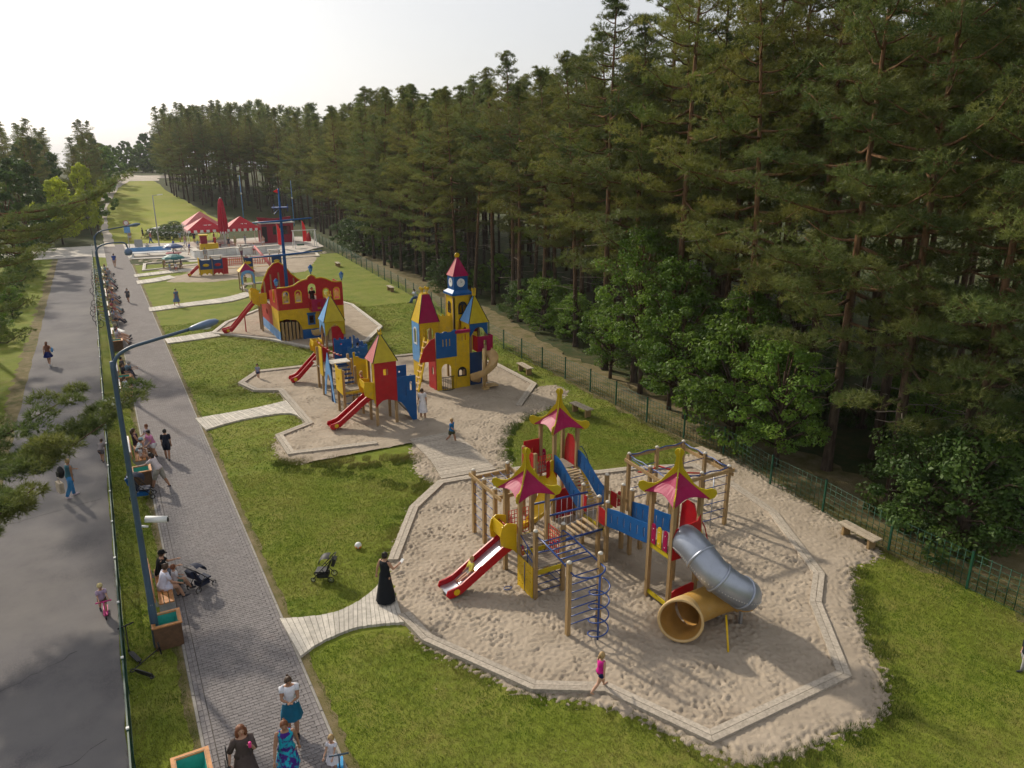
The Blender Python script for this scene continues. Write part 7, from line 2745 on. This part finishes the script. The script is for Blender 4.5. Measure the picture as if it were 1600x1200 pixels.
def pine_parts(seed, H, c0, rad, nb, per=34, ndl=7, ln=.19, wd=.0115, mat='needles', custom=(), lean=.0, clump=.5, dead=7, trunk_r=.19, skirt=.0):
    """One pine: bent tapering trunk, whorled limbs, flattened needle pads."""
    r = np.random.default_rng(seed)
    bx, by = r.normal(0, .25, 2)
    ph = r.uniform(0, 6.28)
    def tr(z):
        t = z / H
        return Vector((bx * t * t * 2 + .18 * math.sin(ph + 3.2 * t) * t + lean * t, by * t * t * 2 + .18 * math.cos(ph + 2.6 * t) * t, z))
    tm = MB()
    zs = [0, .3, 1.2, 3, 5, 7, 9, 11, 13, 15, 17, 19]
    zs = [z for z in zs if z < H - .8] + [H - .4]
    tm.tube([tr(z) - Vector((0, 0, .2 if z == 0 else 0)) for z in zs], [trunk_r * (1.35 if z == 0 else (1.08 if z < 1 else 1)) * max(.1, 1 - .86 * z / H) for z in zs], 9, 'bark')
    C, S = [], []
    specs = []
    for i in range(nb):
        t = (i + r.uniform(0, .9)) / nb
        z = H * (c0 + (1 - c0) * t ** .92)
        prof = (0.55 + .45 * math.sin(math.pi * min(1, t * 1.35 + .12))) * (1 - t ** 3.2 * .86)
        L = rad * prof * r.uniform(.6, 1.18)
        az = i * 2.4 + r.uniform(-.6, .6)
        el = -.12 + .75 * t + r.normal(0, .12)
        specs.append((z, L, az, el))
    specs += list(custom)
    for (z, L, az, el) in specs:
        b0 = tr(z)
        d = Vector((math.cos(az), math.sin(az), 0))
        pts = []
        for k in range(5):
            u = k / 4
            pts.append(b0 + d * L * u + Vector((0, 0, L * (math.tan(el) * u * .8 + .16 * u * u - .10 * math.sin(math.pi * u)))) + Vector((*(r.normal(0, .04, 3) * L * u),)))
        limb(tm, pts, max(.025, .028 + .011 * L), .012, 5)
        m = max(2, int(L * 2.3))
        for k in range(m):
            u = .38 + .62 * (k + r.uniform(.2, .8)) / m
            i0 = min(3, int(u * 4))
            p = pts[i0].lerp(pts[i0 + 1], u * 4 - i0)
            sd = Vector((-d.y, d.x, 0)) * r.normal(0, .22) * L * .45
            C.append((p.x + sd.x, p.y + sd.y, p.z + r.uniform(-.05, .18)))
            S.append(clump * r.uniform(.65, 1.2) * (1.0 if z < H * .9 else .7))
    tp = tr(H)
    for k in range(5):
        C.append((tp.x + r.normal(0, .12), tp.y + r.normal(0, .12), H - .9 + .28 * k))
        S.append(.36 - .05 * k)
    for k in range(dead):
        z = H * r.uniform(.12, max(.16, c0))
        b0 = tr(z)
        a = r.uniform(0, 6.28)
        L = r.uniform(.5, 1.9)
        d = Vector((math.cos(a), math.sin(a), r.uniform(-.25, .2)))
        mid = b0 + d * L * .6 + Vector((0, 0, r.uniform(-.15, .15)))
        limb(tm, [b0, mid, mid + d * L * .5 + Vector((*(r.normal(0, .15, 3)),))], .022, .008, 4, 'dead_wood')
    C, S = np.array(C), np.array(S)
    T = sprays(C, S, .5, per, ndl, ln, wd, r)
    return tm, tri_mesh('crown', T, mat)
def tree_thing(name, label, cat, parts, loc, group=None, rz=0.0, sc=1.0):
    t = thing(name, label, cat, loc, rz, group)
    tm, cm = parts
    tm.build('trunk', t)
    c = bpy.data.objects.new('crown', cm)
    COL.objects.link(c)
    c.parent = t
    t.scale = (sc, sc, sc)
    return t
def proj(x, y, z):
    v = np.array([x, y, z - CAM_H])
    d = v @ _fw
    if d < .5:
        return None
    return 800 + FPX * (v @ _rt) / d, 600 - FPX * (v @ _up) / d
def broad_parts(seed, H, R_, nclump, per, size, mat, trunk=.12, low=.25, flat=.75):
    r = np.random.default_rng(seed)
    tm = MB()
    top = Vector((r.normal(0, .2), r.normal(0, .2), H * .8))
    tm.tube([(0, 0, -.2), (.03, .02, H * .2), (top.x * .5, top.y * .5, H * .5), top], [trunk * 1.2, trunk, trunk * .6, trunk * .2], 7, 'bark')
    C, S = [], []
    for i in range(nclump):
        t = (i + .5) / nclump
        z = H * (low + (1 - low) * t)
        rr = R_ * math.sin(math.pi * min(.97, .18 + .78 * t)) ** .7 * r.uniform(.2, 1.15) ** .6
        a = i * 2.4 + r.uniform(-.5, .5)
        c = Vector((rr * math.cos(a), rr * math.sin(a), z))
        C.append(c)
        S.append(R_ * r.uniform(.13, .30))
        if i % 2 == 0:
            limb(tm, [Vector((top.x * t, top.y * t, max(.2, z * .6))), c * .6 + Vector((0, 0, z * .36)), c], .03 + .01 * R_, .01, 4)
    q = leaves(np.array([tuple(c) for c in C]), np.array(S), flat, per, size, r)
    return tm, tri_mesh('crown', q, mat)

# --- the pine forest behind the fence
EDGE = [(-12, 24.2), (10, 24.6), (20, 24.6), (32, 25.8), (42, 27.2), (53, 29.3), (67, 29.6), (72, 28.6), (98, 31), (137, 34), (165, 32.5), (176, 24), (186, 18), (215, 17), (260, 25)]
def edge_x(y):
    return float(np.interp(y, [e[0] for e in EDGE], [e[1] for e in EDGE]))
PV = [pine_parts(101, 19.0, .34, 3.7, 42, mat='needles', clump=.62, per=46), pine_parts(102, 18.2, .28, 3.8, 44, mat='needles_cool', clump=.62, per=46), pine_parts(103, 20.0, .42, 3.4, 38, mat='needles', clump=.62, per=46),
      pine_parts(104, 18.6, .52, 3.2, 34, mat='needles_cool', clump=.6, per=44), pine_parts(105, 17.6, .20, 4.0, 46, mat='needles_cool', clump=.62, per=46), pine_parts(106, 19.5, .56, 3.1, 32, mat='needles', dead=14, clump=.6, per=44)]
protos = []
rr = np.random.default_rng(5)
spots = []
tries = 0
while tries < 26000:
    tries += 1
    y = rr.uniform(-8, 235)
    dpt = rr.uniform(0, 1) ** 1.4 * (24 if y < 45 else (18 if y < 120 else 14))
    x = edge_x(y) + dpt + rr.uniform(-.6, .6)
    q0, q1 = proj(x, y, 0), proj(x, y, 19)
    if q0 is None or min(q0[0], q1[0]) > 1680 or max(q0[0], q1[0]) < 180:
        continue
    md = 2.35 + .07 * dpt + (.002 * y)
    if y > 120:
        md += .35
    if all((x - a) ** 2 + (y - b_) ** 2 > md * md for a, b_, _ in spots):
        spots.append((x, y, dpt))
spots.sort(key=lambda s: math.hypot(s[0], s[1]))
spots = spots[:290]
FOR_LABEL = {0: 'tall pine in the front row behind the green mesh fence', 1: 'slender pine deeper inside the dense forest on the right', 2: 'pine of the distant forest edge beyond the cafe'}
FOR_GROUP = {0: 'pines in the front row behind the fence', 1: 'pines inside the forest', 2: 'pines of the distant forest edge'}
for i, (x, y, dpt) in enumerate(spots):
    zone = 2 if y > 105 else (0 if dpt < 3.2 else 1)
    k = (int(rr.choice([1, 4, 0, 4])) if y < 24 else (int(rr.choice([0, 1, 4, 2])) if y > 62 else int(rr.choice([2, 0, 1, 1, 3])))) if dpt < 3.2 else int(rr.choice([2, 3, 5, 5, 3]))
    sc = rr.uniform(.9, 1.06) * (1.14 if y < 40 else 1.0) * (1.0 if dpt > 1.5 else .96)
    rz = rr.uniform(0, 6.28)
    if k < len(protos) and protos[k] is not None:
        t = dup(protos[k], (x, y, terrain(x, y) - .05), rz, FOR_LABEL[zone], sc)
    else:
        while len(protos) < len(PV):
            protos.append(None)
        t = protos[k] = tree_thing('pine_tree', FOR_LABEL[zone], 'tree', PV[k], (x, y, terrain(x, y) - .05), FOR_GROUP[zone], rz, sc)
    t['group'] = FOR_GROUP[zone]
    t.rotation_euler = (rr.normal(0, .02), rr.normal(0, .02), rz)

ORD = 'first second third fourth fifth sixth seventh eighth ninth tenth eleventh twelfth thirteenth fourteenth fifteenth sixteenth seventeenth eighteenth nineteenth twentieth'.split()
fr_ = [o for o in bpy.data.objects if o.get('group') == FOR_GROUP[0] and 0 < proj(o.location.x, o.location.y, 0)[0] < 1600]
fr_.sort(key=lambda o: -proj(o.location.x, o.location.y, 0)[0])
for i, o in enumerate(fr_):
    if i < 20:
        o['label'] = 'front-row pine behind the fence, %s trunk counted from the right photo edge' % ORD[i]
    else:
        o['label'] = 'front-row pine along the farther stretch of the mesh fence'
        o['group'] = 'front-row pines along the farther fence'
# the wood behind them reads as one mass
bt, bc_ = pine_parts(150, 19.5, .34, 3.6, 30, per=9, ndl=3, ln=.6, wd=.07, mat='needles_cool', clump=.75, dead=0)
src = np.empty(len(bc_.vertices) * 3, np.float32)
bc_.vertices.foreach_get('co', src)
src = src.reshape(-1, 3)
T = []
trunks = MB()
n_ = 0
for q in range(4000):
    y = rr.uniform(-6, 225)
    x = edge_x(y) + (rr.uniform(24, 46) if y < 45 else (rr.uniform(18, 32) if y < 120 else rr.uniform(13, 26)))
    w0 = proj(x, y, 10)
    if w0 is None or w0[0] > 1700 or w0[0] < 150 or n_ >= 95:
        continue
    n_ += 1
    a, s = rr.uniform(0, 6.28), rr.uniform(.9, 1.1)
    c, sn = math.cos(a) * s, math.sin(a) * s
    T.append(np.stack([src[:, 0] * c - src[:, 1] * sn + x, src[:, 0] * sn + src[:, 1] * c + y, src[:, 2] * s + terrain(x, y)], 1))
    trunks.tube([(x, y, -.2), (x, y, 9), (x, y, 17)], [.2, .15, .05], 6, 'bark')
o = bpy.data.objects.new('forest', tri_mesh('forest', np.concatenate(T).reshape(-1, 3, 3), 'needles_cool'))
COL.objects.link(o)
stuff(o, 'dark mass of pine forest behind the front trees', 'forest')
trunks.build('trunks', o)

# --- broadleaf shrubs under the pines along the fence
BV = [broad_parts(201, 5.6, 2.3, 60, 150, .075, 'leaves', flat=.6), broad_parts(202, 4.4, 2.4, 56, 150, .075, 'leaves', low=.08, flat=.6), broad_parts(203, 3.2, 2.2, 46, 160, .07, 'leaves_dark', low=.03, flat=.6),
      broad_parts(204, 8.0, 2.4, 70, 150, .08, 'leaves', low=.28, flat=.6)]
bproto = [None] * 4
SHR = [(1000, 560, 3, 1.1, 'tall light green broadleaf tree at the fence below the pines'), (1045, 585, 3, .95, 'second tall light green broadleaf tree at the fence'), (1065, 600, 0, 1.1, 'bright green maple-like shrub overhanging the fence'), (1150, 620, 3, .85, 'taller leafy tree behind the spreading shrub'), (1130, 640, 1, 1.25, 'spreading green shrub behind the fence by the rope frame'),
       (1185, 680, 0, .95, 'leafy green shrub left of the leaning pine trunk'), (1440, 770, 2, 1.1, 'low dark shrub behind the bench at the fence'),
       (1500, 800, 2, 1.2, 'broad low shrub at the right part of the fence'), (1580, 770, 1, .9, 'green shrub at the right photo edge'), (850, 500, 1, .85, 'round green shrub behind the fence near the clock tower'),
       (815, 480, 2, .9, 'dark rounded shrub left of the clock tower spire'), (690, 440, 2, .9, 'dark shrub at the forest foot above the lawn'), (930, 540, 0, .8, 'light shrub between fence and dark pine trunks'),
       (560, 385, 2, 1.3, 'low juniper-like shrub on the dry verge'), (520, 375, 2, 1.2, 'dark low shrub near the far fence'), 
       (1230, 560, 3, 1.0, 'sunlit yellow-green young tree inside the forest'), (1290, 480, 3, .9, 'young broadleaf tree glowing deep inside the forest'), (960, 470, 3, .9, 'young leafy tree between the forest trunks')]
for (px, py, k, sc, lb) in SHR:
    p = g(px, py + 55 if py > 520 else py + 15)
    if p.x < edge_x(p.y) - 1.0:
        p.x = edge_x(p.y) - .9
    if bproto[k] is None:
        bproto[k] = tree_thing('shrub', lb, 'shrub', BV[k], (p.x, p.y, 0), 'shrubs along the forest edge', rr.uniform(0, 6), sc)
    else:
        dup(bproto[k], (p.x, p.y, 0), rr.uniform(0, 6), lb, sc)
for i in range(44):
    y = rr.uniform(34, 98) if i < 30 else rr.uniform(8, 30)
    x = edge_x(y) + (rr.uniform(.3, 5) if i < 30 else rr.uniform(3, 14))
    k = int(rr.choice([0, 1, 2, 2]))
    if bproto[k] is not None:
        o = dup(bproto[k], (x, y, 0), rr.uniform(0, 6), 'small undergrowth shrub among the trunks behind the fence', rr.uniform(.4, .75))
        o['group'] = 'undergrowth shrubs between the trunks'

# --- pines on the road side
SPR = pine_parts(301, 15.5, .36, 2.8, 30, per=100, mat='needles_cool', clump=.52, custom=[(4.1, 7.3, R(6), .0), (3.9, 6.4, R(-5), -.04), (4.2, 5.6, R(18), .03), (4.0, 5.2, R(-14), -.02), (3.4, 6.3, R(-46), -.02), (3.2, 5.6, R(-52), -.05), (3.5, 5.2, R(-40), -.02)])
tree_thing('pine_tree', 'near pine whose long low boughs reach over the road', 'tree', SPR, (-6.9, 25.4, 0), 'pines on the road side')
SP2 = pine_parts(302, 14.5, .34, 2.6, 36, per=40, mat='needles_cool', clump=.5, custom=[(9.4, 10.0, R(-2), .03), (9.2, 8.8, R(3), .0), (9.0, 7.6, R(-6), -.03), (8.4, 7.4, R(-2), -.06), (8.0, 6.8, R(6), -.08), (7.6, 6.2, R(-10), -.06), (7.0, 6.0, R(0), -.08)])
tree_thing('pine_tree', 'dark pine reaching a bough across the path by the bicycles', 'tree', SP2, (-7.6, 58.5, 0), 'pines on the road side')
for (x, y, k, s, lb) in ((-6.0, 46, 4, .9, 'tall dark pine at the left photo edge'), (-13.0, 66, 1, .8, 'pine behind the grassy road verge left of the road'), (-10.8, 92, 5, .74, 'pine with bare trunk left of the far road'), (-15.5, 98, 0, .85, 'pine at the crossing on the far left'),
                         (-12.0, 78, 4, .62, 'shorter pine left of the road, farther back')):
    dup(protos[k], (x, y, 0), rr.uniform(0, 6), lb, s)
for t in [o for o in bpy.data.objects if o.name.startswith('pine_tree') and o.get('label', '').find('left') >= 0]:
    t['group'] = 'pines on the road side'
FB = [broad_parts(401, 9.0, 3.4, 40, 150, .2, 'leaves_lime', low=.15), broad_parts(402, 9.0, 3.6, 36, 130, .26, 'leaves', low=.1), broad_parts(403, 12.0, 4.0, 40, 130, .28, 'leaves_dark', low=.1)]
tree_thing('broadleaf_tree', 'lime green broadleaf tree lit by the sun beyond the crossing', 'tree', FB[0], (-4.6, 128, 0), 'broadleaf trees far back', 1.0, 1.0)
dup([o for o in bpy.data.objects if o.name == 'broadleaf_tree'][0], (-.8, 141, 0), 2.2, 'taller lime green tree right of the other lime one', (.75, .75, 1.2))
f1 = f2 = None
for i, (px, y, k, s) in enumerate(((30, 118, 2, 1.0), (5, 100, 2, .9), (55, 160, 2, 1.2), (100, 150, 1, .9), (150, 165, 1, .8), (160, 205, 1, 1.1), (172, 225, 1, 1.0), (150, 240, 2, 1.0), (165, 262, 1, 1.0), (180, 285, 1, .95), (192, 292, 1, .8),
                                   (212, 290, 1, .9), (228, 286, 1, 1.0), (243, 284, 1, .95), (258, 280, 2, 1.0), (272, 270, 1, 1.0), (236, 300, 2, 1.05), (205, 304, 2, .85), (262, 250, 2, .9))):
    x = gy(px, 300, y).x
    lb = 'broadleaf tree on the dune skyline at the end of the path' if y > 240 else 'broadleaf tree of the far wood left of the path'
    gp = 'broadleaf trees on the dune skyline' if y > 240 else 'broadleaf trees of the far left wood'
    src = f1 if k == 1 else f2
    if src is None:
        t = tree_thing('broadleaf_tree', lb, 'tree', FB[k], (x, y, terrain(x, y) - .2), gp, rr.uniform(0, 6), s)
        if k == 1:
            f1 = t
        else:
            f2 = t
    else:
        t = dup(src, (x, y, terrain(x, y) - .2), rr.uniform(0, 6), lb, s)
        t['group'] = gp
for i in range(26):
    y = rr.uniform(140, 215)
    px = rr.uniform(0, 148) if y < 190 else rr.uniform(20, 160)
    x = gy(px, 300, y).x
    t = dup(protos[int(rr.choice([0, 1, 4]))], (x, y, terrain(x, y) - .1), rr.uniform(0, 6), 'pine of the hazy far wood left of the dune path', rr.uniform(.66, .92))
    t['group'] = 'pines of the far left wood'
# hedge and flower bed shrubs by the cafe
for i, (px, py, s) in enumerate(((238, 372, .5), (252, 374, .5), (266, 374, .48), (280, 372, .5), (292, 368, .45))):
    p = g(px, py)
    o = dup(bproto[2], (p.x, p.y, 0), i * 1.3, 'clipped dark bush of the hedge beside the cafe terrace', (s * 1.1, s * 1.1, s * .9))
    o['group'] = 'hedge bushes beside the cafe'
for i, (dx, dy, s) in enumerate(((-2, 0, .5), (1, -1.5, .55), (2, 2, .5), (-.5, 2.8, .6), (6, -1, .55), (9, 2, .6), (4.5, 3.5, .55))):
    o = dup(bproto[2], (12 + dx, 138 + dy, .3), i * 1.7, 'rounded bush in the white kerbed flower bed' if dx < 4 else 'rounded bush on the meadow behind the gazebos', (s * 1.2, s * 1.2, s * .7))
    o['group'] = 'bushes in the flower bed' if dx < 4 else 'bushes behind the gazebos'
# scrub along the road verge
for i in range(16):
    y = 34 + i * 4.6
    x = -6.2 - rr.uniform(0, 2.2)
    o = dup(bproto[2 if i % 3 else 1], (x, y, 0), rr.uniform(0, 6), 'low green scrub bush on the verge left of the road', rr.uniform(.35, .6))
    o['group'] = 'scrub bushes on the road verge'

# ------------------------------------------------------------------ grass
def grass(name, regions, dens, h, w, mat, keepout=(), avoid=None, seed=3, blades=3, lean=.5, spread=.03):
    r = np.random.default_rng(seed)
    P = []
    for poly in regions:
        xs_, ys_ = [p[0] for p in poly], [p[1] for p in poly]
        A = (max(xs_) - min(xs_)) * (max(ys_) - min(ys_))
        n = int(A * dens)
        px_, py_ = r.uniform(min(xs_), max(xs_), n), r.uniform(min(ys_), max(ys_), n)
        m = inside(px_, py_, poly)
        for q in keepout:
            m &= ~inside(px_, py_, q)
        P.append(np.stack([px_[m], py_[m]], 1))
    P = np.concatenate(P)
    # only what the camera could see
    v = np.concatenate([P, np.zeros((len(P), 1))], 1) - np.array([0, 0, CAM_H])
    dd = v @ _fw
    sx, sy = 800 + FPX * (v @ _rt) / dd, 600 - FPX * (v @ _up) / dd
    P = P[(dd > 1) & (sx > -120) & (sx < 1720) & (sy < 1320)]
    n = len(P)
    a = r.uniform(0, 6.283, (n, blades))
    c = P[:, None, :] + r.normal(0, spread, (n, blades, 2))
    L = h * r.uniform(.5, 1.3, (n, blades))
    ln = r.uniform(.1, 1, (n, blades)) * lean * L
    b2 = r.uniform(0, 6.283, (n, blades))
    z0 = np.full((n, blades), -.005)
    A_ = np.stack([c[..., 0] - np.cos(a) * w, c[..., 1] - np.sin(a) * w, z0], -1)
    B_ = np.stack([c[..., 0] + np.cos(a) * w, c[..., 1] + np.sin(a) * w, z0], -1)
    T_ = np.stack([c[..., 0] + np.cos(b2) * ln, c[..., 1] + np.sin(b2) * ln, L], -1)
    T = np.stack([A_, B_, T_], 2).reshape(-1, 3, 3)
    me = tri_mesh(name, T, mat)
    o = bpy.data.objects.new(name, me)
    COL.objects.link(o)
    return stuff(o)
def XY(l):
    return [(p[0], p[1]) for p in l]
BW1 = XY(W([(437, 970), (480, 967), (530, 958), (575, 932), (606, 900), (640, 990), (600, 985), (550, 993), (500, 1013), (470, 1033)]))
BW2 = XY(W([(305, 656), (400, 639), (452, 622), (480, 664), (410, 652), (322, 674)]))
KO = [XY(PIT1), XY(PIT2), XY(PIT3), XY(CORR), XY(APR1), XY(APR0), BW1, BW2, XY(W([(232, 482), (300, 473), (350, 466), (385, 457), (400, 461), (360, 472), (300, 479), (234, 488)])),
      XY(W([(257, 531), (335, 519), (345, 526), (262, 538)]))]
LAWN_N = [(PX1 + .22, 8), (23, 5), (22.2, 30), (PX1 + .22, 30)]
LAWN_F = [(PX1 + .2, 30), (22.4, 30), (25, 62), (PX1 + .2, 62)]
g1 = grass('grass', [LAWN_N], 520, .045, .006, 'grass_blade', KO, seed=4)
g2 = grass('grass', [LAWN_F], 110, .05, .012, 'grass_blade', KO, seed=5)
g3 = grass('grass', [[(FX - .1, 12), (PX0 - .15, 12), (PX0 - .15, 45), (FX - .1, 45)]], 420, .05, .007, 'grass_blade', seed=6)
def ring(poly, a, b_):
    """Points scattered along an outline, offset outwards between a and b."""
    c = np.mean(np.array([(p[0], p[1]) for p in poly]), axis=0)
    out = []
    for i in range(len(poly)):
        p, q = np.array(poly[i][:2]), np.array(poly[(i + 1) % len(poly)][:2])
        out.append((p, q))
    return c, out
def fringe(name, poly, dens, h, mat, off, seed, w=.006, skip=()):
    r = np.random.default_rng(seed)
    c, segs = ring(poly, 0, 0)
    T = []
    for i, (p, q) in enumerate(segs):
        if i in skip:
            continue
        L = np.linalg.norm(q - p)
        n = int(L * dens)
        u = r.uniform(0, 1, n)
        nn = np.array([(q - p)[1], -(q - p)[0]]) / max(L, 1e-6)
        if np.dot((p + q) / 2 - c, nn) < 0:
            nn = -nn
        clump = np.sin(u * L * 3.1 + i) + np.sin(u * L * 7.7 + i * 2)
        P = p + (q - p) * u[:, None] + nn * (off[0] + (off[1] - off[0]) * r.uniform(0, 1, n) ** 1.5)[:, None] * (1 + .3 * clump[:, None])
        P = P[clump > -.6]
        n = len(P)
        a, b2 = r.uniform(0, 6.28, n), r.uniform(0, 6.28, n)
        Lh = h * r.uniform(.4, 1.4, n)
        z = np.zeros(n)
        T.append(np.stack([np.stack([P[:, 0] - np.cos(a) * w, P[:, 1] - np.sin(a) * w, z], -1), np.stack([P[:, 0] + np.cos(a) * w, P[:, 1] + np.sin(a) * w, z], -1),
                           np.stack([P[:, 0] + np.cos(b2) * Lh * .5, P[:, 1] + np.sin(b2) * Lh * .5, Lh], -1)], 1))
    me = tri_mesh(name, np.concatenate(T), mat)
    o = bpy.data.objects.new(name, me)
    COL.objects.link(o)
    return stuff(o)
fringe('long_grass', APR1[8:16], 650, .13, 'grass_dark', (-.1, .5), 21, skip=(7,))
fringe('short_grass', APR1[:9], 700, .06, 'grass_blade', (-.25, .3), 31, .006, skip=(8,))
fringe('dry_grass', APR1[:16], 420, .08, 'grass_dry', (-.4, .35), 22, .005, skip=(15,))
fringe('long_grass', PIT1[:6], 420, .07, 'grass_blade', (.1, .5), 23, skip=(0, 5))
fringe('long_grass', W([(790, 722), (786, 698), (798, 668), (830, 648)]), 900, .13, 'grass_dark', (-.3, .3), 24, skip=(3,))
fringe('long_grass', W([(430, 722), (560, 730), (680, 715), (690, 735), (650, 770), (560, 745), (440, 735)]), 500, .12, 'grass_dark', (-.3, .2), 25)
fringe('dry_grass', W([(430, 722), (560, 730), (680, 712)]), 700, .12, 'grass_dry', (-.3, .3), 26, .005)
fringe('dry_grass', PIT2, 260, .10, 'grass_dry', (.05, .6), 28, .006, skip=(6, 7, 8))
fringe('dry_grass', PIT3, 160, .12, 'grass_dry', (.05, .7), 29, .010)
fringe('dry_grass', PIT1[:6], 260, .08, 'grass_dry', (.0, .5), 30, .005, skip=(0, 5))
fringe('dry_grass', [(p.x - .3, p.y) for p in RF] + [(p.x + .8, p.y) for p in reversed(RF)], 220, .14, 'grass_dry', (-.8, .4), 27, .006)
# ------------------------------------------------------------------ thin summer haze
hz_ = bpy.data.materials.new('haze')
hz_.use_nodes = True
N = hz_.node_tree.nodes
N.remove(N["Principled BSDF"])
pv = N.new("ShaderNodeVolumePrincipled")
pv.inputs['Color'].default_value = (.93, .95, 1.0, 1)
pv.inputs['Density'].default_value = 0.00018
pv.inputs['Anisotropy'].default_value = .3
hz_.node_tree.links.new(pv.outputs[0], N["Material Output"].inputs['Volume'])
MATS['haze'] = hz_
b = MB()
b.box((0, 1000, 14.0), (3200, 3300, 120), 'haze')
o = b.build('haze')
o['kind'] = 'stuff'
